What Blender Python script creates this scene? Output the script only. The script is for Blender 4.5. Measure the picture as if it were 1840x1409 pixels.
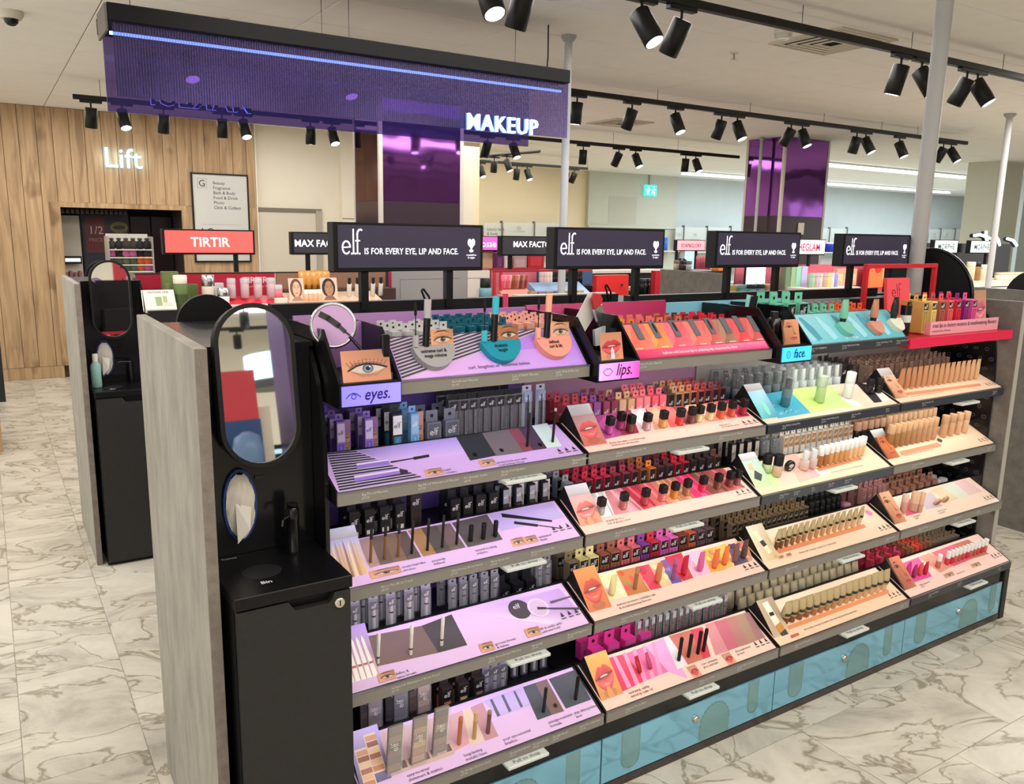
import bpy, math, random
from mathutils import Vector, Matrix
random.seed(7)
for o in list(bpy.data.objects): bpy.data.objects.remove(o, do_unlink=True)
SC = bpy.context.scene
COL = SC.collection
PI = math.pi

def lin(c):
    return tuple((x/255/12.92 if x/255 <= .04045 else ((x/255+.055)/1.055)**2.4) for x in c)

# ------------------------------------------------------------------ camera
cd = bpy.data.cameras.new('camera'); cam = bpy.data.objects.new('camera', cd); COL.objects.link(cam)
cd.sensor_fit = 'HORIZONTAL'; cd.sensor_width = 36.0; cd.lens = 36.0*1475.85/1840; cd.clip_start = .05; cd.clip_end = 100
_y, _p, _r = 0.5692, 0.1928, 0.0186
fw = Vector((math.sin(_y)*math.cos(_p), math.cos(_y)*math.cos(_p), -math.sin(_p)))
r0 = Vector((math.cos(_y), -math.sin(_y), 0)); u0 = r0.cross(fw)
rt = r0*math.cos(_r)+u0*math.sin(_r); up = -r0*math.sin(_r)+u0*math.cos(_r)
M = Matrix((rt, up, -fw)).transposed().to_4x4(); M.translation = Vector((-0.6962, -1.7736, 1.738))
cam.matrix_world = M
SC.camera = cam
# ------------------------------------------------------------------ exposure, ambient store light
SC.view_settings.view_transform = 'Standard'; SC.view_settings.look = 'None'
SC.view_settings.exposure = 0.10; SC.view_settings.gamma = 1.0; SC.view_settings.use_curve_mapping = False
SC.cycles.use_denoising = True
SC.cycles.max_bounces = 8; SC.cycles.diffuse_bounces = 4; SC.cycles.glossy_bounces = 4
SC.cycles.transparent_max_bounces = 16; SC.cycles.caustics_reflective = False; SC.cycles.caustics_refractive = False
SC.cycles.sample_clamp_indirect = 6.0
W = bpy.data.worlds.new('world'); SC.world = W; W.use_nodes = True
W.node_tree.nodes['Background'].inputs[0].default_value = (1.0, .975, .93, 1)
W.node_tree.nodes['Background'].inputs[1].default_value = 1.25

def lamp(name, kind, loc, energy, col=(1, .96, .90), size=None, aim=None, spot=None, sy=None):
    l = bpy.data.lights.new(name, kind); l.energy = energy; l.color = col
    if kind == 'AREA':
        l.shape = 'RECTANGLE'; l.size = size; l.size_y = sy or size
    elif kind == 'SPOT':
        l.spot_size = math.radians(spot); l.spot_blend = .7; l.shadow_soft_size = size or .04
    o = bpy.data.objects.new(name, l); COL.objects.link(o); o.location = loc
    if aim is not None:
        o.rotation_euler = (Vector(aim)-Vector(loc)).to_track_quat('-Z', 'Y').to_euler()
    return o

# added fill lights over the aisles, just under the tiles, and the cool strips
lamp('fill_light', 'AREA', (1.6, -1.6, 2.93), 86, size=5.0, sy=1.2)
lamp('fill_light', 'AREA', (-1.6, 2.2, 2.93), 58, size=1.2, sy=5.0)
lamp('fill_light', 'AREA', (3.2, 1.9, 2.93), 74, size=6.0, sy=.8)
lamp('fill_light', 'AREA', (3.6, 4.9, 2.93), 95, size=7.0, sy=.8)
lamp('fill_light', 'AREA', (1.0, 7.6, 2.93), 56, size=5.0, sy=.9)
lamp('fill_light', 'AREA', (8.0, 8.6, 2.93), 130, size=6.0, sy=2.0)
lamp('ceiling_strip_light', 'AREA', (17.0, 9.2, 2.93), 400, col=(.82, .93, 1), size=11.0, sy=3.0)
lamp('fill_light', 'AREA', (1.5, -6.0, 2.93), 160, size=6.0, sy=3.0)
lamp('fill_light', 'AREA', (8.5, 1.5, 2.93), 240, size=5.0, sy=2.0)

SHELFW = {0: (.5, .8, 1., .9), 1: (.5, .6, .8, .7), 2: (.5, .6, .5, .5), 3: (.5, .5, .5, .5)}     # watts of the strips under the counter's shelves

# ------------------------------------------------------------------ materials (colour comes from the mesh attribute 'Col' where not given)
MATS = {}
def mat(name, rough=.5, metal=0., col=None, emit=0., alpha=1., spec=.5, coat=0., trans=0.):
    if name in MATS: return MATS[name]
    m = bpy.data.materials.new(name); m.use_nodes = True; nt = m.node_tree
    b = nt.nodes['Principled BSDF']
    b.inputs['Roughness'].default_value = rough; b.inputs['Metallic'].default_value = metal
    b.inputs['Specular IOR Level'].default_value = spec; b.inputs['Coat Weight'].default_value = coat
    if col is None:
        a = nt.nodes.new('ShaderNodeAttribute'); a.attribute_name = 'Col'
        nt.links.new(a.outputs['Color'], b.inputs['Base Color']); src = a.outputs['Color']
    else:
        b.inputs['Base Color'].default_value = (*col, 1); src = None
    if emit:
        if src: nt.links.new(src, b.inputs['Emission Color'])
        else: b.inputs['Emission Color'].default_value = (*col, 1)
        b.inputs['Emission Strength'].default_value = emit
    if alpha < 1:
        b.inputs['Alpha'].default_value = alpha
    MATS[name] = m
    return m
mat('matte', .75, spec=.3); mat('satin', .42, spec=.28); mat('gloss', .16, spec=.38); mat('print', .38, spec=.4)
mat('metal', .25, 1.0); mat('brushed', .38, .9); mat('mirror', .02, 1.0, (.86, .87, .87))
mat('clear', .05, alpha=.17); mat('pearl', .34, .45); mat('frost', .3, alpha=.6); mat('lit', .5, emit=1.0); mat('litw', .5, emit=4.0); mat('litsoft', .4, emit=.45)
mat('lens', .4, emit=9.0); mat('lit2', .5, emit=1.9)

def procmat(name):
    m = bpy.data.materials.new(name); m.use_nodes = True; MATS[name] = m
    nt = m.node_tree; return m, nt, nt.nodes['Principled BSDF'], lambda t: nt.nodes.new('ShaderNode'+t)

def ramp(nd, stops):
    r = nd.color_ramp
    while len(r.elements) < len(stops): r.elements.new(.5)
    for e, (p, c) in zip(r.elements, stops): e.position = p; e.color = (*lin(c), 1)

def marble():
    m, nt, b, N = procmat('marble'); L = nt.links.new
    g = N('NewGeometry'); mp = N('Mapping'); mp.inputs['Scale'].default_value = (1, 1.0, 1); mp.inputs['Rotation'].default_value = (0, 0, .5)
    L(g.outputs['Position'], mp.inputs[0])
    oi = N('ObjectInfo'); ad = N('VectorMath'); ad.operation = 'ADD'
    sc = N('VectorMath'); sc.operation = 'SCALE'; sc.inputs[3].default_value = 9.0
    L(oi.outputs['Random'], sc.inputs[0]); L(mp.outputs[0], ad.inputs[0]); L(sc.outputs[0], ad.inputs[1])
    st = N('Mapping'); st.inputs['Scale'].default_value = (.9, 1.35, 1); L(ad.outputs[0], st.inputs[0])
    n1 = N('TexNoise'); n1.inputs['Scale'].default_value = 3.0; n1.inputs['Detail'].default_value = 8; n1.inputs['Distortion'].default_value = 1.1
    L(st.outputs[0], n1.inputs[0])
    # veins: thin bands where noise crosses .5
    s = N('Math'); s.operation = 'SUBTRACT'; s.inputs[1].default_value = .5; L(n1.outputs[0], s.inputs[0])
    ab = N('Math'); ab.operation = 'ABSOLUTE'; L(s.outputs[0], ab.inputs[0])
    r1 = N('ValToRGB'); ramp(r1, [(0, (176, 170, 158)), (.008, (206, 201, 190)), (.022, (255, 255, 255))]); L(ab.outputs[0], r1.inputs[0])
    n2 = N('TexNoise'); n2.inputs['Scale'].default_value = 3.0; n2.inputs['Detail'].default_value = 8; n2.inputs['Roughness'].default_value = .65; n2.inputs['Distortion'].default_value = .6
    L(st.outputs[0], n2.inputs[0])
    r2 = N('ValToRGB'); ramp(r2, [(.30, (158, 152, 140)), (.48, (196, 190, 176)), (.62, (210, 204, 190))]); L(n2.outputs[0], r2.inputs[0])
    mx = N('MixRGB'); mx.blend_type = 'MULTIPLY'; mx.inputs[0].default_value = .9
    L(r2.outputs[0], mx.inputs[1]); L(r1.outputs[0], mx.inputs[2]); L(mx.outputs[0], b.inputs['Base Color'])
    b.inputs['Roughness'].default_value = .32; b.inputs['Specular IOR Level'].default_value = .4
marble()

def wood(name, a, c, scale=1.0):
    m, nt, b, N = procmat(name); L = nt.links.new
    g = N('NewGeometry'); oi = N('ObjectInfo'); ad = N('VectorMath'); ad.operation = 'ADD'
    sc = N('VectorMath'); sc.operation = 'SCALE'; sc.inputs[3].default_value = 13.0
    L(oi.outputs['Random'], sc.inputs[0]); L(g.outputs['Position'], ad.inputs[0]); L(sc.outputs[0], ad.inputs[1])
    mp = N('Mapping'); mp.inputs['Scale'].default_value = (9*scale, 9*scale, .8*scale); L(ad.outputs[0], mp.inputs[0])
    n = N('TexNoise'); n.inputs['Scale'].default_value = 2.0; n.inputs['Detail'].default_value = 6; n.inputs['Distortion'].default_value = .8; L(mp.outputs[0], n.inputs[0])
    r = N('ValToRGB'); ramp(r, [(.3, a), (.55, c), (.75, tuple(min(255, x+14) for x in c))]); L(n.outputs[0], r.inputs[0])
    k = N('TexNoise'); k.inputs['Scale'].default_value = 1.1; k.inputs['Detail'].default_value = 2
    mp2 = N('Mapping'); mp2.inputs['Scale'].default_value = (3, 3, 2.2); L(ad.outputs[0], mp2.inputs[0]); L(mp2.outputs[0], k.inputs[0])
    rk = N('ValToRGB'); ramp(rk, [(.25, (150, 130, 105)), (.36, (255, 255, 255)), (1, (255, 255, 255))]); L(k.outputs[0], rk.inputs[0])
    mx = N('MixRGB'); mx.blend_type = 'MULTIPLY'; mx.inputs[0].default_value = .7; L(r.outputs[0], mx.inputs[1]); L(rk.outputs[0], mx.inputs[2])
    L(mx.outputs[0], b.inputs['Base Color']); b.inputs['Roughness'].default_value = .55
wood('oak', (146, 116, 84), (180, 149, 112))

def speckle(name, a, c, scale, rough, stretch=(1, 1, 1), bump=0.):
    m, nt, b, N = procmat(name); L = nt.links.new
    g = N('NewGeometry'); mp = N('Mapping'); mp.inputs['Scale'].default_value = stretch; L(g.outputs['Position'], mp.inputs[0])
    n = N('TexNoise'); n.inputs['Scale'].default_value = scale; n.inputs['Detail'].default_value = 8; n.inputs['Roughness'].default_value = .7; L(mp.outputs[0], n.inputs[0])
    r = N('ValToRGB'); ramp(r, [(.3, a), (.7, c)]); L(n.outputs[0], r.inputs[0]); L(r.outputs[0], b.inputs['Base Color'])
    b.inputs['Roughness'].default_value = rough; b.inputs['Specular IOR Level'].default_value = .25
    if bump:
        bp = N('Bump'); bp.inputs['Strength'].default_value = bump; bp.inputs['Distance'].default_value = .01; L(n.outputs[0], bp.inputs['Height']); L(bp.outputs[0], b.inputs['Normal'])
speckle('concrete', (132, 128, 119), (168, 163, 152), 14, .6, (1, 1, .35))
speckle('concrete_edge', (112, 104, 96), (140, 131, 122), 30, .65)
speckle('concrete_dark', (98, 94, 88), (122, 117, 110), 16, .6)
speckle('ceiling_paint', (240, 236, 228), (245, 241, 233), 6, .85)
speckle('wall_white', (222, 214, 196), (228, 221, 204), 2, .8)
speckle('wall_warm_lit', (228, 213, 180), (232, 218, 187), 2, .8)  # warm spot light on this wall is put into its colour
speckle('wall_cool_lit', (196, 198, 184), (202, 204, 191), 2, .8)  # cooler light of the strips is put into this wall colour
speckle('wall_cool', (196, 205, 206), (203, 211, 212), 2, .8)
speckle('black_lam', (12, 12, 14), (18, 17, 19), 60, .3)
speckle('black_door', (40, 38, 38), (46, 44, 43), 60, .42)
speckle('black_wall_print', (24, 24, 27), (30, 30, 33), 30, .4)

def ribbed():
    m, nt, b, N = procmat('ribbed_purple'); L = nt.links.new
    g = N('NewGeometry'); w = N('TexWave'); w.wave_type = 'BANDS'; w.bands_direction = 'X'; w.inputs['Scale'].default_value = 26; L(g.outputs['Position'], w.inputs[0])
    bp = N('Bump'); bp.inputs['Strength'].default_value = .5; bp.inputs['Distance'].default_value = .004; L(w.outputs['Fac'], bp.inputs['Height'])
    nt.nodes.remove(b)
    tr = N('BsdfTransparent'); tr.inputs[0].default_value = (.50, .40, .66, 1)
    df = N('BsdfPrincipled'); df.inputs['Base Color'].default_value = (*lin((88, 76, 124)), 1); df.inputs['Roughness'].default_value = .18; L(bp.outputs[0], df.inputs['Normal'])
    r = N('ValToRGB'); ramp(r, [(.0, (120, 120, 120)), (1, (176, 176, 176))]); L(w.outputs['Fac'], r.inputs[0])
    mx = N('MixShader'); L(r.outputs[0], mx.inputs[0]); L(tr.outputs[0], mx.inputs[1]); L(df.outputs[0], mx.inputs[2])
    L(mx.outputs[0], nt.nodes['Material Output'].inputs[0])
ribbed()
def plainpurple():
    m, nt, b, N = procmat('plain_purple'); nt.nodes.remove(b)
    tr = N('BsdfTransparent'); tr.inputs[0].default_value = (.56, .46, .74, 1); df = N('BsdfPrincipled'); df.inputs['Base Color'].default_value = (*lin((88, 76, 124)), 1); df.inputs['Roughness'].default_value = .15
    mx = N('MixShader'); mx.inputs[0].default_value = .3; nt.links.new(tr.outputs[0], mx.inputs[1]); nt.links.new(df.outputs[0], mx.inputs[2]); nt.links.new(mx.outputs[0], nt.nodes['Material Output'].inputs[0])
plainpurple()

def foil(name, col, wav):
    m, nt, b, N = procmat(name); L = nt.links.new
    b.inputs['Base Color'].default_value = (*col, 1); b.inputs['Metallic'].default_value = .95; b.inputs['Roughness'].default_value = .06
    g = N('NewGeometry'); n = N('TexNoise'); n.inputs['Scale'].default_value = 2.2; n.inputs['Detail'].default_value = 1; L(g.outputs['Position'], n.inputs[0])
    bp = N('Bump'); bp.inputs['Strength'].default_value = wav; bp.inputs['Distance'].default_value = .03; L(n.outputs[0], bp.inputs['Height']); L(bp.outputs[0], b.inputs['Normal'])
foil('purple_mirror', (.30, .10, .46), .18)
foil('brown_reflection', (.13, .07, .09), .0)  # brown reflection of the timber, put into the mirror's own colour
def bluemirror():
    m, nt, b, N = procmat('blue_mirror')
    b.inputs['Base Color'].default_value = (*lin((138, 200, 230)), 1); b.inputs['Metallic'].default_value = .6; b.inputs['Roughness'].default_value = .09
bluemirror()
def letterfilm():
    m, nt, b, N = procmat('letter_film')
    b.inputs['Base Color'].default_value = (*lin((150, 192, 188)), 1); b.inputs['Metallic'].default_value = .5; b.inputs['Roughness'].default_value = .16; b.inputs['Alpha'].default_value = .55
letterfilm()

# ------------------------------------------------------------------ mesh builder
ORG = {}
def c3(c): return lin(c)
class MB:
    def __init__(s): s.v = []; s.f = []; s.m = []; s.c = []; s.names = []; s.sm = []
    def mi(s, n):
        if n not in s.names: s.names.append(n)
        return s.names.index(n)
    def face(s, pts, col=(200, 200, 200), m='matte', cols=None, smooth=False):
        i = len(s.v); s.v += [tuple(p) for p in pts]; s.f.append(list(range(i, i+len(pts)))); s.m.append(s.mi(m)); s.sm.append(smooth)
        s.c.append([lin(x) for x in cols] if cols else [lin(col)]*len(pts)); return s
    def mesh(s, vs, fs, col, m, smooth=False):
        i = len(s.v); s.v += [tuple(p) for p in vs]; k = s.mi(m); l = lin(col)
        for f in fs: s.f.append([i+j for j in f]); s.m.append(k); s.c.append([l]*len(f)); s.sm.append(smooth)
        return s
    def box(s, x0, x1, y0, y1, z0, z1, col=(200, 200, 200), m='matte', bev=0.):
        if not bev:
            vs = [(x, y, z) for z in (z0, z1) for y in (y0, y1) for x in (x0, x1)]
            fs = [(0, 2, 3, 1), (4, 5, 7, 6), (0, 1, 5, 4), (2, 6, 7, 3), (0, 4, 6, 2), (1, 3, 7, 5)]
            return s.mesh(vs, fs, col, m)
        vs = []; idx = {}
        X = (x0, x1); Y = (y0, y1); Z = (z0, z1); sg = (1, -1)
        for i in (0, 1):
            for j in (0, 1):
                for k in (0, 1):
                    for a in range(3):
                        p = [X[i], Y[j], Z[k]]
                        for b in range(3):
                            if b != a: p[b] += sg[(i, j, k)[b]]*bev
                        idx[(i, j, k, a)] = len(vs); vs.append(p)
        fs = []
        for a in range(3):
            o = [b for b in range(3) if b != a]
            for e in (0, 1):
                q = []
                for (p, r) in ((0, 0), (1, 0), (1, 1), (0, 1)):
                    t = [0, 0, 0]; t[a] = e; t[o[0]] = p; t[o[1]] = r; q.append(idx[(*t, a)])
                fs.append(q)
        for a in range(3):       # edges along axis a
            o = [b for b in range(3) if b != a]
            for p in (0, 1):
                for r in (0, 1):
                    t0 = [0, 0, 0]; t0[o[0]] = p; t0[o[1]] = r; t1 = list(t0); t1[a] = 1
                    fs.append([idx[(*t0, o[0])], idx[(*t0, o[1])], idx[(*t1, o[1])], idx[(*t1, o[0])]])
        for i in (0, 1):
            for j in (0, 1):
                for k in (0, 1): fs.append([idx[(i, j, k, a)] for a in range(3)])
        return s.mesh(vs, fs, col, m)
    def prism(s, prof, x0, x1, col=(30, 30, 30), m='satin'):
        """profile of (y,z) extruded along x"""
        n = len(prof); vs = [(x0, y, z) for y, z in prof]+[(x1, y, z) for y, z in prof]
        fs = [list(range(n))[::-1], list(range(n, 2*n))]+[(i, (i+1) % n, n+(i+1) % n, n+i) for i in range(n)]
        return s.mesh(vs, fs, col, m)
    def extr(s, pts, d, col, m='satin', smooth=False):
        """planar polygon of 3-d points extruded by vector d"""
        n = len(pts); d = Vector(d); vs = [Vector(p) for p in pts]; vs += [p+d for p in vs]
        s.mesh(vs, [list(range(n))[::-1], list(range(n, 2*n))], col, m)
        return s.mesh(vs, [(i, (i+1) % n, n+(i+1) % n, n+i) for i in range(n)], col, m, smooth)
    def lathe(s, prof, n=12, col=(30, 30, 30), m='gloss', at=(0, 0, 0), axis=None, cap=True, sx=1., sy=1.):
        """profile of (r,z)"""
        vs = []
        for r, z in prof:
            for i in range(n):
                a = 2*PI*i/n; vs.append(Vector((r*math.cos(a)*sx, r*math.sin(a)*sy, z)))
        if axis is not None:
            q = Vector((0, 0, 1)).rotation_difference(Vector(axis)); vs = [q @ p for p in vs]
        vs = [p+Vector(at) for p in vs]
        fs = [(k*n+i, k*n+(i+1) % n, (k+1)*n+(i+1) % n, (k+1)*n+i) for k in range(len(prof)-1) for i in range(n)]
        s.mesh(vs, fs, col, m, True)
        if cap:
            s.mesh(vs, [list(range(n))[::-1], list(range((len(prof)-1)*n, len(prof)*n))], col, m)
        return s
    def rod(s, a, b, r, n=8, col=(30, 30, 30), m='satin', r2=None):
        a = Vector(a); b = Vector(b); return s.lathe([(r, 0), (r if r2 is None else r2, (b-a).length)], n, col, m, a, (b-a).normalized())
    def build(s, name, parent=None, label=None, loc=None):
        me = bpy.data.meshes.new(name)
        o0 = ORG.get(parent.name, Vector((0, 0, 0))) if parent else Vector((0, 0, 0))
        if loc is not None and not parent: o0 = Vector(loc)
        vs = [(x-o0.x, y-o0.y, z-o0.z) for x, y, z in s.v] if o0.length else s.v
        me.from_pydata(vs, [], s.f)
        for n in s.names: me.materials.append(MATS[n])
        me.polygons.foreach_set('material_index', s.m); me.polygons.foreach_set('use_smooth', s.sm)
        at = me.color_attributes.new('Col', 'FLOAT_COLOR', 'CORNER')
        at.data.foreach_set('color', [x for f in s.c for c in f for x in (*c, 1)])
        o = bpy.data.objects.new(name, me); COL.objects.link(o)
        if parent: o.parent = parent
        elif loc is not None: o.location = loc
        ORG[o.name] = o0
        if label: o['label'] = label
        return o

def tag(o, label=None, cat=None, group=None, kind=None):
    if label: o['label'] = label
    if cat: o['category'] = cat
    if group: o['group'] = group
    if kind: o['kind'] = kind
    return o
def thing(name, label, cat, loc=(0, 0, 0), group=None):
    o = bpy.data.objects.new(name, None); o.empty_display_size = .05; COL.objects.link(o); o.location = loc; ORG[o.name] = Vector(loc)
    return tag(o, label, cat, group)
def dup(root, loc, label, rotz=0., lean=0., group=None, sc=1.):
    r = root.copy(); COL.objects.link(r); r.location = loc; r.rotation_euler = (lean, 0, rotz); r.scale = (sc, sc, sc)
    r['label'] = label
    if group: r['group'] = group
    for ch in KIDS.get(root.name, ()):
        d = ch.copy(); COL.objects.link(d); d.parent = r
    return r
KIDS = {}

class Fr:
    def __init__(s, O, U, V):
        s.O = Vector(O); s.U = Vector(U).normalized(); s.V = Vector(V).normalized(); s.N = s.U.cross(s.V)
    def p(s, u, v, n=0.): return s.O+s.U*u+s.V*v+s.N*n
def fpoly(mb, fr, pts, col, n=.0005, m='print', cols=None): mb.face([fr.p(u, v, n) for u, v in pts], col, m, cols)
def fquad(mb, fr, u0, u1, v0, v1, col, n=.0005, m='print', cols=None): fpoly(mb, fr, [(u0, v0), (u1, v0), (u1, v1), (u0, v1)], col, n, m, cols)
def fell(mb, fr, u, v, ru, rv, col, n=.001, k=14, m='print', a0=0, a1=2*PI): fpoly(mb, fr, [(u+ru*math.cos(a0+(a1-a0)*i/k), v+rv*math.sin(a0+(a1-a0)*i/k)) for i in range(k if a1-a0 > 6.2 else k+1)], col, n, m)
def ribbon(mb, fr, pts, w, col, n=.001, m='print'):
    for (a, b), (c, d) in zip(pts, pts[1:]):
        t = Vector((c-a, d-b)); l = t.length
        if l < 1e-9: continue
        t /= l; e = Vector((-t.y, t.x))*w/2; x = t*w*.3
        fpoly(mb, fr, [(a-x.x+e.x, b-x.y+e.y), (a-x.x-e.x, b-x.y-e.y), (c+x.x-e.x, d+x.y-e.y), (c+x.x+e.x, d+x.y+e.y)][::-1], col, n, m)
def elf(mb, fr, u, v, h, col=(240, 240, 240), n=.0012, k=8, dots=False, m='print', w=.085, hx=1.):
    """the thin lower-case logo, h = ascender height"""
    A = lambda cx, cy, r, a0, a1, kk: [(u+hx*h*(cx+r*math.cos(math.radians(a0+(a1-a0)*i/kk))), v+h*(cy+r*math.sin(math.radians(a0+(a1-a0)*i/kk)))) for i in range(kk+1)]
    ww = w*h
    ribbon(mb, fr, A(.28, .28, .25, 5, 318, k), ww, col, n, m)
    ribbon(mb, fr, [(u+.05*h*hx, v+.28*h), (u+.53*h*hx, v+.30*h)], ww*.8, col, n, m)
    ribbon(mb, fr, [(u+.74*h*hx, v+.03*h), (u+.74*h*hx, v+h)], ww, col, n, m)
    ribbon(mb, fr, [(u+1.0*h*hx, v+.03*h), (u+1.0*h*hx, v+.80*h)]+A(1.2, .80, .2, 170, 60, max(3, k//2)), ww, col, n, m)
    ribbon(mb, fr, [(u+.88*h*hx, v+.55*h), (u+1.16*h*hx, v+.55*h)], ww*.8, col, n, m)
    if dots:
        for x in (.62, .87, 1.14): fquad(mb, fr, u+(x-.05)*h*hx, u+(x+.05)*h*hx, v, v+.07*h, col, n, m)

# ------------------------------------------------------------------ lettering (converted to meshes in one batch)
TEXTS = []
def text(s, size, fr, u, v, col=(240, 240, 240), m='print', parent=None, name='lettering', align='LEFT', bold=0., shear=0., sx=1., n=.0012, ext=0., res=2, gap=1.0, line=1.0):
    cu = bpy.data.curves.new(name, 'FONT'); cu.body = s; cu.size = size; cu.align_x = align; cu.offset = bold*size; cu.shear = shear
    cu.resolution_u = res; cu.extrude = ext; cu.space_character = gap; cu.space_line = line
    o = bpy.data.objects.new(name+'_tmp', cu); COL.objects.link(o)
    o0 = ORG.get(parent.name, Vector((0, 0, 0))) if parent else Vector((0, 0, 0))
    mt = Matrix((fr.U*sx, fr.V, fr.N)).transposed().to_4x4(); mt.translation = fr.p(u, v, n+ext)-o0
    TEXTS.append((o, mt, col, m, parent, name))
def flush_texts():
    bpy.context.view_layer.update(); dg = bpy.context.evaluated_depsgraph_get(); out = []
    for o, mt, col, m, parent, name in TEXTS:
        me = bpy.data.meshes.new_from_object(o.evaluated_get(dg)); me.name = name; me.transform(mt)
        me.materials.clear(); me.materials.append(MATS[m])
        at = me.color_attributes.new('Col', 'FLOAT_COLOR', 'CORNER'); l = (*lin(col), 1)
        at.data.foreach_set('color', list(l)*len(at.data))
        q = bpy.data.objects.new(name, me); COL.objects.link(q); q.parent = parent; out.append(q)
    for t in TEXTS: bpy.data.objects.remove(t[0], do_unlink=True)
    TEXTS.clear(); return out

ORDN = ['zeroth', 'first', 'second', 'third', 'fourth', 'fifth', 'sixth', 'seventh', 'eighth', 'ninth', 'tenth', 'eleventh', 'twelfth', 'thirteenth', 'fourteenth', 'fifteenth', 'sixteenth', 'seventeenth', 'eighteenth', 'nineteenth', 'twentieth', 'twenty-first', 'twenty-second', 'twenty-third', 'twenty-fourth', 'twenty-fifth', 'twenty-sixth', 'twenty-seventh', 'twenty-eighth']
# ================================================================== the setting
CZ = 2.98
def structure(o): o['kind'] = 'structure'; return o
WALLFR = lambda X, Y, Z=0: Fr((X, Y, Z), (1, 0, 0), (0, 0, 1))     # upright plane facing -Y

m = MB(); m.box(-4, 26, -9, 13, -.08, -.004, (150, 145, 132), 'marble'); floor = structure(m.build('floor'))
def tile(x0, x1, y0, y1): MB().box(x0+.0012, x1-.0012, y0+.0012, y1-.0012, -.02, 0, m='marble', bev=.0012).build('floor_tile', floor)
for i, x in enumerate((-1.46, -1.095, -.73, -.37)):
    y = .62 if i % 2 else .27
    while y < 8.8:
        if y+.7 > .6: tile(x, x+(.36 if i == 2 else .365), y, min(y+.7, 8.83))
        y += .70
for i, y in enumerate((-1.21, -.84, -.47, -.10)):
    x = .58 if i % 2 else .23
    while x < 4.6: 
        tile(x, x+.70, y, y+.37); x += .70
for i, y in enumerate((.27, .64, 1.01)):
    for x in (3.4, 4.1): tile(x, x+.70, y, y+.37)

m = MB(); m.box(-4, 26, -9, 13, CZ+.012, CZ+.1, (112, 104, 92)); ceil = structure(m.build('ceiling'))
proto = None
xs = [-2.2+1.1*i for i in range(16)]; ys = [.312+.626*j for j in range(15)]
for i, x in enumerate(xs):
    for j, y in enumerate(ys):
        if x > 12 and y < 2: continue
        if proto is None:
            proto = MB().box(.003, 1.097, .003, .623, CZ, CZ+.014, m='ceiling_paint', bev=.003).build('ceiling_tile', ceil); o = proto
        else:
            o = proto.copy(); COL.objects.link(o)
        o.location = (x, y, 0)
m = MB(); m.box(-4, 26, -9, .312, CZ, CZ+.014, m='ceiling_paint'); m.box(-4, -2.2, .312, 13, CZ, CZ+.014, m='ceiling_paint'); m.box(15.4, 26, .312, 13, CZ, CZ+.014, m='ceiling_paint'); m.box(-2.2, 15.4, 9.702, 13, CZ, CZ+.014, m='ceiling_paint')
m.build('ceiling_field', ceil)

# timber lift wall
m = MB(); m.box(-4, .06, 8.86, 9.0, 0, CZ, (70, 55, 40)); m.box(1.37, 2.25, 8.86, 9.0, 0, CZ, (70, 55, 40)); m.box(.06, 1.37, 8.86, 9.0, 1.925, CZ, (70, 55, 40))
wb = structure(m.build('wall_back'))
x = -1.86; k = 0
while x < 2.24:
    w = (.165, .15, .17, .155)[k % 4]; x1 = min(x+w, 2.25); k += 1
    zb = .135 if (x1 < .04 or x > 1.39) else 1.97
    if x < .0 < x1 or x < 1.42 < x1: zb = .135 if x < .0 else 1.97
    MB().box(x+.002, x1-.002, 8.84, 8.86, zb, CZ-.004, m='oak', bev=.002).build('wall_plank', wb); x = x1
m = MB(); m.box(-1.86, -.02, 8.835, 8.86, .0, .133, m='oak'); structure(m.build('baseboard_back'))
m = MB(); m.box(-.03, .075, 8.83, 8.87, .133, 1.97, m='oak'); m.box(1.355, 1.43, 8.83, 8.87, 0, 1.97, m='oak'); m.box(.075, 1.355, 8.83, 8.87, 1.915, 1.97, m='oak'); structure(m.build('trim_1'))
MB().box(1.432, 2.248, 8.838, 8.858, 0, 1.968, m='oak').build('wall_panel', wb)
# lift lobby recess: dark steel doors, grille head, glimpse of a lit shop floor on the left
m = MB(); m.box(.06, 1.37, 9.45, 9.5, 0, 1.93, (26, 22, 22), 'brushed'); m.box(.05, .075, 8.87, 9.5, 0, 1.93, (60, 52, 46), 'satin'); m.box(1.355, 1.38, 8.87, 9.5, 0, 1.93, (60, 52, 46), 'satin'); m.box(.06, 1.37, 8.87, 9.5, 1.92, 1.94, (40, 36, 34), 'satin')
lift = structure(m.build('door_1'))
for a, b_ in ((.86, 1.09), (1.1, 1.34)): MB().box(a, b_, 9.42, 9.45, 0, 1.84, (34, 24, 26), 'gloss', bev=.004).build('door_leaf', lift)
for i in range(14): MB().box(.09+i*.05, .125+i*.05, 9.0, 9.03, 1.85, 1.9, (58, 54, 50), 'brushed').build('grille_slat', lift)

# white walls beyond
m = MB(); m.box(2.25, 2.262, 8.83, 9.0, 0, CZ, (230, 226, 214)); structure(m.build('trim_2'))
m = MB(); m.box(2.262, 5.4, 8.9, 9.0, 0, CZ, m='wall_white'); m.box(5.4, 5.5, 8.9, 12.1, 0, CZ, m='wall_warm_lit'); structure(m.build('wall_white'))
m = MB(); m.box(2.27, 3.02, 8.875, 8.9, 0, 1.95, (205, 198, 182)); m.box(3.02, 3.1, 8.86, 8.9, 0, 1.96, (168, 160, 146)); m.box(2.27, 3.1, 8.865, 8.9, 1.93, 1.98, (120, 112, 102)); structure(m.build('door_2'))
m = MB(); m.box(3.35, 3.75, 8.78, 8.9, 0, CZ, m='wall_white'); m.box(3.35, 3.75, 8.775, 8.78, 1.86, 1.875, (150, 142, 130)); structure(m.build('trim_3'))
m = MB(); m.box(5.5, 9.82, 12, 12.1, 0, CZ, m='wall_warm_lit'); structure(m.build('wall_warm_lit'))
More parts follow.
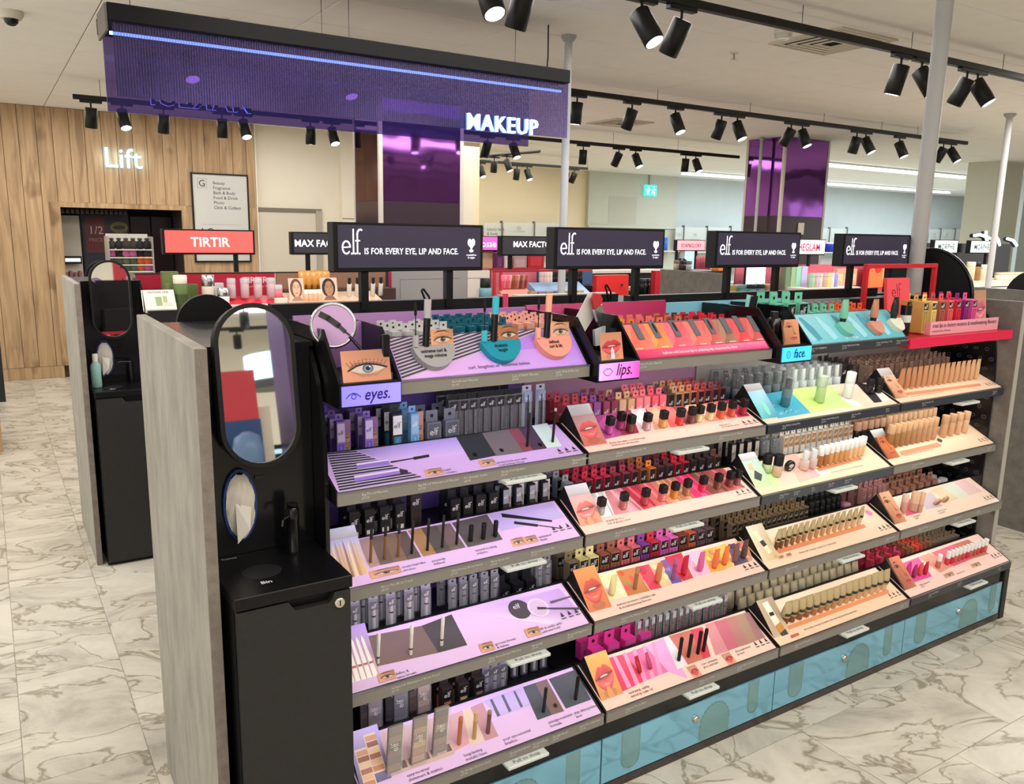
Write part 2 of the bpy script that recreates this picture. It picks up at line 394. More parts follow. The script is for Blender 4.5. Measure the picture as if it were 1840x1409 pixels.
m = MB(); m.box(9.82, 12.27, 11.9, 12.1, 0, CZ, m='wall_cool_lit'); m.box(9.82, 12.27, 11.86, 11.9, 1.86, 1.9, (205, 205, 190)); structure(m.build('wall_cool_lit'))
m = MB(); m.box(12.27, 26, 12, 12.1, 0, CZ, m='wall_cool'); m.box(26, 26.1, -4, 12.1, 0, CZ, m='wall_cool'); structure(m.build('wall_right'))
m = MB(); m.box(10.35, 11.1, 11.895, 11.9, 1.95, 2.5, (190, 190, 176)); structure(m.build('trim_4'))
m = MB(); m.box(13.0, 13.75, 5.45, 5.95, 0, CZ, m='wall_cool_lit'); structure(m.build('column'))
m = MB(); m.box(16.2, 16.9, 6.6, 7.1, 0, CZ, m='wall_cool'); structure(m.build('column'))
# the shop behind the photographer, seen in the mirrors
m = MB(); m.box(-4, 26, -9.1, -9, 0, CZ, m='wall_white'); structure(m.build('wall_front'))

# ------------------------------------------------------------------ mirror clad columns
def mirror_column(x0, y0, label, swb=False):
    t = thing('mirrored_column', label, 'column', (x0, y0, 0)); x1, y1 = x0+.87, y0+.62
    MB().box(x0+.02, x1-.02, y0+.02, y1-.02, 0, CZ, (60, 46, 60)).build('core', t)
    MB().box(x0+.03, x1-.03, y0, y0+.02, 2.0, CZ, m='purple_mirror').build('mirror_panel', t, 'wavy purple mirror panel facing the shop')
    MB().box(x0, x0+.02, y0+.03, y1-.03, 2.0, CZ, m='purple_mirror' if swb else 'brown_reflection').build('mirror_panel', t)
    MB().box(x0+.03, x1-.03, y0, y0+.02, 0, 1.998, (64, 52, 62), 'gloss').build('lower_panel', t)
    MB().box(x0, x0+.02, y0+.03, y1-.03, 0, 1.998, (62, 48, 56), 'gloss').build('lower_panel', t)
    for a, b in ((x0-.006, y0-.006), (x1-.03, y0-.006), (x0-.006, y1-.03)):
        MB().box(a, a+.036, b, b+.036, 0, CZ, (205, 196, 188), 'satin').build('corner_trim', t)
    if swb: MB().box(x0+.36, x0+.46, y0-.03, y0, 1.77, 1.92, (222, 214, 196), 'satin', bev=.006).build('control_box', t)
mirror_column(2.44, 5.45, 'purple mirror column behind the hanging makeup sign')
mirror_column(7.96, 5.47, 'purple mirror column with thermostat box right of the third black header', True)

# ------------------------------------------------------------------ poles
def pole(x, y, r, z0, label, cap=True):
    t = thing('support_pole', label, 'pole', (x, y, z0))
    MB().rod((x, y, z0), (x, y, CZ), r, 16, (176, 176, 176), 'satin').build('shaft', t)
    if cap: MB().lathe([(r*1.9, CZ-.001), (r*1.9, CZ-.012), (r*1.5, CZ-.03), (r*1.05, CZ-.04)], 16, (170, 170, 168), 'satin', (x, y, 0)).build('ceiling_flange', t)
pole(2.6, 2.78, .026, 0, 'grey pole right beside the hanging makeup sign')
pole(3.11, .57, .037, 1.4705, 'thick grey pole rising behind the red frame on the nearest counter')
pole(8.05, 2.8, .03, 0, 'grey pole at the far right in front of the black screen')
pole(7.84, 5.75, .02, 0, 'thin pale pole standing before the right mirror column')

# ------------------------------------------------------------------ ceiling fittings
t = thing('smoke_detector', 'white round smoke detector on the ceiling near the square vent', 'smoke detector', (3.57, 1.88, CZ))
MB().lathe([(.055, CZ), (.055, CZ-.022)], 20, (222, 216, 204), 'satin', (3.57, 1.88, 0)).build('base', t)
MB().lathe([(.05, CZ-.022), (.052, CZ-.04), (.03, CZ-.055), (.012, CZ-.057)], 20, (214, 208, 196), 'satin', (3.57, 1.88, 0)).build('sensor_cap', t)
t = thing('dome_camera', 'white dome security camera on the ceiling at top left', 'camera', (-.43, 4.3, CZ))
MB().lathe([(.07, CZ), (.07, CZ-.02), (.055, CZ-.045)], 20, (216, 208, 192), 'satin', (-.43, 4.3, 0)).build('housing', t)
MB().lathe([(.04, CZ-.045), (.036, CZ-.065), (.02, CZ-.08), (.004, CZ-.084)], 16, (18, 18, 20), 'gloss', (-.43, 4.3, 0)).build('dome', t)
for i, (x, y) in enumerate(((3.81, 2.5), (.67, 3.69))):
    t = thing('sprinkler', ('white sprinkler head on the ceiling left of the square vent', 'white sprinkler head above the hanging makeup sign')[i], 'sprinkler', (x, y, CZ))
    MB().lathe([(.03, CZ), (.03, CZ-.006)], 12, (215, 208, 194), 'satin', (x, y, 0)).build('rose', t)
    m = MB(); m.rod((x, y, CZ-.006), (x, y, CZ-.045), .007, 8, (190, 182, 166), 'metal'); m.lathe([(.022, CZ-.045), (.022, CZ-.049)], 10, (190, 182, 166), 'metal', (x, y, 0)); m.build('deflector', t)
def vent(x0, y0, s, label):
    t = thing('ceiling_vent', label, 'vent', (x0, y0, CZ))
    m = MB(); m.box(x0, x0+s, y0, y0+.02, CZ-.012, CZ, (214, 205, 188)); m.box(x0, x0+s, y0+s-.02, y0+s, CZ-.012, CZ, (214, 205, 188)); m.box(x0, x0+.02, y0+.02, y0+s-.02, CZ-.012, CZ, (214, 205, 188)); m.box(x0+s-.02, x0+s, y0+.02, y0+s-.02, CZ-.012, CZ, (214, 205, 188)); m.build('frame', t)
    MB().box(x0+.02, x0+s-.02, y0+.02, y0+s-.02, CZ-.004, CZ-.001, (46, 42, 38)).build('backing', t)
    for i in range(4):
        d = .03+i*.055; z = CZ-.008-.003*i; m = MB()
        for (a, b, c, e) in ((d, s-d, d, d+.034), (d, s-d, s-d-.034, s-d), (d, d+.034, d+.034, s-d-.034), (s-d-.034, s-d, d+.034, s-d-.034)): m.box(x0+a, x0+b, y0+c, y0+e, z-.003, z, (206, 198, 180))
        m.build('louvre', t)
vent(3.76, 1.6, .56, 'square louvred ceiling vent behind the nearest lighting track')
vent(5.28, 5.55, .55, 'square ceiling vent behind the middle lighting track')
for i, (x0, x1, y) in enumerate(((11.15, 15.45, 7.4), (11.1, 20.4, 10.55))):
    t = thing('light_strip', ('cool white ceiling light strip, nearer of the two', 'cool white ceiling light strip, farther of the two')[i], 'light strip', (x0, y, CZ))
    MB().box(x0, x1, y-.06, y+.06, CZ-.03, CZ, (225, 225, 220)).build('channel', t); MB().box(x0, x1, y-.05, y+.05, CZ-.075, CZ-.03, (228, 240, 250), 'litw').build('diffuser', t)

# ------------------------------------------------------------------ lighting tracks
HEAD = None
def track(name_label, y, z, x0, x1, wires):
    t = thing('lighting_track', name_label, 'lighting track', (x0, y, z))
    m = MB(); m.box(x0, x1, y-.021, y+.021, z-.02, z+.02, (24, 22, 22), 'satin', bev=.003); m.build('rail', t)
    for w in wires: MB().rod((w, y, z+.02), (w, y, CZ), .0022, 6, (60, 58, 56), 'metal').build('suspension_wire', t)
def spot_head(x, y, z, az, tilt, label, group=None, on=True):
    """az 0 = aims towards -Y; tilt from straight down"""
    global HEAD
    t = thing('track_spotlight', label, 'spotlight', (x, y, z-.02), group)
    if HEAD is None:
        a = MB().box(-.09, .09, -.019, .019, -.022, 0, (22, 20, 20), 'satin', bev=.002).build('track_adaptor')
        b = MB().rod((0, 0, -.022), (0, 0, -.07), .008, 8, (20, 19, 19), 'satin').build('stem')
        c = MB().lathe([(.045, .025), (.05, .02), (.05, -.145), (.044, -.15)], 20, (20, 19, 19), 'satin', cap=False).lathe([(.0, .025), (.045, .025)], 20, (20, 19, 19), 'satin', cap=False).build('housing')
        d = MB().lathe([(.0, -.148), (.043, -.148)], 20, (255, 250, 240), 'lens', cap=False).build('lens')
        e = MB().lathe([(.0, -.148), (.043, -.148)], 20, (90, 88, 84), 'satin', cap=False).build('lens')
        HEAD = (a, b, c, d, e); parts = [a, b, c, d if on else e]; COL.objects.unlink(e if on else d)
        for q in parts: q.parent = t
    else:
        parts = []
        for p in (HEAD[0], HEAD[1], HEAD[2], HEAD[3] if on else HEAD[4]):
            q = p.copy(); COL.objects.link(q); q.parent = t; parts.append(q)
    for q in parts[2:]:
        q.location = (0, 0, -.085); q.rotation_euler = Matrix.Rotation(az, 3, 'Z').to_euler() if False else (Matrix.Rotation(az, 3, 'Z') @ Matrix.Rotation(-tilt, 3, 'X')).to_euler()
    return t
R = math.radians
def heads(y, z, lst, where):
    n = len(lst)
    for i, (x, az, ti) in enumerate(lst):
        spot_head(x, y, z, R(az), R(ti), 'black spotlight, %s from the left on the %s' % (ORDN[i+1], where))
ZA = 2.86
track('black lighting track nearest the camera, crossing the top right corner', 1.44, ZA, .2, 7.2, (1.2, 2.2, 3.2, 4.22, 5.28, 6.3))
heads(1.44, ZA, [((1.189, 2.727)[0], 3, 30), ((1.385, 2.749)[0], 196, 20), ((2.051, 2.755)[0], 18, 33), ((2.310, 2.772)[0], 196, 28), ((4.133, 2.817)[0], 196, 14), ((4.349, 2.820)[0], 20.5, 32), ((4.861, 2.811)[0], 196, 25), ((4.989, 2.808)[0], 21.75, 34)], 'nearest lighting track')
track('black lighting track in the middle, ending before the right pole', 3.92, 2.87, (0.104, 2.765)[0], (9.307, 2.886)[0], (1.5, 3.3, 4.4, 5.57, 6.66, 7.63, 8.3))
heads(3.92, 2.87, [((0.266, 2.721)[0], 200, 20), ((0.493, 2.732)[0], 8, 26), ((1.319, 2.703)[0], 180, 10), ((1.534, 2.708)[0], 13, 26)]+[((3.528, 2.815)[0], 196, 6), ((4.116, 2.835)[0], 196, 22), ((4.620, 2.831)[0], 13, 26), ((5.200, 2.829)[0], 196, 20), ((5.407, 2.826)[0], 15.5, 26), ((6.172, 2.828)[0], 196, 30), ((6.340, 2.826)[0], 16.75, 26), ((7.219, 2.817)[0], 196, 14), ((7.371, 2.823)[0], 19.25, 30), ((7.978, 2.839)[0], 16.75, 26), ((8.837, 2.840)[0], 196, 26), ((8.997, 2.845)[0], 18, 34)], 'middle lighting track')
track('black lighting track farthest back, running above the lift wall', 6.6, 2.82, (0.077, 2.807)[0], (8.361, 2.763)[0], (.3, 1.6, 3.0, 4.8, 6.1, 7.2))
heads(6.6, 2.82, [((0.217, 2.756)[0], 196, 10), ((0.466, 2.750)[0], 14.25, 26), ((0.815, 2.743)[0], 196, 10), ((1.334, 2.733)[0], 180, 5), ((1.531, 2.729)[0], 11.75, 26), ((2.197, 2.719)[0], 180, 4), ((2.419, 2.721)[0], 10.5, 26), ((4.268, 2.730)[0], 196, 20), ((4.614, 2.717)[0], 13, 26), ((5.634, 2.735)[0], 180, 4), ((6.198, 2.738)[0], 196, 28), ((6.474, 2.735)[0], 15.5, 28), ((7.351, 2.732)[0], 180, 5), ((7.536, 2.729)[0], 14.25, 26)], 'farthest long track')
track('short black lighting track before the cream wall', 9.6, 2.8, (5.853, 2.700)[0], (8.002, 2.683)[0], (5.9, 8.0))
heads(9.6, 2.8, [((5.923, 2.663)[0], 15.5, 26), ((6.599, 2.673)[0], 196, 8), ((6.791, 2.666)[0], 14.25, 26), ((7.575, 2.653)[0], 185, 8), ((7.736, 2.652)[0], 210, 24)], 'short track before the cream wall')
t = thing('lighting_track', 'short slanting black lighting track joined to the short back track', 'lighting track', (5.9, 9.6, 2.8))
MB().rod(((5.851, 2.792)[0], 9.6, 2.86), ((6.077, 2.890)[0], 8.2, 2.86), .022, 6, (24, 22, 22), 'satin').build('rail', t)
MB().box((5.851, 2.792)[0]-.02, (5.851, 2.792)[0]+.02, 9.58, 9.62, 2.79, 2.88, (24, 22, 22), 'satin').build('corner_joint', t)
for i, fx in enumerate((.3, .5)):
    xa, xb = (5.851, 2.792)[0], (6.077, 2.890)[0]
    spot_head(xa+(xb-xa)*fx, 9.6-1.4*fx, 2.86, R((170, 30)[i]), R((10, 24)[i]), 'black spotlight, %s of two on the slanting track' % ('left', 'right')[i])
# the track over the aisle the photographer stands in
track('black lighting track above the front aisle behind the camera', -1.04, ZA, -2.5, 8.5, (-2, 0, 2, 4, 6, 8))
heads(-1.04, ZA, [(-1.6, 170, 30), (-.7, 160, 30), (.1, 170, 32), (.8, 175, 32), (1.5, 170, 32), (2.3, 175, 32), (3.1, 170, 32), (4.2, 180, 30)], 'track behind the camera')
track('black lighting track second row behind the camera', -3.5, ZA, -2.5, 8.5, (-2, 0, 2, 4, 6))
heads(-3.5, ZA, [(-.2, 10, 20), (.5, 20, 25), (1.1, 170, 15), (2.0, 10, 20), (3.1, 0, 20)], 'second track behind the camera')
track('black lighting track third row behind the camera', -6.6, ZA, -2.5, 8.5, (-2, 0, 2, 4, 6))
heads(-6.6, ZA, [(.9, 10, 20), (1.25, 190, 20), (1.6, 10, 20), (2.6, 190, 15)], 'third track behind the camera')
track('black lighting track last row behind the camera', -8.2, ZA, -2.5, 8.5, (-2, 0, 2, 4, 6))
heads(-8.2, ZA, [(1.1, 10, 20), (1.5, 190, 20), (1.9, 10, 20)], 'last track behind the camera')
# real beams from the tracks
for x in (.05, .75, 1.45, 2.2, 3.0): lamp('track_beam', 'SPOT', (x, -1.1, 2.7), 9, aim=(x+.05, .2, .75), spot=58, size=.05)
for x in (1.2, 3.2, 5.0): lamp('track_beam', 'SPOT', (x, 1.3, 2.66), 16, aim=(x-.6, .5, 1.3), spot=60, size=.05)
for x in (.3, 1.2, 2.4, 3.6, 5.2): lamp('track_beam', 'SPOT', (x, 1.55, 2.66), 40, aim=(x, 3.2, 1.2), spot=62, size=.05)
for x in (.4, 2.2, 4.6, 6.6): lamp('track_beam', 'SPOT', (x, 6.7, 2.6), 22, aim=(x, 8.9, 1.4), spot=80, size=.05)
lamp('track_beam', 'SPOT', (7.2, 9.7, 2.6), 60, aim=(7.6, 12, 1.5), spot=85, size=.05)
lamp('track_beam', 'SPOT', (-1.0, 3.2, 2.66), 30, aim=(-1.0, 3.6, 0), spot=90, size=.05)

# ------------------------------------------------------------------ hanging MAKEUP sign box
sx0, sx1, sy0, sy1, sz0, sz1 = -.145, 2.375, 2.46, 2.80, 2.285, 2.62
t = thing('hanging_sign', 'hanging purple ribbed acrylic sign box reading MAKEUP under black beam', 'sign', (1.1, 2.6, sz0))
MB().box(sx0, sx1, sy0-.02, sy1+.02, sz1, sz1+.075, (12, 11, 12), 'matte', bev=.004).build('beam', t)
MB().box(sx0-.01, sx0, sy0-.02, sy1-.1, sz1-.045, sz1+.07, (112, 108, 100), 'matte').build('end_plate', t)
MB().box(sx0+.02, sx1, sy0, sy0+.006, sz0+.02, sz1, m='ribbed_purple').build('front_panel', t, 'ribbed purple front panel carrying the lit word')
MB().box(sx0+.02, sx1-.06, sy1-.006, sy1, sz0-.01, sz1, m='plain_purple').build('rear_panel', t)
MB().box(sx0+.01, sx1-.04, sy0+.012, sy0+.024, sz1-.052, sz1-.04, (120, 190, 255), 'lens').build('light_strip', t, 'blue white glowing strip along the top')
f = WALLFR((1.661, 2.301)[0], sy0, (1.661, 2.301)[1])
text('MAKEUP', .125, f, 0, 0, (200, 232, 255), 'lit2', t, 'letters', bold=.004, gap=1.1, sx=.95, n=.016, ext=.008)
text('MAKEUP', .125, f, 0, 0, (90, 130, 240), 'lit', t, 'letter_halo', bold=.016, gap=1.1, sx=.95, n=.003, ext=.005)  # blue halo drawn as bolder glowing copies behind the letters
fb = Fr(((0.576, 2.360)[0], sy1+.003, (0.576, 2.360)[1]-.03), (-1, 0, 0), (0, 0, 1))
text('MAKEUP', .135, fb, 0, 0, (16, 14, 26), 'matte', t, 'letters', bold=.012, gap=1.08, sx=1.0, n=.004, ext=.006)
text('MAKEUP', .135, fb, 0, 0, (170, 190, 255), 'lit2', t, 'letter_halo', bold=.03, gap=1.08, sx=1.0, n=.022, ext=.002)  # halo around the dark letters, drawn as a bolder glowing copy
for x in (-.02, .9, 1.05, 2.1): MB().rod((x, 2.63, sz1+.07), (x, 2.63, CZ), .002, 6, (70, 68, 66), 'metal').build('suspension_wire', t)
m = MB()
for a, b in (((2.33, 2.63, sz1+.07), (2.345, 2.64, 2.80)), ((2.345, 2.64, 2.80), (2.335, 2.63, CZ))): m.rod(a, b, .005, 6, (20, 20, 20), 'satin')
m.build('power_cable', t)
lamp('sign_glow', 'AREA', (1.1, 2.63, sz1-.06), 3, col=(.4, .55, 1), size=2.3, sy=.1)

# ------------------------------------------------------------------ lift wall signs
f = WALLFR(.545, 8.84, 2.36)
t = thing('wall_sign', 'glowing white and blue word Lift on the timber wall', 'sign', (.7, 8.83, 2.4))
text('Lift', .315, f, (0.543, 2.373)[0]-.545, (0.543, 2.373)[1]-2.36, (150, 214, 250), 'lit2', t, 'letters', bold=.002, sx=1.0, n=.01, ext=.01)
lamp('sign_glow', 'AREA', (.75, 8.78, 2.47), .5, col=(.6, .85, 1), size=.5, sy=.2, aim=(.75, 9, 2.47))
bx0, bx1 = 1.475, 2.15
t = thing('directory_board', 'white store directory board with black frame on the timber wall', 'sign', (bx0, 8.82, 1.3))
m = MB(); 
for a in ((bx0, bx1, 1.30, 1.32), (bx0, bx1, 2.345, 2.365), (bx0, bx0+.018, 1.32, 2.345), (bx1-.018, bx1, 1.32, 2.345)): m.box(a[0], a[1], 8.81, 8.84, a[2], a[3], (22, 22, 22), 'satin')
m.build('frame', t)
MB().box(bx0+.018, bx1-.018, 8.818, 8.838, 1.32, 2.345, (196, 196, 192), 'satin').build('board', t)
f = WALLFR(bx0, 8.817, 1.3)
m = MB(); 
for w in ((.07, .18, .885, .89), (.07, .18, .995, 1.0), (.07, .075, .89, .995), (.175, .18, .89, .995)): fquad(m, f, *w, (150, 150, 146))
fquad(m, f, .1, .56, .455, .458, (140, 140, 138)); m.build('printed_lines', t)
text('G', .11, f, .083, .905, (40, 40, 40), parent=t)
text('Beauty\nFragrance\nBath & Body\nFood & Drink\nPhoto\nClick & Collect', .052, f, .25, .935, (60, 60, 60), parent=t, line=1.12)
text('LG', .12, f, .09, .33, (40, 40, 40), parent=t); text('Lower Ground', .045, f, .25, .36, (60, 60, 60), parent=t)
t = thing('exit_sign', 'small green running man exit sign on the far pale wall', 'sign', (11.2, 11.85, 2.4))
ex = (11.261, 2.535); ex2 = (11.607, 2.768)
MB().box(ex[0], ex2[0], 11.85, 11.89, ex[1], ex2[1], (60, 200, 190), 'lit').build('panel', t)
f = WALLFR(ex[0], 11.85, ex[1]); w_, h_ = ex2[0]-ex[0], ex2[1]-ex[1]; m = MB()
fpoly(m, f, [(w_*.1, h_*.5), (w_*.45, h_*.5), (w_*.275, h_*.88)], (245, 255, 255), .004, 'lit'); fquad(m, f, w_*.21, w_*.34, h_*.15, h_*.5, (245, 255, 255), .004, 'lit')
fell(m, f, w_*.72, h_*.8, w_*.06, h_*.09, (245, 255, 255), .004, 10, 'lit'); ribbon(m, f, [(w_*.72, h_*.7), (w_*.68, h_*.45), (w_*.82, h_*.3), (w_*.78, h_*.12)], w_*.08, (245, 255, 255), .004, 'lit'); ribbon(m, f, [(w_*.68, h_*.45), (w_*.58, h_*.2)], w_*.07, (245, 255, 255), .004, 'lit'); ribbon(m, f, [(w_*.58, h_*.55), (w_*.88, h_*.6)], w_*.06, (245, 255, 255), .004, 'lit')
m.build('pictogram', t)
MB().box(ex[0]+.2, ex2[0]-.2, 11.86, 11.88, ex2[1], CZ, (190, 190, 180)).build('hanger', t)
# lift poster inside the lobby
t = thing('poster', 'dark half price poster beside the lift doors', 'poster', (.32, 9.38, .6))
MB().box(.31, .84, 9.39, 9.42, .5, 1.86, (30, 32, 40), 'gloss').build('frame', t)
f = WALLFR(.33, 9.388, .5); m = MB()
fquad(m, f, .0, .49, .03, 1.34, (34, 36, 46)); fquad(m, f, .03, .24, .9, 1.32, (92, 34, 40), .001); fell(m, f, .2, .5, .16, .2, (84, 34, 44), .001); fell(m, f, .4, .35, .12, .3, (120, 60, 66), .0012); fpoly(m, f, [(.16, .3), (.3, .3), (.23, .52)], (110, 92, 40), .0014); fell(m, f, .4, 1.2, .1, .07, (96, 84, 44), .001); fell(m, f, .4, 1.2, .07, .025, (24, 20, 22), .0014); fell(m, f, .4, .8, .09, .12, (60, 66, 92), .001)
m.build('photo_print', t); text('1/2', .13, f, .06, 1.12, (190, 170, 165), parent=t, n=.002); text('PRICE', .06, f, .06, 1.03, (150, 120, 118), parent=t, n=.002)
# glimpse of a bright shop display at the left of the lobby
t = thing('shop_display', 'bright shop display glimpsed at the left of the lift lobby', 'display', (.19, 9.3, 0))
MB().box(.085, .3, 9.36, 9.4, 0, 1.83, (196, 188, 172), 'satin').build('back_board', t)
for i, z in enumerate((.5, .78, 1.02)): MB().box(.085, .3, 9.22, 9.36, z, z+.02, (220, 214, 200), 'satin').build('shelf', t)
m = MB()
for z, c in ((.52, (60, 44, 40)), (.80, (44, 36, 40)), (1.04, (150, 100, 104))):
    for i in range(4): m.box(.09+i*.05, .13+i*.05, 9.25, 9.35, z, z+.13+.02*(i % 2), c, 'satin', bev=.01)
m.build('stock', t); m = MB(); m.box(.1, .29, 9.3, 9.31, 1.27, 1.36, (20, 20, 20), 'satin'); m.box(.115, .275, 9.297, 9.3, 1.295, 1.335, (230, 240, 250), 'lit'); m.build('shelf_sign', t)
# furniture edge at the very left
fx = (-0.686, 5.480)
t = thing('wooden_fixture', 'timber fixture with dark post cut off by the left edge', 'fixture', (fx[0]-.3, fx[1]+.2, 0))
MB().box(fx[0]-.5, fx[0]-.01, fx[1], fx[1]+.5, 0, .42, m='oak').build('body', t)
fx2 = (-0.631, 7.584)
MB().box(fx2[0]-.06, fx2[0], fx2[1], fx2[1]+.06, 0, 1.35, (44, 44, 46), 'satin').build('post', t)
# ================================================================== the nearest counter
TIER = {0: (.135, 1.354, .232, 1.456), 1: (.136, 1.08, .29, 1.143), 2: (.137, .815, .284, .89), 3: (.076, .551, .232, .627), 4: (0, .285, .16, .366)}
BLK = (17, 17, 19)
g = thing('display_counter', 'long black makeup counter with grey end panels and blue drawer fronts', 'counter', (0, 0, 0))
MB().box(-.333, -.306, .06, .84, 0, 1.48, m='concrete', bev=.002).build('end_panel', g, 'pale grey concrete look end panel')
MB().box(-.3325, -.3065, .0595, .062, .002, 1.478, m='concrete_edge').build('panel_edge', g)
MB().box(-.30, -.002, .285, .85, .0, 1.44, BLK, 'satin').build('end_body', g)
MB().box(-.305, .0, .27, .85, 1.44, 1.452, (22, 22, 24), 'gloss').build('end_top', g)
MB().box(0, 3.2, .5, .52, .2, 1.36, (30, 30, 32), 'satin').build('spine_panel', g)
for i, c in enumerate(((112, 92, 158), (170, 128, 156), (172, 168, 164), (150, 146, 142))):  # first bay's violet has the purple shelf light put into its colour
    MB().box(i*.8+.004, i*.8+.796, .494, .5, .56, 1.345, c, 'satin').build('back_panel', g)
    MB().box(i*.8+.004, i*.8+.796, .494, .5, .2, .556, (20, 20, 22), 'satin').build('lower_back_panel', g)
# top back panels, printed
f = WALLFR(0, .4895, 0)
for i, (ca, cb) in enumerate((((196, 150, 204), (168, 118, 186)), ((222, 96, 150), (188, 48, 96)), ((128, 196, 222), (150, 206, 226)))):
    x1 = (.80, 1.42, 2.06)[i]; x0 = (.02, .80, 1.42)[i]
    MB().box(x0+.002, x1-.002, .49, .5, 1.36, (1.495, 1.50, 1.49)[i], cb, 'satin').build('header_panel', g)
    m = MB(); fpoly(m, f, [(x0+.002, 1.37), (x1-.002, 1.37), (x1-.002, (1.495, 1.50, 1.49)[i]), (x0+.002, (1.495, 1.50, 1.49)[i])], ca, cols=[ca, cb, cb, ca]); m.build('panel_print', g)
MB().box(0, 1.30, .62, .66, 1.30, 1.517, (26, 25, 27), 'satin').build('rear_rail', g)
MB().box(1.36, 2.9, .62, .66, 1.30, 1.507, (26, 25, 27), 'satin').build('rear_rail', g)
MB().box(.88, 1.32, .66, .7, 1.5, 1.518, (216, 206, 200), 'satin').build('rear_ledge', g)
MB().box(0, 3.2, .52, .62, .2, 1.47, (24, 24, 26), 'satin').build('core', g)
MB().box(0, 3.2, .66, 1.1, .0, 1.30, (24, 24, 26), 'satin').build('rear_body', g)
# plinth, drawers
MB().box(0, 3.2, .0305, .5, .0285, .2, (22, 22, 24), 'satin').build('plinth', g)
MB().box(.0, 3.2, .012, .06, .187, .252, (14, 14, 16), 'gloss').build('plinth_rail', g)
MB().box(0, 3.21, .004, .5, .0, .028, (60, 54, 52), 'gloss').build('kick_strip', g)
for i in range(4):
    x0, x1 = i*.8, i*.8+.8
    if i == 3: x1 = 3.165
    d = MB().box(x0+.0025, x1-.0025, .006, .03, .03, .186, m='blue_mirror', bev=.001).build('drawer_front', g, 'glossy blue mirrored drawer front')
    lx = x0+.405; k = MB(); k.lathe([(.013, .006), (.013, -.002), (.009, -.004)], 16, (196, 190, 174), 'metal', (lx, 0, .128), (0, 1, 0)); k.box(lx-.0015, lx+.0015, -.0035, .0, .122, .134, (50, 48, 44)); k.build('lock', d)
    fr_ = WALLFR(x0, .0055, 0)
    for cx, w_, z0_, z1_ in ((.12, .075, .05, .186), (.5, .14, .03, .16), (.69, .05, .06, .186)):
        hang = z1_ > .18; q = MB(); e = .184 if hang else .032
        A_ = [PI+PI*j/12 for j in range(13)] if hang else [PI-PI*j/12 for j in range(13)]
        P = [(cx-w_/2, e)]+[(cx+w_/2*math.cos(a), (z0_+w_/2 if hang else z1_-w_/2)+(w_/2)*math.sin(a)) for a in A_]+[(cx+w_/2, e)]
        fpoly(q, fr_, P if hang else P[::-1], (0, 0, 0), .0004, 'letter_film'); ribbon(q, fr_, P, .005, (0, 0, 0), .0006, 'letter_film'); q.build('letter_shape', d)
MB().box(3.165, 3.205, .0, .5, .0, .245, (30, 30, 32), 'satin', bev=.003).build('plinth_end', g)
for k_ in (0, 1, 2, 3):
    Y0, Z0 = TIER[k_][:2]
    for i in range(4):
        MB().box(i*.8+.03, i*.8+.77, Y0+.030, Y0+.042, Z0-.040, Z0-.0345, (255, 244, 226), 'lit').build('shelf_light', g, 'slim light strip under the shelf front')
        lamp('shelf_light', 'AREA', (i*.8+.4, Y0+.05, Z0-.045), SHELFW[k_][i], col=((.72, .66, 1), (1, .86, .90), (1, .95, .9), (1, .93, .85))[i], size=.74, sy=.02, aim=(i*.8+.4, Y0+.25, Z0-.25))
for z, c in ((1.02, (206, 206, 222)), (.76, (200, 204, 224)), (.5, (206, 206, 222))):
    MB().prism([(1.1005, z), (1.22, z-.06), (1.22, z-.09), (1.1005, z-.09)], -.25, 1.6, c, 'print').build('rear_slope', g); MB().box(-.25, 1.6, 1.1005, 1.13, z+.06, z+.12, (180, 40, 56), 'print').build('rear_band', g)
    for i in range(9): MB().box(-.2+i*.06, -.165+i*.06, 1.1305, 1.15, z+.02, z+.1, ((30, 28, 30), (190, 150, 130))[i % 2], 'satin').build('rear_stock', g)
# curved side fins
def fin(x0, x1, rev=False):
    prof = [(.175, .26), (.175, 1.10), (.178, 1.15), (.183, 1.22), (.195, 1.29), (.215, 1.35), (.245, 1.40), (.28, 1.435), (.31, 1.45), (.5, 1.452), (.5, .26)]
    return MB().prism(prof, x0, x1, (16, 16, 18), 'gloss')
fin(-.012, -.001).build('side_fin', g, 'black curved side fin')
fin(3.188, 3.2).build('side_fin', g)
f = Fr((3.1875, 0, 0), (0, 1, 0), (0, 0, 1)); f.N = Vector((-1, 0, 0)); m = MB(); rr = random.Random(3)
for iy in range(6):
    for iz in range(24):
        y, z = .2+iy*.05+(iz % 2)*.025, .3+iz*.045
        if y > .49: continue
        k = (iy+iz) % 3
        P = [(y+(.011 if k else .008)*math.cos(a), z+(.005 if k == 1 else .008)*math.sin(a)) for a in [2*PI*j/10 for j in range(11)]]
        ribbon(m, f, P, .0022, (92, 92, 98), .0006)
        if k == 2: fell(m, f, y, z, .002, .002, (92, 92, 98), .0007, 6)
tag(m.build('icon_print', g), kind='stuff')
MB().box(3.206, 3.236, .10, .86, 0, 1.472, m='concrete_dark', bev=.002).build('end_panel', g, 'grey concrete look end panel at the far end')
MB().box(3.2055, 3.2365, .0985, .1015, .002, 1.47, (168, 164, 156), 'satin').build('panel_edge', g)
# big round black end screen
cy_, cz_, rr_ = .545, 1.465, .222
prof = [(cy_+rr_*math.cos(PI*j/24), cz_+rr_*math.sin(PI*j/24)) for j in range(25)]+[(cy_-rr_, 1.3), (cy_+rr_, 1.3)]
MB().prism(prof, 3.17, 3.187, (12, 12, 13), 'satin').build('round_screen', g, 'black round topped end screen')
prof2 = [(cy_+(rr_+.006)*math.cos(PI*j/24), cz_+(rr_+.006)*math.sin(PI*j/24)) for j in range(25)]
m = MB()
for (a, b), (c, d) in zip(prof2, prof2[1:]): m.rod((3.179, a, b), (3.179, c, d), .008, 6, (26, 26, 28), 'gloss')
m.build('screen_rim', g)
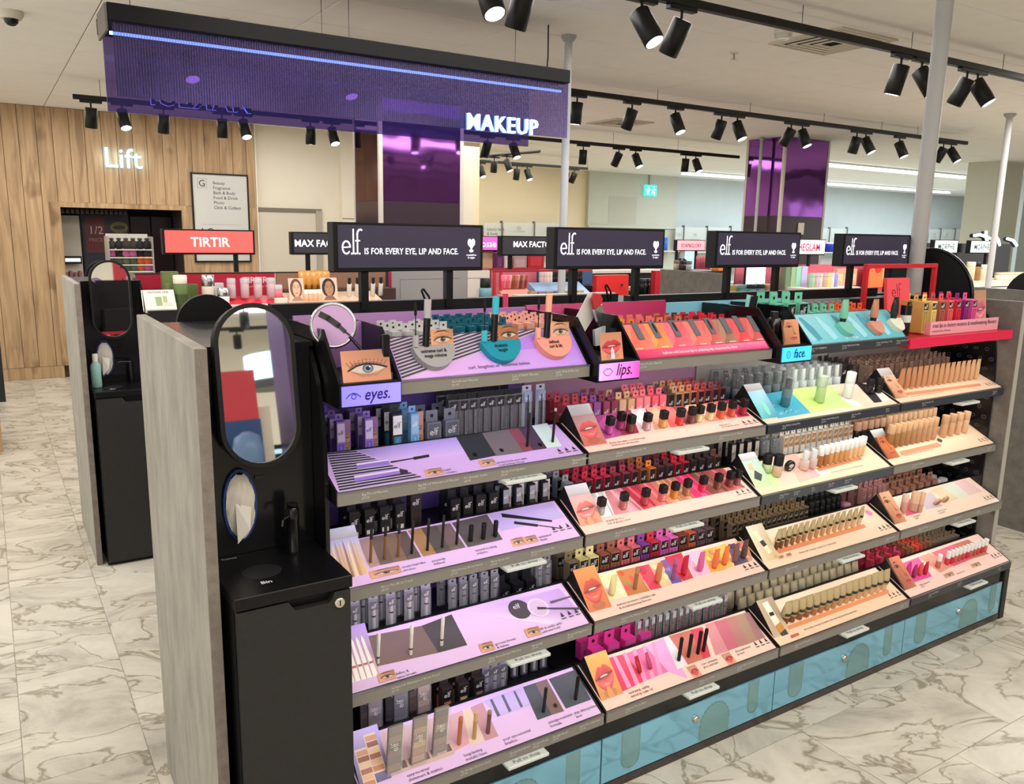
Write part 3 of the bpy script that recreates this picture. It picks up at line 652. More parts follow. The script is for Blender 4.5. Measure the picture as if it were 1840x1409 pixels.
# rear mirror, back of the other side's station
cap = lambda cx, cz, r, h: [(cx+r*math.cos(a), cz+h+r*math.sin(a)) for a in [PI*j/16 for j in range(17)]]+[(cx+r*math.cos(a), cz-h+r*math.sin(a)) for a in [PI+PI*j/16 for j in range(17)]]
m = MB(); m.extr([(x, .98, z) for x, z in cap(-.107, 1.43-.1, .094, .1)][::-1], (0, -.02, 0), (14, 14, 16), 'satin'); m.build('rear_mirror', g, 'black back of the round topped mirror on the far side')

# ------------------------------------------------------------------ bin cabinet, mirror station and what stands there
def bin_station(y0, lab, tis_full):
    b = thing('bin_cabinet', 'black bin cabinet with steel lock '+lab, 'cabinet', (-.15, y0, 0))
    X0, X1 = -.288, -.014
    MB().box(X0, X1, y0+.022, y0+.265, .0, .885, (15, 15, 17), 'satin').build('body', b)
    MB().box(X0-.002, X1+.003, y0-.004, y0+.262, .887, .918, m='black_lam', bev=.002).build('deck_top', b)
    # door with a handle notch in its top edge
    zt = .882; xa, xb = X0+.003, X1-.002; n0, n1, nz = X0+.13, X0+.225, .858
    P = [(xa, y0, .02), (xb, y0, .02), (xb, y0, zt), (n1+.008, y0, zt), (n1, y0, nz+.004), (n1-.006, y0, nz), (n0+.006, y0, nz), (n0-.01, y0, zt), (xa, y0, zt)]
    d = MB().extr(P, (0, .02, 0), (0, 0, 0), 'black_door').build('door', b, 'charcoal door with a notched handle')
    MB().box(n0+.004, n1-.003, y0+.001, y0+.02, nz-.006, nz-.001, (150, 150, 150), 'brushed').build('handle_lip', d)
    lk = MB(); lk.lathe([(.0135, .004), (.0135, -.004), (.011, -.006)], 18, (214, 208, 192), 'metal', (xb-.028, y0, .853), (0, 1, 0)); lk.box(xb-.0295, xb-.0265, y0-.0065, y0-.003, .846, .86, (40, 38, 34)); lk.build('lock', d)
    MB().lathe([(.0, .9185), (.044, .9185), (.046, .918)], 28, (34, 34, 36), 'satin', (-.192, y0+.125, 0), cap=False, sx=1, sy=.95).build('bin_lid', b)
    fd = Fr((0, y0, .9183), (1, 0, 0), (0, 1, 0)); text('Bin', .021, fd, -.215, .048, (235, 235, 235), parent=b, bold=.02); text('Tissues', .013, fd, -.262, .235, (190, 190, 190), parent=b)
    s = thing('mirror_station', 'black capsule mirror and tissue stand '+lab, 'mirror', (-.15, y0+.25, .918))
    MB().box(-.29, -.013, y0+.262, y0+.284, .9185, 1.45, BLK, 'gloss').build('back_panel', s)
    ti = R(8.0 if tis_full else 2.5); ct, st_ = math.cos(ti), math.sin(ti); c0 = Vector((-.158, y0+.232, 1.356))
    tp = lambda x, z, n: c0+Vector((x, z*st_-n*ct, z*ct+n*st_))
    cp = cap(0, 0, .097, .104)
    m = MB(); m.extr([tp(x, z, -.015) for x, z in cp], tp(0, 0, .012)-tp(0, 0, -.015), (18, 18, 19), 'satin', True); fm = m.build('mirror_frame', s)
    m = MB(); m.face([tp(x, z, .0127) for x, z in cap(0, 0, .086, .104)], m='mirror'); m.build('mirror_glass', fm)
    # raised lip
    m = MB(); n = len(cp); ci = cap(0, 0, .086, .104)
    for i in range(n):
        j = (i+1) % n
        m.face([tp(*cp[i], .012), tp(*cp[j], .012), tp(*cp[j], .019), tp(*cp[i], .019)], (18, 18, 19), 'satin'); m.face([tp(*cp[i], .019), tp(*cp[j], .019), tp(*ci[j], .019), tp(*ci[i], .019)], (18, 18, 19), 'satin'); m.face([tp(*ci[i], .019), tp(*ci[j], .019), tp(*ci[j], .012), tp(*ci[i], .012)], (18, 18, 19), 'satin')
    m.build('frame_lip', fm)
    MB().box(-.165, -.14, y0+.255, y0+.262, 1.11, 1.118, (30, 30, 32), 'gloss').build('catch', s)
    el = lambda r1, r2, dy: [(-.205+r1*math.cos(2*PI*i/28), y0+.262-dy, 1.05+r2*math.sin(2*PI*i/28)) for i in range(28)]
    a_, b_ = el(.042, .094, .012), el(.036, .086, .012); m = MB()
    for i in range(28):
        j = (i+1) % 28; m.face([a_[i], a_[j], b_[j], b_[i]], (34, 58, 120), 'satin'); m.face([el(.042, .094, 0)[i], el(.042, .094, 0)[j], a_[j], a_[i]], (34, 58, 120), 'satin')
    rim = m.build('tissue_rim', s, 'blue oval rim of the tissue slot')
    # crumpled tissue
    rr = random.Random(5); m = MB(); N1, N2 = 9, 14; g_ = []
    for i in range(N2+1):
        z = -.083+.166*i/N2; hw = .036*math.sqrt(max(.03, 1-(z/.087)**2)); row = []
        for j in range(N1+1):
            t_ = j/N1*2-1; row.append((-.205+t_*hw, y0+.262-.008-.011*abs(math.sin(j*1.7+i*.55))-.012*(1-t_*t_)+.003*rr.random(), 1.05+z))
        g_.append(row)
    vs = [p for r_ in g_ for p in r_]; fs = [(i*(N1+1)+j, i*(N1+1)+j+1, (i+1)*(N1+1)+j+1, (i+1)*(N1+1)+j) for i in range(N2) for j in range(N1)]
    m.mesh(vs, fs, (206, 200, 188), 'matte', True)
    m.face([(-.22, y0+.24, 1.06), (-.185, y0+.225, 1.05), (-.195, y0+.205, 1.0), (-.225, y0+.21, .965)], (222, 216, 206)); m.face([(-.185, y0+.225, 1.05), (-.175, y0+.245, 1.0), (-.222, y0+.235, .955), (-.195, y0+.205, 1.0)], (214, 208, 198))
    m.build('tissue', rim, 'white crumpled tissue')
    return b
bin_station(0, 'at the near end of first counter', True)
t = thing('pump_bottle', 'black pump bottle standing on the bin cabinet beside the tissues', 'bottle', (-.088, .205, .918))
MB().lathe([(.018, .918), (.019, .921), (.0155, .928), (.0155, 1.005), (.0165, 1.01), (.0165, 1.035), (.013, 1.04)], 18, (16, 16, 18), 'gloss', (-.088, .205, 0)).build('body', t)
m = MB(); m.lathe([(.006, 1.04), (.014, 1.043), (.014, 1.05)], 14, (18, 18, 20), 'satin', (-.088, .205, 0)); m.rod((-.09, .203, 1.022), (-.118, .188, 1.016), .004, 8, (60, 60, 62), 'metal'); m.rod((-.118, .188, 1.016), (-.121, .186, 1.0), .004, 8, (80, 80, 82), 'metal'); m.build('pump_head', t)

# ------------------------------------------------------------------ printed pictures
def eye_print(mb, fr, u, v, w, h, skin=(214, 158, 122), iris=(110, 130, 140), brow=True, n=.0008, m='print'):
    P = lambda a, b: (u+a*w, v+b*h)
    d = tuple(int(x*.78) for x in skin); d2 = tuple(int(x*.62) for x in skin); l = tuple(min(255, int(x*1.1)) for x in skin)
    fpoly(mb, fr, [P(0, 0), P(1, 0), P(1, 1), P(0, 1)], skin, n, m, [l, skin, d, skin])
    if brow: fpoly(mb, fr, [P(.08, .70), P(.3, .84), P(.6, .88), P(.97, .74), P(.62, .95), P(.3, .93)], (84, 58, 44), n+.0002, m, [d, (84, 58, 44), (84, 58, 44), d, (84, 58, 44), (84, 58, 44)])
    fpoly(mb, fr, [P(.12, .36), P(.25, .5), P(.5, .60), P(.78, .5), P(.92, .36), P(.78, .64), P(.5, .73), P(.22, .62)], d2, n+.0002, m, [d2, d2, d2, d2, d2, skin, d, skin])
    fpoly(mb, fr, [P(.18, .34), P(.4, .22), P(.7, .22), P(.88, .36), P(.7, .14), P(.4, .12)], d, n+.0002, m, [d, d, d, d, skin, skin])
    fpoly(mb, fr, [P(.17, .37), P(.33, .28), P(.55, .25), P(.76, .31), P(.88, .4), P(.72, .5), P(.5, .55), P(.3, .49)], (206, 190, 182), n+.0003, m)
    fell(mb, fr, u+.53*w, v+.41*h, .115*w, .15*h, tuple(int(x*.6) for x in iris), n+.0004, 14, m); fell(mb, fr, u+.53*w, v+.40*h, .09*w, .12*h, iris, n+.00045, 12, m); fell(mb, fr, u+.53*w, v+.41*h, .05*w, .065*h, (14, 12, 12), n+.0005, 10, m); fell(mb, fr, u+.57*w, v+.46*h, .02*w, .025*h, (236, 236, 236), n+.0006, 6, m)
    ribbon(mb, fr, [P(.12, .36), P(.3, .5), P(.5, .565), P(.72, .51), P(.93, .42)], .05*h, (26, 19, 18), n+.00055, m)
    for k in range(11):
        a = .16+.07*k; ribbon(mb, fr, [P(a, .43+.13*math.sin(PI*(a-.02))), P(a+(a-.5)*.2, .55+.16*math.sin(PI*(a-.02)))], .012*h, (26, 19, 18), n+.0006, m)
def lips_print(mb, fr, u, v, w, h, skin=(222, 160, 128), lip=(196, 66, 76), tint=None, finger=False, n=.0008, m='print'):
    P = lambda a, b: (u+a*w, v+b*h); K = 14; ts = [i/K for i in range(K+1)]
    s2 = tint or tuple(int(x*.86) for x in skin); dk = tuple(int(x*.62) for x in lip); md = tuple(int(x*.84) for x in lip); lt = tuple(min(255, int(x*1.16)+18) for x in lip)
    fpoly(mb, fr, [P(0, 0), P(1, 0), P(1, 1), P(0, 1)], skin, n, m, [skin, skin, s2, s2])
    fell(mb, fr, u+.5*w, v+.14*h, .3*w, .1*h, tuple(int(x*.9) for x in skin), n+.0001, 12, m)
    X = lambda t: .05+.9*t; tl = lambda t: .5+.10*(t-.5); sn = lambda t: math.sin(PI*min(1, max(0, t)))
    top = [P(X(t), tl(t)+.25*sn(t)**.8-.06*math.exp(-((t-.5)/.09)**2)) for t in ts]
    mu = [P(X(t), tl(t)+.045*sn(t)) for t in ts]; ml = [P(X(t), tl(t)-.035*sn(t)) for t in ts]; bot = [P(X(t), tl(t)-.31*sn(t)**.72) for t in ts]; mid = [P(X(t), tl(t)-.17*sn(t)**.8) for t in ts]
    for i in range(K):
        fpoly(mb, fr, [mu[i], mu[i+1], top[i+1], top[i]], lip, n+.0002, m, [md, md, lip, lip]); fpoly(mb, fr, [ml[i], ml[i+1], mu[i+1], mu[i]], dk, n+.0002, m)
        fpoly(mb, fr, [mid[i], mid[i+1], ml[i+1], ml[i]], lip, n+.0002, m, [lt, lt, md, md]); fpoly(mb, fr, [bot[i], bot[i+1], mid[i+1], mid[i]], lip, n+.0002, m, [md, md, lt, lt])
    fpoly(mb, fr, [P(.3, .485), P(.5, .49), P(.7, .51), P(.62, .53), P(.5, .532), P(.38, .52)], (214, 200, 192), n+.0004, m)
    fell(mb, fr, u+.5*w, v+.33*h, .14*w, .022*h, tuple(min(255, x+30) for x in lt), n+.0004, 10, m)
    if finger: fpoly(mb, fr, [P(.36, 0), P(.38, .22), P(.47, .30), P(.57, .25), P(.64, 0)], tuple(min(255, x+8) for x in skin), n+.0005, m)
def face_print(mb, fr, u, v, w, h, skin=(206, 150, 116), hair=(60, 42, 34), bg=(224, 200, 186), n=.0008, m='print', close=False):
    P = lambda a, b: (u+a*w, v+b*h); dk = tuple(int(x*.76) for x in skin); lt = tuple(min(255, int(x*1.12)) for x in skin)
    if close:
        fpoly(mb, fr, [P(0, 0), P(1, 0), P(1, 1), P(0, 1)], skin, n, m, [dk, skin, lt, skin]); fpoly(mb, fr, [P(0, 0), P(.16, .2), P(.1, .6), P(.2, 1), P(0, 1)], hair, n+.0002, m, [hair, dk, dk, hair, hair])
        fpoly(mb, fr, [P(.62, .78), P(.72, .5), P(.84, .40), P(.72, .37), P(.58, .43)], dk, n+.0002, m, [skin, dk, dk, dk, skin])
        fpoly(mb, fr, [P(.22, .80), P(.4, .87), P(.62, .83), P(.4, .84)], tuple(int(x*.5) for x in hair), n+.0003, m)
        fpoly(mb, fr, [P(.24, .70), P(.38, .76), P(.54, .73), P(.6, .69), P(.42, .66)], (150, 116, 96), n+.0003, m); fell(mb, fr, u+.43*w, v+.71*h, .065*w, .038*h, (44, 30, 24), n+.0004, 10, m); ribbon(mb, fr, [P(.2, .70), P(.38, .77), P(.55, .745), P(.64, .69)], .018*h, (30, 20, 18), n+.0005, m)
        fpoly(mb, fr, [P(.42, .24), P(.58, .31), P(.68, .29), P(.76, .31), P(.9, .25), P(.7, .24)], (170, 70, 66), n+.0003, m); fpoly(mb, fr, [P(.42, .24), P(.7, .24), P(.9, .25), P(.78, .17), P(.58, .16)], (196, 92, 84), n+.0003, m)
        return
    fpoly(mb, fr, [P(0, 0), P(1, 0), P(1, 1), P(0, 1)], bg, n, m)
    fell(mb, fr, u+.48*w, v+.56*h, .40*w, .42*h, hair, n+.0002, 18, m); fpoly(mb, fr, [P(.1, 0), P(.94, 0), P(.66, .24), P(.36, .24)], dk, n+.0003, m)
    fell(mb, fr, u+.5*w, v+.53*h, .26*w, .33*h, skin, n+.0004, 18, m); fpoly(mb, fr, [P(.26, .62), P(.34, .82), P(.5, .88), P(.66, .82), P(.74, .62), P(.72, .86), P(.5, .95), P(.28, .86)], hair, n+.0005, m)
    for sx_ in (-1, 1):
        cx = .5+.115*sx_; ribbon(mb, fr, [P(cx-.07, .655), P(cx, .685), P(cx+.07, .655)], .016*h, (64, 44, 36), n+.0006, m); fell(mb, fr, u+cx*w, v+.595*h, .05*w, .018*h, (58, 40, 34), n+.0006, 10, m)
    ribbon(mb, fr, [P(.53, .56), P(.54, .47), P(.49, .455)], .012*h, dk, n+.0006, m); fpoly(mb, fr, [P(.40, .36), P(.47, .375), P(.53, .375), P(.60, .36), P(.5, .325)], (176, 84, 82), n+.0006, m)

# ------------------------------------------------------------------ tester trays
class SF(Fr):
    """slope frame: u is world X, v the fraction of the slope from its front edge"""
    def __init__(s, k):
        Y0, Z0, Y1, Z1 = TIER[k]; s.L = math.hypot(Y1-Y0, Z1-Z0)
        Fr.__init__(s, (0, Y0, Z0), (1, 0, 0), (0, Y1-Y0, Z1-Z0))
    def p(s, u, v, n=0.): return s.O+s.U*u+s.V*(v*s.L)+s.N*n
SFR = {k: SF(k) for k in TIER}
BAYN = ('eyes', 'lips', 'face', 'fourth')
TN = ('top', 'second', 'third', 'fourth', 'bottom')
WEDGE = [(.03, .012), (.13, .122), (.168, .07), (.168, .06)]
class Tray:
    def __init__(s, bay, k, base, label, x0=None, strip=(132, 127, 121), stripm='satin', tab=None, prices=(), v0col=None):
        Y0, Z0, Y1, Z1 = TIER[k]; s.bay, s.k = bay, k; s.f = SFR[k]; s.n = .0006
        s.x0 = (bay*.8+.004) if x0 is None else x0; s.x1 = bay*.8+.796
        s.t = thing('tester_tray', label, 'display tray', (s.x0, Y0, Z0-.034))
        zf = Z0+(.034 if k == 0 else .006); e = .012
        zf = {0: 1.392, 1: 1.118, 2: .862, 3: .585, 4: .30}[k]-.0005
        MB().prism([(Y0, Z0-.034), (Y0, Z0), (Y1, Z1), (Y1+e, Z1), (Y1+e, zf), (.486, zf), (.486, zf-.03), (Y1+e, Z0-.034)], s.x0, s.x1, (20, 20, 22), 'satin').build('tray_body', s.t)
        m = MB(); m.face([s.f.p(a, b, .0004) for a, b in ((s.x0+.006, .015), (s.x1-.008, .015), (s.x1-.008, .985), (s.x0+.006, .985))], base, 'print'); m.build('print_panel', s.t)
        MB().box(s.x0+.001, s.x1-.003, Y0-.006, Y0, Z0-.034, Z0-.001, strip, stripm).build('price_strip', s.t)
        m = MB(); m.box(s.x0, s.x1-.002, Y0-.0075, Y0-.001, Z0-.002, Z0+.0015, (150, 148, 146), 'brushed'); m.build('strip_lip', s.t)
        if tab is not None:
            MB().box(tab-.07, tab+.07, Y0-.034, Y0+.01, Z0-.045, Z0-.0345, (206, 212, 206), 'satin', bev=.002).build('pull_tab', s.t, 'pale pull tab')
            text('Pull to shop', .019, Fr((tab, Y0-.03, Z0-.0345), (1, 0, 0), (0, 1, 0)), 0, .006, (40, 40, 40), parent=s.t, align='CENTER', n=.0006)
        fs = WALLFR(0, Y0-.0062, Z0-.034)
        for x, a, b in prices:
            text(a+'\n'+b, .0098, fs, x, .019, (205, 203, 198), parent=s.t, n=.0003, res=1, line=.95)
        s.m = MB(); s.ly = .0008
    def q(s, pts, col, cols=None):
        s.ly += .00002; fpoly(s.m, s.f, pts, col, s.ly, 'print', cols)
    def done(s, name='print_art'):
        if s.m.f: s.m.build(name, s.t); s.m = MB()
    def cap(s, txt, u, v, size=.011, col=(40, 34, 44), **k):
        text(txt, size, s.f, u, v, col, parent=s.t, n=.0018, res=1, **k)
    def icons(s, v=.16):
        x = s.x1-.085
        for j in range(3):
            xx = x+j*.027; s.q([(xx, v), (xx+.012, v), (xx+.006, v+.1)], (60, 50, 60)); s.q([(xx-.003, v-.05), (xx+.015, v-.05), (xx+.015, v-.03), (xx-.003, v-.03)], (90, 80, 90))
    def wedge(s, fn, side=(26, 26, 28), dx=.014, w=.088):
        Y0, Z0 = TIER[s.k][:2]; xa = s.bay*.8+dx
        o = MB().prism([(Y0+a, Z0+b) for a, b in WEDGE], xa, xa+w, side, 'satin').build('picture_wedge', s.t)
        a, b = WEDGE[0], WEDGE[1]; fr = Fr((xa, Y0+a[0], Z0+a[1]), (1, 0, 0), (0, b[0]-a[0], b[1]-a[1])); L = math.hypot(b[0]-a[0], b[1]-a[1])
        m = MB(); fn(m, fr, w, L); m.build('photo_print', o)
def sil(m, fr, w, L, top=.28):
    """silvered head of a picture card"""
    fquad(m, fr, 0, w, L*(1-top), L, (196, 204, 206), .0014, 'print', [(170, 160, 158), (170, 160, 158), (214, 222, 224), (214, 222, 224)])
def card_eye(tr, quad, skin=(214, 158, 122), iris=(90, 90, 84)):
    """an eye picture printed into a quad of (x, v)"""
    a, b, c, d = [tr.f.p(*p) for p in quad]; fr = Fr(a, b-a, d-a); fr.N = tr.f.N; w, h = (b-a).length, (d-a).length
    tr.ly += .0003; eye_print(tr.m, fr, 0, 0, w, h, skin, iris, n=tr.ly)
# ================================================================== product kinds (built once, then copied)
PROTO = {}
def proto(key, name, cat, root, kids=()):
    o = root.build(name); o['category'] = cat; COL.objects.unlink(o); ks = []
    for nm, mb in kids:
        k = mb.build(nm); COL.objects.unlink(k); k.parent = o; ks.append(k)
    KIDS[o.name] = ks; PROTO[key] = o; return o
def put(o, loc, label, group=None, rotz=0., lean=0., sc=1.):
    return dup(o, loc, label, rotz, lean, group, sc)
FF = Fr((0, 0, 0), (1, 0, 0), (0, 0, 1))
def FRY(y): return Fr((0, y, 0), (1, 0, 0), (0, 0, 1))
WHITE = (232, 230, 226); DARK = (24, 24, 27)
def carton(name, w, d, h, col, lab=DARK, logo=WHITE, tab=True, win=None, l0=.45, card=None, lite=False):
    key = ('carton', name, w, d, h, col, lab, tab, win, l0, card, lite)
    if key in PROTO: return PROTO[key]
    r = MB().box(-w/2, w/2, -d/2, d/2, 0, h, col, 'print'); fr = FRY(-d/2-.0003); kids = []
    f = r if lite else MB()
    fquad(f, fr, -w*.44, w*.44, h*l0, h*.95, lab, .0003); s = min(w*.5, h*.3); elf(f, fr, -s*.68, h*l0+(h*(.95-l0)-s)/2, s, logo, .0006, 6, w=.11)
    if win: fquad(f, fr, -w*.34, w*.34, h*.06, h*(l0-.05), win, .0003, 'gloss'); fquad(f, fr, -w*.12, w*.12, h*.08, h*(l0-.1), tuple(min(255, int(x*1.15)+8) for x in win), .0005, 'gloss')
    if not lite: kids.append(('front_label', f))
    if card:
        k = MB().box(w/2, w/2+w*.9, d/2-.003, d/2, 0, h*1.0, card, 'print'); f2 = FRY(d/2-.0033)
        for j in range(2): eye_print(k, f2, w*.55, h*(.12+.28*j), w*.7, h*.22, n=.0004)
        kids.append(('backing_card', k))
    if tab:
        k = r if lite else MB(); k.box(-w*.42, w*.42, d/2-.0015, d/2, h, h+w*.75, col, 'print'); fell(k, FRY(d/2-.0018), 0, h+w*.38, w*.13, w*.13, (30, 28, 30), .0003, 8)
        if not lite: kids.append(('hang_tab', k))
    return proto(key, name, 'carton', r, kids)
def lipbottle(liq, h=.055, s=.022, cap=(20, 19, 20), name='lip_oil_bottle', cat='bottle', capf=.5):
    key = (name, liq, h, s, cap, capf)
    if key in PROTO: return PROTO[key]
    r = MB().box(-s/2*.92, s/2*.92, -s/2*.92, s/2*.92, 0, h*(1-capf), liq, 'gloss', bev=.002); fquad(r, FRY(-s/2*.92-.0003), -s*.2, s*.2, h*.06, h*.4, tuple(min(255, int(x*1.2)+10) for x in liq), .0002)
    c = MB().box(-s/2, s/2, -s/2, s/2, h*(1-capf), h, cap, 'satin', bev=.002)
    return proto(key, name, cat, r, [('cap', c)])
def sqtube(name, w, h, col, cap=None, caph=.2, lab=None, mat_='gloss', crimp=True, cat='tube', logo=None, flip=False):
    """squeeze tube: cap down, flat crimp up"""
    key = (name, w, h, col, cap, caph, lab, flip)
    if key in PROTO: return PROTO[key]
    n = 14; r = MB(); rings = []; z0 = caph*h if cap else 0
    for t_, rx, ry in ((0, .40, .40), (.1, .45, .44), (.5, .48, .36), (.85, .5, .12), (.93, .5, .03), (1, .5, .03)):
        z = z0+(h-z0)*t_; rings.append([(w*rx*math.cos(2*PI*i/n), w*ry*math.sin(2*PI*i/n), z) for i in range(n)])
    vs = [p for g_ in rings for p in g_]; fs = [(k*n+i, k*n+(i+1) % n, (k+1)*n+(i+1) % n, (k+1)*n+i) for k in range(len(rings)-1) for i in range(n)]
    r.mesh(vs, fs, col, mat_, True); r.mesh(vs, [list(range(n))[::-1], list(range(5*n, 6*n))], col, mat_)
    kids = []
    if cap: kids.append(('cap', MB().lathe([(w*.30, 0), (w*.32, .001), (w*.36, z0)], n, cap, 'gloss')))
    if lab or logo:
        k = MB(); y = -w*.452; fr = Fr((0, y, 0), (1, 0, 0), (0, .0, 1))
        if lab: k.lathe([(w*.4515, z0+(h-z0)*.12), (w*.458, z0+(h-z0)*.3)], n, lab, mat_, cap=False, sy=.97)
        if logo: fr = Fr((0, -w*.42, 0), (1, 0, 0), (0, .22, 1)); elf(k, fr, -w*.24, z0+(h-z0)*.55, w*.34, logo, .004, 6, w=.1)
        kids.append(('label_band', k))
    return proto(key, name, cat, r, kids)
def cyl(name, r_, h, col, cap, capf=.3, m='gloss', capm='satin', cat='bottle', lab=None, over=None, n=14, capr=1.0):
    key = (name, r_, h, col, cap, capf, lab, over)
    if key in PROTO: return PROTO[key]
    hb = h*(1-capf); a = MB().lathe([(r_*.9, 0), (r_, .002), (r_, hb*.96), (r_*.92, hb)], n, col, m)
    kids = [('cap', MB().lathe([(r_*capr*.98, hb+.0005), (r_*capr, hb+.002), (r_*capr, h-.002), (r_*capr*.9, h)], n, cap, capm))]
    if lab: kids.append(('label_band', MB().lathe([(r_*1.01, hb*.3), (r_*1.01, hb*.62)], n, lab, 'print', cap=False)))
    if over: kids.append(('overcap', MB().lathe([(r_*1.12, hb*over), (r_*1.12, h+.004), (r_*1.0, h+.006)], n, (205, 212, 212), 'clear')))
    return proto(key, name, cat, a, kids)
def pencil(name, h, r_, barrel, tip, tipf=.22, m='satin', cone=False, band=None):
    key = (name, h, r_, barrel, tip, tipf, cone)
    if key in PROTO: return PROTO[key]
    a = MB().lathe([(r_*.95, 0), (r_, .001), (r_, h*(1-tipf))], 8, barrel, m)
    k = [('cap', MB().lathe([(r_*1.04, h*(1-tipf)), (r_*1.04, h*.97), (r_*(.4 if cone else .9), h)], 8, tip, 'satin'))]
    if band: k.append(('band', MB().lathe([(r_*1.06, h*.18), (r_*1.06, h*.24)], 8, band, 'print', cap=False)))
    return proto(key, name, 'pencil', a, k)
def sleeve(name, w, h, col, inner, label=(40, 40, 42), d=.01):
    key = ('sleeve', name, w, h, col, inner)
    if key in PROTO: return PROTO[key]
    a = MB().box(-w/2, w/2, d/2-.001, d/2, 0, h*1.08, col, 'print'); fell(a, FRY(d/2-.0013), 0, h*1.02, w*.16, w*.12, (14, 14, 16), .0003, 8)
    k1 = MB().rod((0, 0, h*.04), (0, 0, h*.86), w*.2, 8, inner, 'satin').rod((0, 0, h*.5), (0, 0, h*.54), w*.215, 8, (60, 58, 56), 'satin')
    k2 = MB().box(-w*.48, w*.48, -d/2, d/2-.0015, 0, h*.95, (215, 218, 220), 'clear')
    k3 = MB(); fquad(k3, FRY(-d/2-.0005), -w*.42, w*.42, h*.70, h*.93, label, .0003); elf(k3, FRY(-d/2-.0005), -w*.3, h*.75, w*.42, WHITE, .0006, 5, w=.12)
    return proto(key, name, 'pencil pack', a, [('pencil', k1), ('clear_sleeve', k2), ('front_label', k3)])
def palette(name, pans, frame=(196, 190, 184), w=.042, h=.15):
    key = (name, pans)
    if key in PROTO: return PROTO[key]
    a = MB().box(-w/2, w/2, 0, .008, 0, h, (120, 108, 100), 'gloss', bev=.001)
    k = MB()
    for i, c in enumerate(pans): fquad(k, FRY(0), -w*.43, w*.43, h*(.05+.9/len(pans)*i), h*(.05+.9/len(pans)*(i+.92)), c, .0004, 'satin')
    l = MB().box(-w/2, w/2, -.008, -.0005, 0, h, (220, 222, 222), 'clear'); e = MB(); fe = Fr((0, -.0085, 0), (0, 0, 1), (-1, 0, 0)); elf(e, fe, h*.52, -w*.12, w*.5, WHITE, .0004, 8, w=.09)
    return proto(key, name, 'palette', a, [('pan', k), ('clear_lid', l), ('logo', e)])

FZ = {0: 1.392, 1: 1.118, 2: .862, 3: .585, 4: .30}
ROWN = {1: [''], 2: ['front row ', 'back row '], 3: ['front row ', 'middle row ', 'back row '], 4: ['front row ', 'second row ', 'third row ', 'back row ']}
def stock(k, where, cols, xs, ys, group, z=None, rot=0., drop=.0):
    """cols: list of (proto, colour words) per column"""
    rr = random.Random(hash(len(where))*7+len(xs)); n = len(ys)
    for r_, y in enumerate(ys):
        for c, x in enumerate(xs):
            if r_ and rr.random() < drop: continue
            o, w_ = cols[c % len(cols)]
            nm = ROWN[n][r_]
            put(o, (x+rr.uniform(-.001, .001), y+rr.uniform(-.002, .002), FZ[k]-.0 if z is None else z), '%s, %s from left, %s%s' % (w_, ORDN[c+1], nm, where), group, rotz=rot+rr.uniform(-.05, .05))
def lins(a, b, n): return [a+(b-a)*i/(n-1) for i in range(n)] if n > 1 else [a]
def on(k, xv, lift=0.): return SFR[k].p(xv[0], xv[1], lift+.0012)
def testers(k, lst, where, group, lean=R(9), what='from left', z=-.0):
    for i, (o, w_, xv, *sc) in enumerate(lst):
        put(o, on(k, xv), '%s, %s from left on %s' % (w_, ORDN[i+1], where), group, lean=lean, sc=sc[0] if sc else 1.)
# ------------------------------------------------------------------ BAY 1, eyes
LIL, PNK = (190, 158, 226), (222, 186, 226)
# top: lit corner box
def cornerbox(b, name, xa, xb, lit, txt, label, icon):
    t = thing('header_box', label, 'light box', (xa, .1, 1.305)); y0 = .1
    side = [(y0, 1.304), (y0, 1.366), (.215, 1.488), (.41, 1.489), (.485, 1.487), (.485, 1.304)]
    MB().prism(side, xa, xa+.008, (17, 17, 19), 'gloss').build('side_panel', t); MB().prism(side, xb-.008, xb, (17, 17, 19), 'gloss').build('side_panel', t)
    MB().box(xa+.008, xb-.008, y0, .485, 1.304, 1.366, (18, 18, 20), 'satin').build('box_body', t)
    MB().box(xa+.006, xb-.004, y0-.004, y0, 1.310, 1.360, lit[0], 'lit').build('lit_panel', t, 'glowing front panel')
    f = WALLFR(xa, y0-.0042, 1.335)
    if lit[1] != lit[0]:
        m = MB(); w = xb-xa; fpoly(m, f, [(.006, -.025), (w-.004, -.025), (w-.004, .025), (.006, .025)], lit[0], .0003, 'lit', [lit[0], lit[1], lit[1], lit[0]]); m.build('lit_print', t)
    text(txt, (.043, .05, .043)[b], f, (.062, .066, .062)[b], -.012, (44, 26, 96) if b == 0 else ((60, 20, 60) if b == 1 else (10, 40, 70)), parent=t, bold=.012, shear=.25, sx=.82, n=.0012)
    m = MB(); icon(m, f); m.build('icon', t); return t
def ic_eye(m, f):
    ribbon(m, f, [(.016, -.004), (.024, .004), (.034, .008), (.044, .005), (.054, -.003)], .0022, (44, 26, 96), .0012); P = [(.036+.006*math.cos(a), -.001+.006*math.sin(a)) for a in [2*PI*j/12 for j in range(13)]]; ribbon(m, f, P, .0018, (44, 26, 96), .0012)
def ic_lip(m, f):
    ribbon(m, f, [(.018, .001), (.03, .011), (.036, .008), (.042, .011), (.053, .001), (.044, -.009), (.036, -.011), (.026, -.008), (.018, .001)], .0018, (60, 20, 60), .0012)
def ic_face(m, f):
    P = [(.036+.009*math.cos(a), .012*math.sin(a)) for a in [2*PI*j/14 for j in range(15)]]; ribbon(m, f, P, .0018, (10, 40, 70), .0012); ribbon(m, f, [(.036, .003), (.038, -.002), (.035, -.003)], .0014, (10, 40, 70), .0012)
eb = cornerbox(0, 'eyes', .004, .170, ((118, 108, 255), (130, 120, 255)), 'eyes.', 'black corner box with lit violet panel reading eyes', ic_eye)
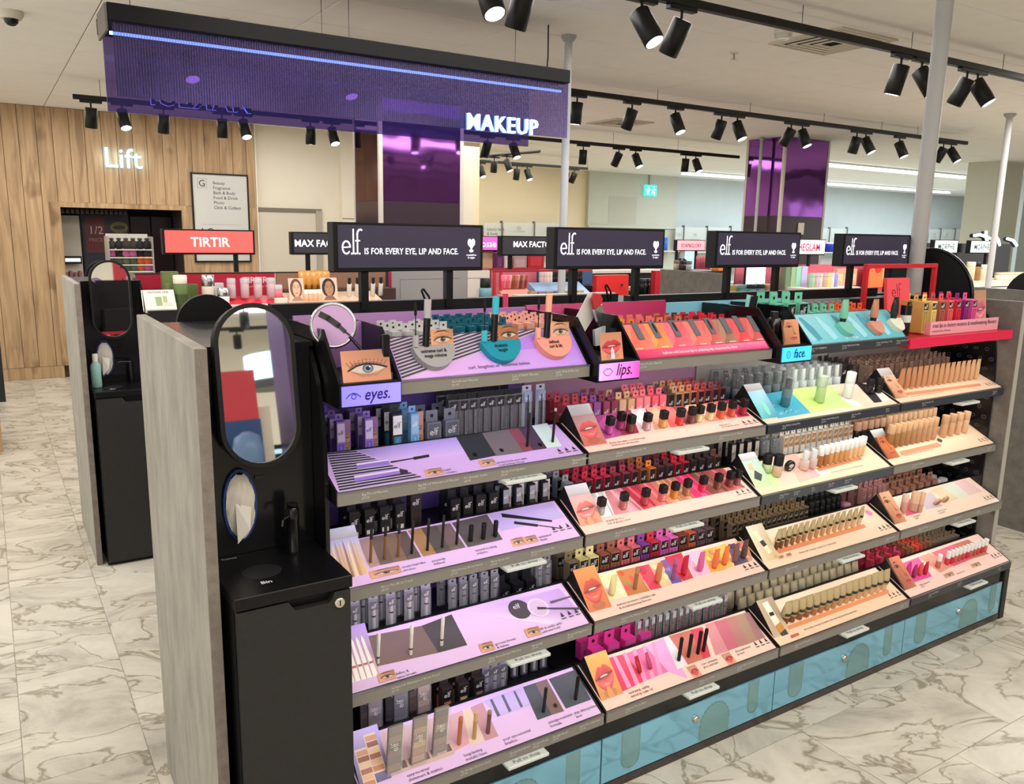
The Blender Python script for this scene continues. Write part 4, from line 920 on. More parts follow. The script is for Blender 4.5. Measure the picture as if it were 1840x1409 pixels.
# inside the eyes box: card with an eye, magnifier disc, mascara
f = Fr((.02, .112, 1.3665), (1, 0, 0), (0, .25, 1)); m = MB(); eye_print(m, f, 0, .0, .128, .078, (206, 142, 112), (120, 140, 160), False); m.build('photo_print', eb)
MB().box(.012, .162, .34, .345, 1.367, 1.49, (168, 126, 190), 'print').build('card', eb, 'lilac card')
t = thing('magnifier_disc', 'round clear rimmed disc printed with a mascara wand on the eyes box', 'display disc', (.03, .2, 1.37))
dc = Vector((.045, .24, 1.494)); dn = Vector((-.25, -.95, .2)).normalized(); du = Vector((0, 0, 1)).cross(dn).normalized(); du = -du if du.x < 0 else du; dv = dn.cross(du); dv = -dv if dv.z < 0 else dv; fd = Fr(dc, du, dv)
m = MB(); m.extr([fd.p(.052*math.cos(2*PI*i/32), .052*math.sin(2*PI*i/32), -.003) for i in range(32)], fd.N*.006, (200, 160, 206), 'print'); m.build('disc', t)
m = MB(); 
for i in range(32):
    a, b_ = 2*PI*i/32, 2*PI*(i+1)/32; m.rod(fd.p(.055*math.cos(a), .055*math.sin(a), .0), fd.p(.055*math.cos(b_), .055*math.sin(b_), .0), .005, 6, (196, 196, 200), 'metal')
m.build('rim', t)
m = MB(); s_ = .0045 if fd.N.dot(dn) > 0 else -.0045
ribbon(m, fd, [(-.03, .028), (-.012, .018), (.012, .0)], .015, (46, 42, 46), s_); ribbon(m, fd, [(.012, 0), (.028, -.016)], .01, (58, 54, 58), s_); ribbon(m, fd, [(.028, -.016), (.04, -.026)], .004, (30, 30, 32), s_); m.build('wand_print', t)
MB().rod(fd.p(.04, -.03, .004), (.125, .17, 1.40), .0045, 8, (24, 24, 26), 'gloss').build('wand_stem', t)
t = thing('mascara_tube', 'large black mascara tube standing in the eyes box', 'mascara', (.142, .135, 1.367))
MB().box(.13, .152, .125, .14, 1.367, 1.478, (16, 16, 18), 'gloss', bev=.003).build('tube', t); MB().box(.128, .154, .118, .144, 1.3665, 1.382, (190, 180, 196), 'clear').build('stand', t)
text('UNREAL', .02, Fr((.1485, .1245, 1.39), (0, 0, 1), (-1, 0, 0)), 0, 0, (214, 214, 214), parent=t, n=-.0008)
lb = cornerbox(1, 'lips', .80, .962, ((206, 150, 250), (232, 60, 150)), 'lips.', 'black corner box with lit pink panel reading lips', ic_lip)
f = Fr((.825, .115, 1.367), (1, 0, 0), (0, .22, 1)); m = MB(); lips_print(m, f, 0, 0, .085, .082, (222, 150, 116), (204, 62, 74), finger=False); fpoly(m, f, [(.036, .002), (.052, .002), (.05, .026), (.044, .04), (.038, .026)], (214, 214, 222), .002); m.build('photo_print', lb)
t = thing('lipstick_cutout', 'white card cut out of an open red lipstick above the lips box', 'cutout', (.84, .3, 1.367))
cz = lambda y, pts: [(p[0], y, p[1]) for p in pts]
MB().extr(cz(.31, [(0.875, 1.476), (0.920, 1.550), (0.954, 1.553), (0.935, 1.527), (0.944, 1.473), (0.908, 1.424)]), (0, .004, 0), (222, 217, 212), 'print').build('cap_card', t)
MB().extr(cz(.28, [(0.922, 1.501), (0.952, 1.516), (0.976, 1.453), (0.947, 1.436)]), (0, .012, 0), (214, 212, 216), 'metal').build('bullet_tube', t)
MB().extr(cz(.282, [(0.914, 1.533), (0.924, 1.552), (0.946, 1.548), (0.956, 1.532), (0.948, 1.513), (0.924, 1.503)]), (0, .012, 0), (186, 50, 58), 'satin').build('bullet', t)
MB().extr(cz(.26, [(0.912, 1.423), (0.911, 1.437), (0.955, 1.449), (0.975, 1.464), (0.986, 1.422), (0.974, 1.391), (0.916, 1.387)]), (0, .012, 0), (206, 208, 216), 'print').build('base_card', t)
fb_ = cornerbox(2, 'face', 1.603, 1.765, ((60, 176, 250), (60, 176, 250)), 'face.', 'black corner box with lit blue panel reading face', ic_face)
f = Fr((1.63, .115, 1.367), (1, 0, 0), (0, .22, 1)); m = MB(); face_print(m, f, 0, 0, .09, .088, (206, 140, 104), close=True); m.build('photo_print', fb_)
t = thing('cutout_card', 'tilted black and teal printed card behind the face box', 'cutout', (1.62, .3, 1.4))
m = MB(); m.extr([(1.625, .30, 1.40), (1.672, .30, 1.39), (1.69, .29, 1.52), (1.63, .29, 1.53)], (0, .004, 0), (150, 210, 205), 'print'); m.build('card', t)
f = Fr((1.632, .2985, 1.40), (1, 0, 0), (.1, -.06, 1)); m = MB(); fquad(m, f, .002, .04, .07, .125, (24, 26, 28), .004); m.build('card_print', t); text('POWER', .018, f, .003, .05, (240, 240, 240), parent=t, n=.005, bold=.03)
t = thing('primer_tube', 'black face tube standing in the face box before the card', 'tube', (1.665, .2, 1.367))
MB().lathe([(.02, 1.367), (.022, 1.37), (.022, 1.45), (.014, 1.455)], 16, (16, 16, 18), 'gloss', (1.675, .2, 0)).build('tube_body', t); MB().lathe([(.014, 1.4555), (.014, 1.475)], 12, (30, 30, 32), 'satin', (1.675, .2, 0)).build('cap', t)

T = Tray(0, 0, (180, 132, 232), 'lilac striped mascara tester tray with three curved holders', x0=.175, prices=[(.33, 'Incredi-curl Mascara', '£9.00'), (.52, 'Lash XTNDR Mascara', '£8.00'), (.67, 'Lash \'N Roll Mascara', '£7.00')])
T.q([(.19, .03), (.775, .03), (.775, .5), (.19, .5)], PNK, [(226, 180, 232), (190, 146, 240), (186, 140, 236), (226, 180, 232)])
A0, A1, A2 = (.19, .98), (.19, .03), (.70, .98)
L_ = lambda a, b, t: (a[0]+(b[0]-a[0])*t, a[1]+(b[1]-a[1])*t)
T.q([A0, A1, A2], (196, 180, 206))
for i in range(13): T.q([L_(A0, A1, (i+.1)/13), L_(A0, A1, (i+.62)/13), L_(A0, A2, (i+.62)/13), L_(A0, A2, (i+.1)/13)], (62, 56, 66))
T.done('stripe_art')
text('curl, lengthen or volumise lashes.', .016, T.f, (0.391, 0.11)[0], .13, (70, 60, 84), parent=T.t, n=.002, sx=.95)
for (xa, xb, vt, col, tx, mc, skin) in (((0.241, 0.66)[0], (0.366, 0.61)[0], .66, (158, 156, 158), 'extreme curl &\nmega volume', (176, 172, 176), (222, 160, 120)), ((0.452, 0.66)[0], (0.580, 0.61)[0], .68, (24, 140, 164), 'dramatic\nlength', (60, 180, 200), (186, 120, 82)), ((0.635, 0.64)[0], (0.759, 0.62)[0], .68, (232, 152, 136), 'defined\ncurl & lift', (240, 172, 140), (228, 172, 138))):
    xc, hw = (xa+xb)/2, (xb-xa)/2; P = [T.f.p(xc-hw, vt, 0), T.f.p(xc+hw, vt, 0)]+[T.f.p(xc+hw*math.cos(a), vt+.50*math.sin(a)*(1-.12*math.cos(a)), 0) for a in [-PI*j/14 for j in range(1, 14)]]
    MB().extr(P, T.f.N*.02, col, 'satin').build('curved_holder', T.t)
    text(tx, .0155, T.f, xc-.006, vt-.17, (20, 18, 22), parent=T.t, n=.022, bold=.02, align='CENTER', sx=.8)
    o = T.f.p(xc-.004, vt, .012); fr = Fr(o, (1, 0, 0), (0, .1, 1)); m = MB(); eye_print(m, fr, 0, 0, .068, .046, skin, (96, 90, 80)); m.build('eye_card', T.t)
    tb = Vector(T.f.p(xc-.022, vt, .018)); nm = {158: 'grey', 24: 'teal', 232: 'peach'}[col[0]]
    t = thing('mascara_tester', 'black mascara tube with %s cap standing in its %s holder' % (nm, nm), 'mascara', tb)
    MB().rod(tb, tb+Vector((.004, 0, .075)), .0095, 12, (18, 18, 20), 'gloss').build('tube', t); MB().rod(tb+Vector((.004, 0, .075)), tb+Vector((.0065, 0, .125)), .0098, 12, mc, 'gloss').build('cap', t)
    wb_ = Vector(T.f.p(xc-.052, vt, .018)); t = thing('mascara_wand', 'mascara wand upright from %s cap in the %s holder' % (nm, nm), 'mascara wand', wb_)
    MB().rod(wb_, wb_+Vector((0, 0, .03)), .0085, 12, mc, 'gloss').build('handle', t); MB().rod(wb_+Vector((0, 0, .03)), wb_+Vector((0, 0, .08)), .0016, 6, (20, 20, 22)).build('stem', t); MB().lathe([(.001, .08), (.0038, .085), (.0042, .105), (.0015, .118)], 8, (22, 20, 22), 'matte', wb_).build('brush', t)
GR = 'mascara cartons on the top eyes shelf'
cs = carton('mascara_carton', .027, .027, .07, (196, 196, 196), (196, 196, 196), (40, 40, 44)); ct_ = carton('mascara_carton', .027, .027, .075, (14, 92, 112), (14, 92, 112)); cpch = carton('mascara_carton', .027, .027, .075, (230, 168, 154), (230, 168, 154), (120, 60, 50))
stock(0, 'mascara shelf', [(cs, 'silver mascara carton')], lins(.245, .40, 5), (.30, .345, .39), GR, drop=.15)
stock(0, 'mascara shelf', [(ct_, 'teal mascara carton')], lins(.445, .60, 5), (.30, .345, .39, .435), GR)
stock(0, 'mascara shelf', [(cpch, 'peach mascara carton')], lins(.645, .77, 4), (.30, .345, .39, .435), GR)

W0 = 'second eyes shelf'
T = Tray(0, 1, (204, 170, 226), 'lilac eyeliner tester tray with slate and mint colour blocks', tab=.56, prices=[(.07, 'Big Mood Mascara', '£9.00'), (.23, 'Big Mood Waterproof Mascara', '£9.00'), (.37, 'Pro Eyelash Curler', '£4.00'), (.49, 'Smoky Kohl Eyeliner', '£4.00'), (.74, 'Shimmer Eyeliner', '£4.00')])
T.q([(0.116, 0.97), (0.427, 0.98), (0.428, 0.49), (0.204, 0.53)], (172, 152, 214), [(160, 144, 208), (160, 146, 212), (212, 178, 228), (212, 178, 228)])
a0, a1, b0, b1 = (0.038, 1.02), (0.015, 0.03), (0.116, 0.97), (0.252, 0.05)
T.q([a0, a1, b1, b0], (192, 176, 210))
for i in range(15): T.q([L_(a0, a1, (i+.1)/15), L_(a0, a1, (i+.68)/15), L_(b0, b1, (i+.68)/15), L_(b0, b1, (i+.1)/15)], (52, 46, 58))
for q_, c in (([(0.074, 0.36), (0.203, 0.36), (0.197, 0.23), (0.067, 0.20)], (150, 118, 206)), ([(0.073, 0.34), (0.203, 0.35), (0.201, 0.31), (0.071, 0.29)], (226, 210, 240)), ([(0.203, 0.36), (0.223, 0.29), (0.218, 0.18), (0.197, 0.22)], (56, 50, 60)), ([(0.099, 0.64), (0.189, 0.65), (0.186, 0.49), (0.092, 0.51)], (146, 116, 204)), ([(0.098, 0.64), (0.189, 0.64), (0.188, 0.60), (0.096, 0.59)], (222, 206, 238)), ([(0.192, 0.57), (0.267, 0.58), (0.265, 0.55), (0.190, 0.53)], (40, 36, 42)), ([(0.262, 0.60), (0.312, 0.61), (0.309, 0.54), (0.259, 0.52)], (48, 42, 48)),
             ([(0.430, 0.99), (0.519, 1.00), (0.507, 0.32), (0.418, 0.29)], (50, 52, 58)), ([(0.519, 1.00), (0.613, 1.01), (0.598, 0.30), (0.506, 0.31)], (112, 102, 106)), ([(0.613, 1.01), (0.650, 1.01), (0.635, 0.31), (0.598, 0.30)], (138, 72, 88)), ([(0.650, 1.01), (0.701, 1.02), (0.685, 0.31), (0.635, 0.31)], (78, 60, 82)), ([(0.701, 1.02), (0.761, 1.04), (0.740, 0.31), (0.685, 0.31)], (206, 226, 222))): T.q(q_, c)
card_eye(T, [(0.263, 0.05), (0.316, 0.05), (0.316, 0.23), (0.267, 0.23)]); card_eye(T, [(0.437, 0.08), (0.487, 0.08), (0.488, 0.26), (0.439, 0.25)])
for c_ in ((0.444, 0.42), (0.535, 0.43), (0.672, 0.43)): fell(T.m, SFR[1], c_[0], c_[1], .006, .05, (20, 18, 20), .0035)
T.icons(); T.done()
T.cap('smoky kohl eyes with\nlong lasting colour', *(0.489, 0.10), size=.012); T.cap('build\nvolume', *(0.320, 0.12), size=.012)
testers(1, [(pencil('eyeliner_pencil', .105, .0042, (34, 28, 32), (48, 40, 44)), 'dark eyeliner pencil', (0.626, 0.44)), (pencil('eyeliner_pencil', .108, .0042, (28, 26, 28), (190, 170, 140), .08), 'black eyeliner pencil with gold end', (0.721, 0.46))], W0+' slope', 'eyeliner testers', R(6))
GR = 'packs on the second eyes shelf'
cv = carton('lash_gloss_carton', .024, .02, .105, (140, 112, 190), (214, 200, 232), (60, 40, 90), win=(120, 92, 190), card=(150, 110, 150)); cw = carton('lash_gloss_carton', .032, .022, .11, (40, 44, 52), (226, 228, 220), (40, 60, 60), win=(60, 120, 150)); cl = carton('lash_gloss_carton', .026, .02, .105, (120, 170, 206), (150, 190, 216), WHITE, win=(90, 150, 190), card=(200, 150, 120)); cg = carton('lash_curler_pack', .045, .02, .07, (120, 124, 132), (90, 94, 104), WHITE, l0=.3)
stock(1, W0, [(cv, 'violet lash gloss carton')], [.085, .165], (.315, .37, .43), GR)
stock(1, W0, [(cw, 'black and cream brow carton')], [.25], (.315, .37, .43), GR)
stock(1, W0, [(cl, 'pale blue lash carton')], [.305], (.315, .37, .43), GR)
stock(1, W0, [(cg, 'grey curler pack')], [.372, .43], (.32, .40), GR)
sb = sleeve('pencil_pack', .03, .13, (30, 29, 31), (54, 46, 48)); sg_ = sleeve('pencil_pack', .034, .135, (190, 196, 206), (70, 66, 80), (150, 170, 196))
stock(1, W0, [(sb, 'black eyeliner pencil pack')], lins(.45, .68, 8), (.34, .42), 'hanging eyeliner packs')
stock(1, W0, [(sg_, 'silver eyeliner pack')], [.715, .765], (.34,), 'hanging eyeliner packs')

W0 = 'third eyes shelf'
T = Tray(0, 2, (222, 186, 228), 'brow pencil tester tray with brown swatches and pencil wedge', tab=.57, prices=[(.12, 'Micro Fine Brow Pencil', '£8.00'), (.33, 'Ultra Precise Brow Pencil', '£7.00'), (.46, 'Wow Brow Gel', '£7.00'), (.60, 'Brow Laminating Gel', '£7.00')])
def wg(m, fr, w, L):
    fquad(m, fr, 0, w, 0, L, (190, 206, 240), .001, 'print', [(226, 180, 150), (226, 180, 150), (150, 170, 220), (150, 170, 220)]); sil(m, fr, w, L, .22)
    for i in range(7): fpoly(m, fr, [(w*(.06+.13*i), 0), (w*(.16+.13*i), 0), (w*(.13+.125*i), L*.62), (w*(.105+.125*i), L*(.7+.05*(i % 2))), (w*(.08+.125*i), L*.62)], [(226, 190, 130), (180, 130, 80), (206, 160, 104), (150, 104, 66), (226, 200, 160), (190, 140, 90), (214, 176, 120)][i], .002, 'print')
T.wedge(wg)
for q_, c in (([(0.115, 0.95), (0.152, 0.97), (0.142, 0.33), (0.111, 0.32)], (180, 146, 138)), ([(0.152, 0.97), (0.192, 0.96), (0.182, 0.33), (0.142, 0.33)], (118, 98, 88)), ([(0.192, 0.96), (0.225, 0.96), (0.223, 0.32), (0.182, 0.33)], (132, 108, 88)), ([(0.225, 0.96), (0.262, 0.95), (0.265, 0.32), (0.223, 0.32)], (104, 86, 80)),
              ([(0.268, 0.95), (0.310, 0.95), (0.312, 0.32), (0.271, 0.32)], (170, 128, 84)), ([(0.310, 0.95), (0.359, 0.94), (0.360, 0.32), (0.312, 0.32)], (92, 84, 78)), ([(0.359, 0.94), (0.404, 0.93), (0.407, 0.32), (0.360, 0.32)], (116, 98, 92)), ([(0.410, 0.93), (0.535, 0.97), (0.533, 0.32), (0.414, 0.31)], (92, 84, 82)), ([(0.540, 0.97), (0.774, 0.96), (0.783, 0.53), (0.546, 0.52)], (190, 172, 220)),
              ([(0.582, 0.93), (0.733, 0.52), (0.728, 0.48), (0.577, 0.83)], (34, 32, 36)), ([(0.607, 0.68), (0.678, 0.49), (0.670, 0.44), (0.600, 0.62)], (40, 38, 42)), ([(0.677, 0.48), (0.746, 0.29), (0.744, 0.27), (0.674, 0.46)], (50, 48, 52))): T.q(q_, c)
card_eye(T, [(0.551, 0.10), (0.594, 0.10), (0.596, 0.28), (0.555, 0.29)]); card_eye(T, [(0.596, 0.10), (0.642, 0.10), (0.642, 0.27), (0.598, 0.27)]); card_eye(T, [(0.102, 0.09), (0.191, 0.09), (0.190, 0.25), (0.102, 0.25)])
T.icons(.28); T.done()
T.cap('create hair-like\nstrokes.', *(0.196, 0.17), size=.012); T.cap('precisely\ndefined.', *(0.287, 0.16), size=.012); T.cap('natural looking\nvolume.', *(0.428, 0.18), size=.012); T.cap('laminated\nfinish.', *(0.649, 0.17), size=.012)
bp_ = pencil('brow_pencil', .10, .0042, (134, 96, 60), (40, 34, 32), .3); bp2 = pencil('brow_pencil', .10, .004, (30, 27, 28), (44, 40, 40), .3); st = pencil('brow_gel_tube', .05, .007, (22, 21, 23), (26, 25, 27), .45)
testers(2, [(bp_, 'brown brow pencil', (0.120, 0.43)), (bp_, 'brown brow pencil', (0.162, 0.44)), (bp_, 'brown brow pencil', (0.202, 0.43)), (bp2, 'dark brow pencil', (0.244, 0.44)), (bp2, 'dark brow pencil', (0.292, 0.43)), (bp2, 'dark brow pencil', (0.339, 0.43)), (bp2, 'dark brow pencil', (0.386, 0.43)), (st, 'short black brow gel tube', (0.433, 0.44)), (st, 'short black brow gel tube', (0.475, 0.43)), (st, 'short black brow gel tube', (0.516, 0.43))], W0+' slope', 'brow testers', R(6))
GR = 'cartons on the third eyes shelf'
cb = carton('brow_carton', .03, .024, .10, (26, 26, 28), (22, 22, 24), WHITE, win=(214, 210, 200)); cb2 = carton('brow_carton', .034, .03, .13, (48, 40, 36), (40, 34, 32), WHITE); cb3 = carton('brow_carton', .033, .026, .085, (24, 24, 26), (20, 20, 22), WHITE); cb4 = carton('brow_carton', .022, .02, .09, (30, 30, 32), (150, 156, 158), WHITE, win=(60, 60, 62), card=(206, 204, 200))
stock(2, W0, [(cb, 'black brow carton with white base')], lins(.115, .255, 4), (.31, .37), GR)
stock(2, W0, [(cb2, 'tall dark brown carton')], [.315], (.33,), GR)
stock(2, W0, [(cb3, 'plain black brow carton')], lins(.435, .57, 4), (.31, .36), GR)
stock(2, W0, [(cb4, 'clear brow kit pack')], lins(.615, .765, 4), (.31, .36), GR)

W0 = 'fourth eyes shelf'
T = Tray(0, 3, (226, 192, 232), 'white brow pencil tester tray with brown and charcoal swatches', tab=.55, prices=[(.12, 'Instant Lift Waterproof Brow Pencil', '£5.00'), (.42, 'Clear Brow & Lash Mascara', '£4.00'), (.57, 'Brow Lift', '£7.00'), (.70, 'Brow Lift Applicator', '£3.00')])
def wg(m, fr, w, L):
    fquad(m, fr, 0, w, 0, L, (214, 176, 220), .001, 'print', [(206, 160, 150), (206, 160, 150), (170, 140, 214), (170, 140, 214)])
    for i in range(5): fpoly(m, fr, [(w*(.04+.19*i), 0), (w*(.2+.19*i), 0), (w*(.15+.17*i), L*.7), (w*(.10+.17*i), L*.8), (w*(.06+.17*i), L*.7)], (236, 230, 224), .002, 'print'); fquad(m, fr, w*(.05+.185*i), w*(.18+.185*i), L*.25, L*.29, (170, 80, 70), .0026)
T.wedge(wg)
for q_, c in (([(0.114, 0.93), (0.278, 0.86), (0.286, 0.28), (0.099, 0.35)], (124, 100, 94)), ([(0.278, 0.86), (0.382, 0.93), (0.378, 0.27), (0.286, 0.28)], (76, 70, 70)), ([(0.429, 0.89), (0.768, 0.89), (0.782, 0.28), (0.660, 0.21)], (232, 206, 236))): T.q(q_, c, [(226, 192, 232), (196, 160, 222), (196, 160, 222), (240, 220, 240)] if c[0] == 232 else None)
c_ = (0.596, 0.67); fell(T.m, SFR[3], c_[0], c_[1], .036, .21, (70, 62, 62), .002, 24); fell(T.m, SFR[3], (0.658, 0.60)[0], (0.658, 0.60)[1], .036, .21, (226, 206, 230), .0021, 24); fell(T.m, SFR[3], (0.658, 0.60)[0], (0.658, 0.60)[1], .029, .17, (210, 184, 214), .0023, 24)
T.ly = .0026
for q_, c in (([(0.655, 0.62), (0.684, 0.56), (0.680, 0.52), (0.651, 0.56)], (60, 54, 56)), ([(0.684, 0.55), (0.793, 0.37), (0.788, 0.33), (0.681, 0.52)], (74, 68, 72)), ([(0.707, 0.66), (0.790, 0.66), (0.789, 0.63), (0.707, 0.61)], (96, 84, 90))): T.q(q_, c)
card_eye(T, [(0.407, 0.05), (0.451, 0.04), (0.451, 0.22), (0.409, 0.22)]); card_eye(T, [(0.566, 0.08), (0.616, 0.07), (0.615, 0.25), (0.569, 0.25)]); card_eye(T, [(0.092, 0.05), (0.140, 0.05), (0.139, 0.20), (0.096, 0.21)])
T.icons(.28); T.done(); elf(T.m, SFR[3], 0, 0, 0.0001); T.m = MB()
text('elf', .026, SFR[3], (0.577, 0.69)[0], (0.577, 0.69)[1]*SFR[3].L if False else (0.577, 0.69)[1], (230, 226, 226), parent=T.t, n=.003)
T.cap('define &\ntame brows.', *(0.142, 0.10), size=.012); T.cap('grooms brows\n& lashes.', *(0.458, 0.11), size=.012); T.cap('lift & sculpt with\nextreme hold.', *(0.620, 0.15), size=.012)
wp = pencil('brow_pencil', .092, .0052, (228, 222, 214), (232, 228, 222), .3, cone=True, band=(90, 70, 60))
testers(3, [(wp, 'white brow pencil', (0.111, 0.40)), (wp, 'white brow pencil', (0.208, 0.39)), (wp, 'white brow pencil', (0.305, 0.40))], W0+' slope', 'white brow testers', R(6))
GR = 'packs on the fourth eyes shelf'
sw = sleeve('brow_pencil_pack', .03, .115, (168, 166, 170), (224, 218, 210), (120, 116, 118)); sx_ = sleeve('brow_pencil_pack', .026, .105, (140, 138, 142), (150, 146, 146), (110, 108, 110))
stock(3, W0, [(sw, 'clear pack with white pencil')], lins(.105, .33, 5), (.285, .36), GR)
stock(3, W0, [(sx_, 'clear brow brush pack')], lins(.42, .57, 5), (.285, .36), GR)
ck = carton('brow_gel_carton', .036, .032, .055, (28, 28, 30), (22, 22, 24), (226, 226, 226), l0=.1)
stock(3, W0, [(ck, 'black brow gel carton')], lins(.60, .70, 3), (.285, .335, .385), GR)
stock(3, W0, [(sx_, 'clear applicator pack')], [.745, .775], (.29, .36), GR)

W0 = 'bottom eyes shelf'
T = Tray(0, 4, (222, 188, 230), 'shadow palette tester tray with three upright palettes', tab=.5, prices=[(.29, 'No Budge Shadow Stick', '£7.00'), (.45, 'Eyeshadow Brush', '£4.00'), (.53, 'Crease Brush', '£4.00'), (.60, 'Smudge Brush', '£4.00'), (.70, 'H2O Proof Eyeliner', '£6.00')])
def wg(m, fr, w, L):
    fquad(m, fr, 0, w, 0, L, (110, 96, 140), .001, 'print', [(90, 80, 120), (90, 80, 120), (190, 174, 226), (190, 174, 226)])
    for j, (a, b_) in enumerate(((.12, .0), (.5, .2))):
        fpoly(m, fr, [(w*a, L*b_), (w*(a+.4), L*b_), (w*(a+.36), L*(b_+.68)), (w*(a-.02), L*(b_+.68))], (226, 206, 190), .0016)
        for i in range(6): fpoly(m, fr, [(w*(a+.02), L*(b_+.03+.105*i)), (w*(a+.37), L*(b_+.03+.105*i)), (w*(a+.36), L*(b_+.12+.105*i)), (w*(a+.01), L*(b_+.12+.105*i))], [(196, 130, 100), (222, 176, 140), (170, 110, 90), (230, 196, 160), (150, 96, 82), (206, 150, 120)][i], .002)
T.wedge(wg)
for q_, c in (([(0.122, 0.94), (0.332, 0.89), (0.294, 0.22), (0.089, 0.23)], (206, 176, 168)), ([(0.324, 0.85), (0.381, 0.87), (0.347, 0.30), (0.293, 0.26)], (212, 164, 166)), ([(0.375, 0.87), (0.422, 0.88), (0.392, 0.27), (0.346, 0.26)], (226, 200, 176)), ([(0.402, 0.87), (0.445, 0.89), (0.440, 0.25), (0.395, 0.25)], (196, 146, 152)), ([(0.448, 0.90), (0.589, 0.93), (0.595, 0.56), (0.471, 0.56)], (196, 176, 226)),
              ([(0.592, 0.92), (0.638, 0.92), (0.631, 0.28), (0.579, 0.28)], (74, 78, 84)), ([(0.638, 0.92), (0.682, 0.92), (0.676, 0.27), (0.631, 0.28)], (124, 98, 92)), ([(0.688, 0.91), (0.792, 0.92), (0.784, 0.30), (0.686, 0.30)], (78, 82, 90)),
              ([(0.471, 0.89), (0.479, 0.89), (0.477, 0.57), (0.466, 0.56)], (96, 90, 104)), ([(0.512, 0.90), (0.520, 0.90), (0.517, 0.58), (0.507, 0.57)], (96, 90, 104)), ([(0.555, 0.90), (0.562, 0.90), (0.559, 0.59), (0.550, 0.58)], (96, 90, 104))): T.q(q_, c)
for i in range(9):
    a_ = L_((0.091, 0.28), (0.296, 0.29), i/9+.01); b_ = L_((0.091, 0.28), (0.296, 0.29), i/9+.09); T.q([a_, b_, (b_[0], b_[1]+.12), (a_[0], a_[1]+.12)], [(160, 120, 110), (206, 160, 140), (120, 96, 92)][i % 3])
fell(T.m, SFR[4], (0.658, 0.41)[0], (0.658, 0.41)[1], .006, .04, (30, 22, 20), .004); T.done()
T.cap('easy-to-wear\nshimmers & mattes.', *(0.141, 0.13), size=.013); T.cap('long-lasting\nmetallic hues.', *(0.315, 0.12), size=.013); T.cap('your eye-essential\nbrushes.', *(0.446, 0.14), size=.013); T.cap('smudge-resistant\nformula.', *(0.606, 0.15), size=.013); T.cap('stay ultra-pointed\nliner.', *(0.701, 0.15), size=.013)
brn = ((150, 118, 100), (124, 92, 78), (140, 104, 86), (104, 78, 68), (160, 128, 108), (128, 100, 88)); gol = ((206, 160, 120), (190, 140, 104), (214, 176, 132), (170, 122, 92), (196, 156, 120), (150, 110, 86)); tau = ((140, 112, 96), (160, 128, 110), (116, 90, 78), (176, 144, 122), (130, 100, 86), (104, 80, 70))
testers(4, [(palette('shadow_palette', brn), 'upright brown shadow palette tester', (0.112, 0.27)), (palette('shadow_palette', gol), 'upright golden shadow palette tester', (0.185, 0.28)), (palette('shadow_palette', tau), 'upright taupe shadow palette tester', (0.253, 0.32)), (pencil('shadow_stick', .09, .0065, (186, 112, 72), (190, 116, 76), .1, 'gloss'), 'copper shadow stick', (0.318, 0.35)), (pencil('shadow_stick', .088, .006, (190, 150, 100), (206, 170, 120), .3, 'gloss'), 'gold shadow stick', (0.367, 0.35)), (pencil('shadow_stick', .076, .0065, (110, 76, 70), (150, 130, 120), .1, 'gloss'), 'plum shadow stick', (0.414, 0.36)), (pencil('liner_pen', .085, .005, (26, 26, 28), (20, 20, 22), .4), 'black liner pen', (0.611, 0.38)), (pencil('liner_pen', .08, .0058, (24, 24, 26), (18, 18, 20), .4), 'black liner pen', (0.734, 0.40))], W0+' slope', 'eye testers on the bottom slope', R(7))
GR = 'stock on the bottom eyes shelf'
for i, (pa, x) in enumerate(((palette('boxed_palette', tau), .135), (palette('boxed_palette', ((60, 56, 58), (44, 42, 44), (70, 64, 64), (50, 46, 48))), .215), (palette('boxed_palette', gol), .29))):
    for j, y in enumerate((.22, .28)): put(pa, (x, y, FZ[4]), '%s boxed palette in the %s row of the bottom eyes shelf' % (('taupe', 'black', 'golden')[i], ('front', 'back')[j]), GR)
for i, (w_, x) in enumerate((((196, 120, 90), .36), ((214, 176, 110), .415), ((150, 120, 110), .47))):
    c = carton('shadow_carton', .034, .026, .1, (56, 44, 40), (26, 24, 26), WHITE, win=w_, l0=.6)
    for j, y in enumerate((.215, .265, .315)): put(c, (x, y, FZ[4]), '%s liquid shadow carton, %s of three on the bottom eyes shelf' % (('copper', 'gold', 'mauve')[i], ('front', 'middle', 'rear')[j]), GR)
stock(4, W0, [(sleeve('clear_tube_pack', .026, .12, (130, 132, 140), (170, 160, 164), (90, 90, 96)), 'clear tube pack with white mark')], [.505, .535, .565], (.22, .29), GR)
stock(4, W0, [(sleeve('liner_pack', .024, .115, (18, 18, 20), (226, 226, 226), (20, 20, 22)), 'black liner pen pack')], lins(.62, .775, 5), (.30, .38), GR)
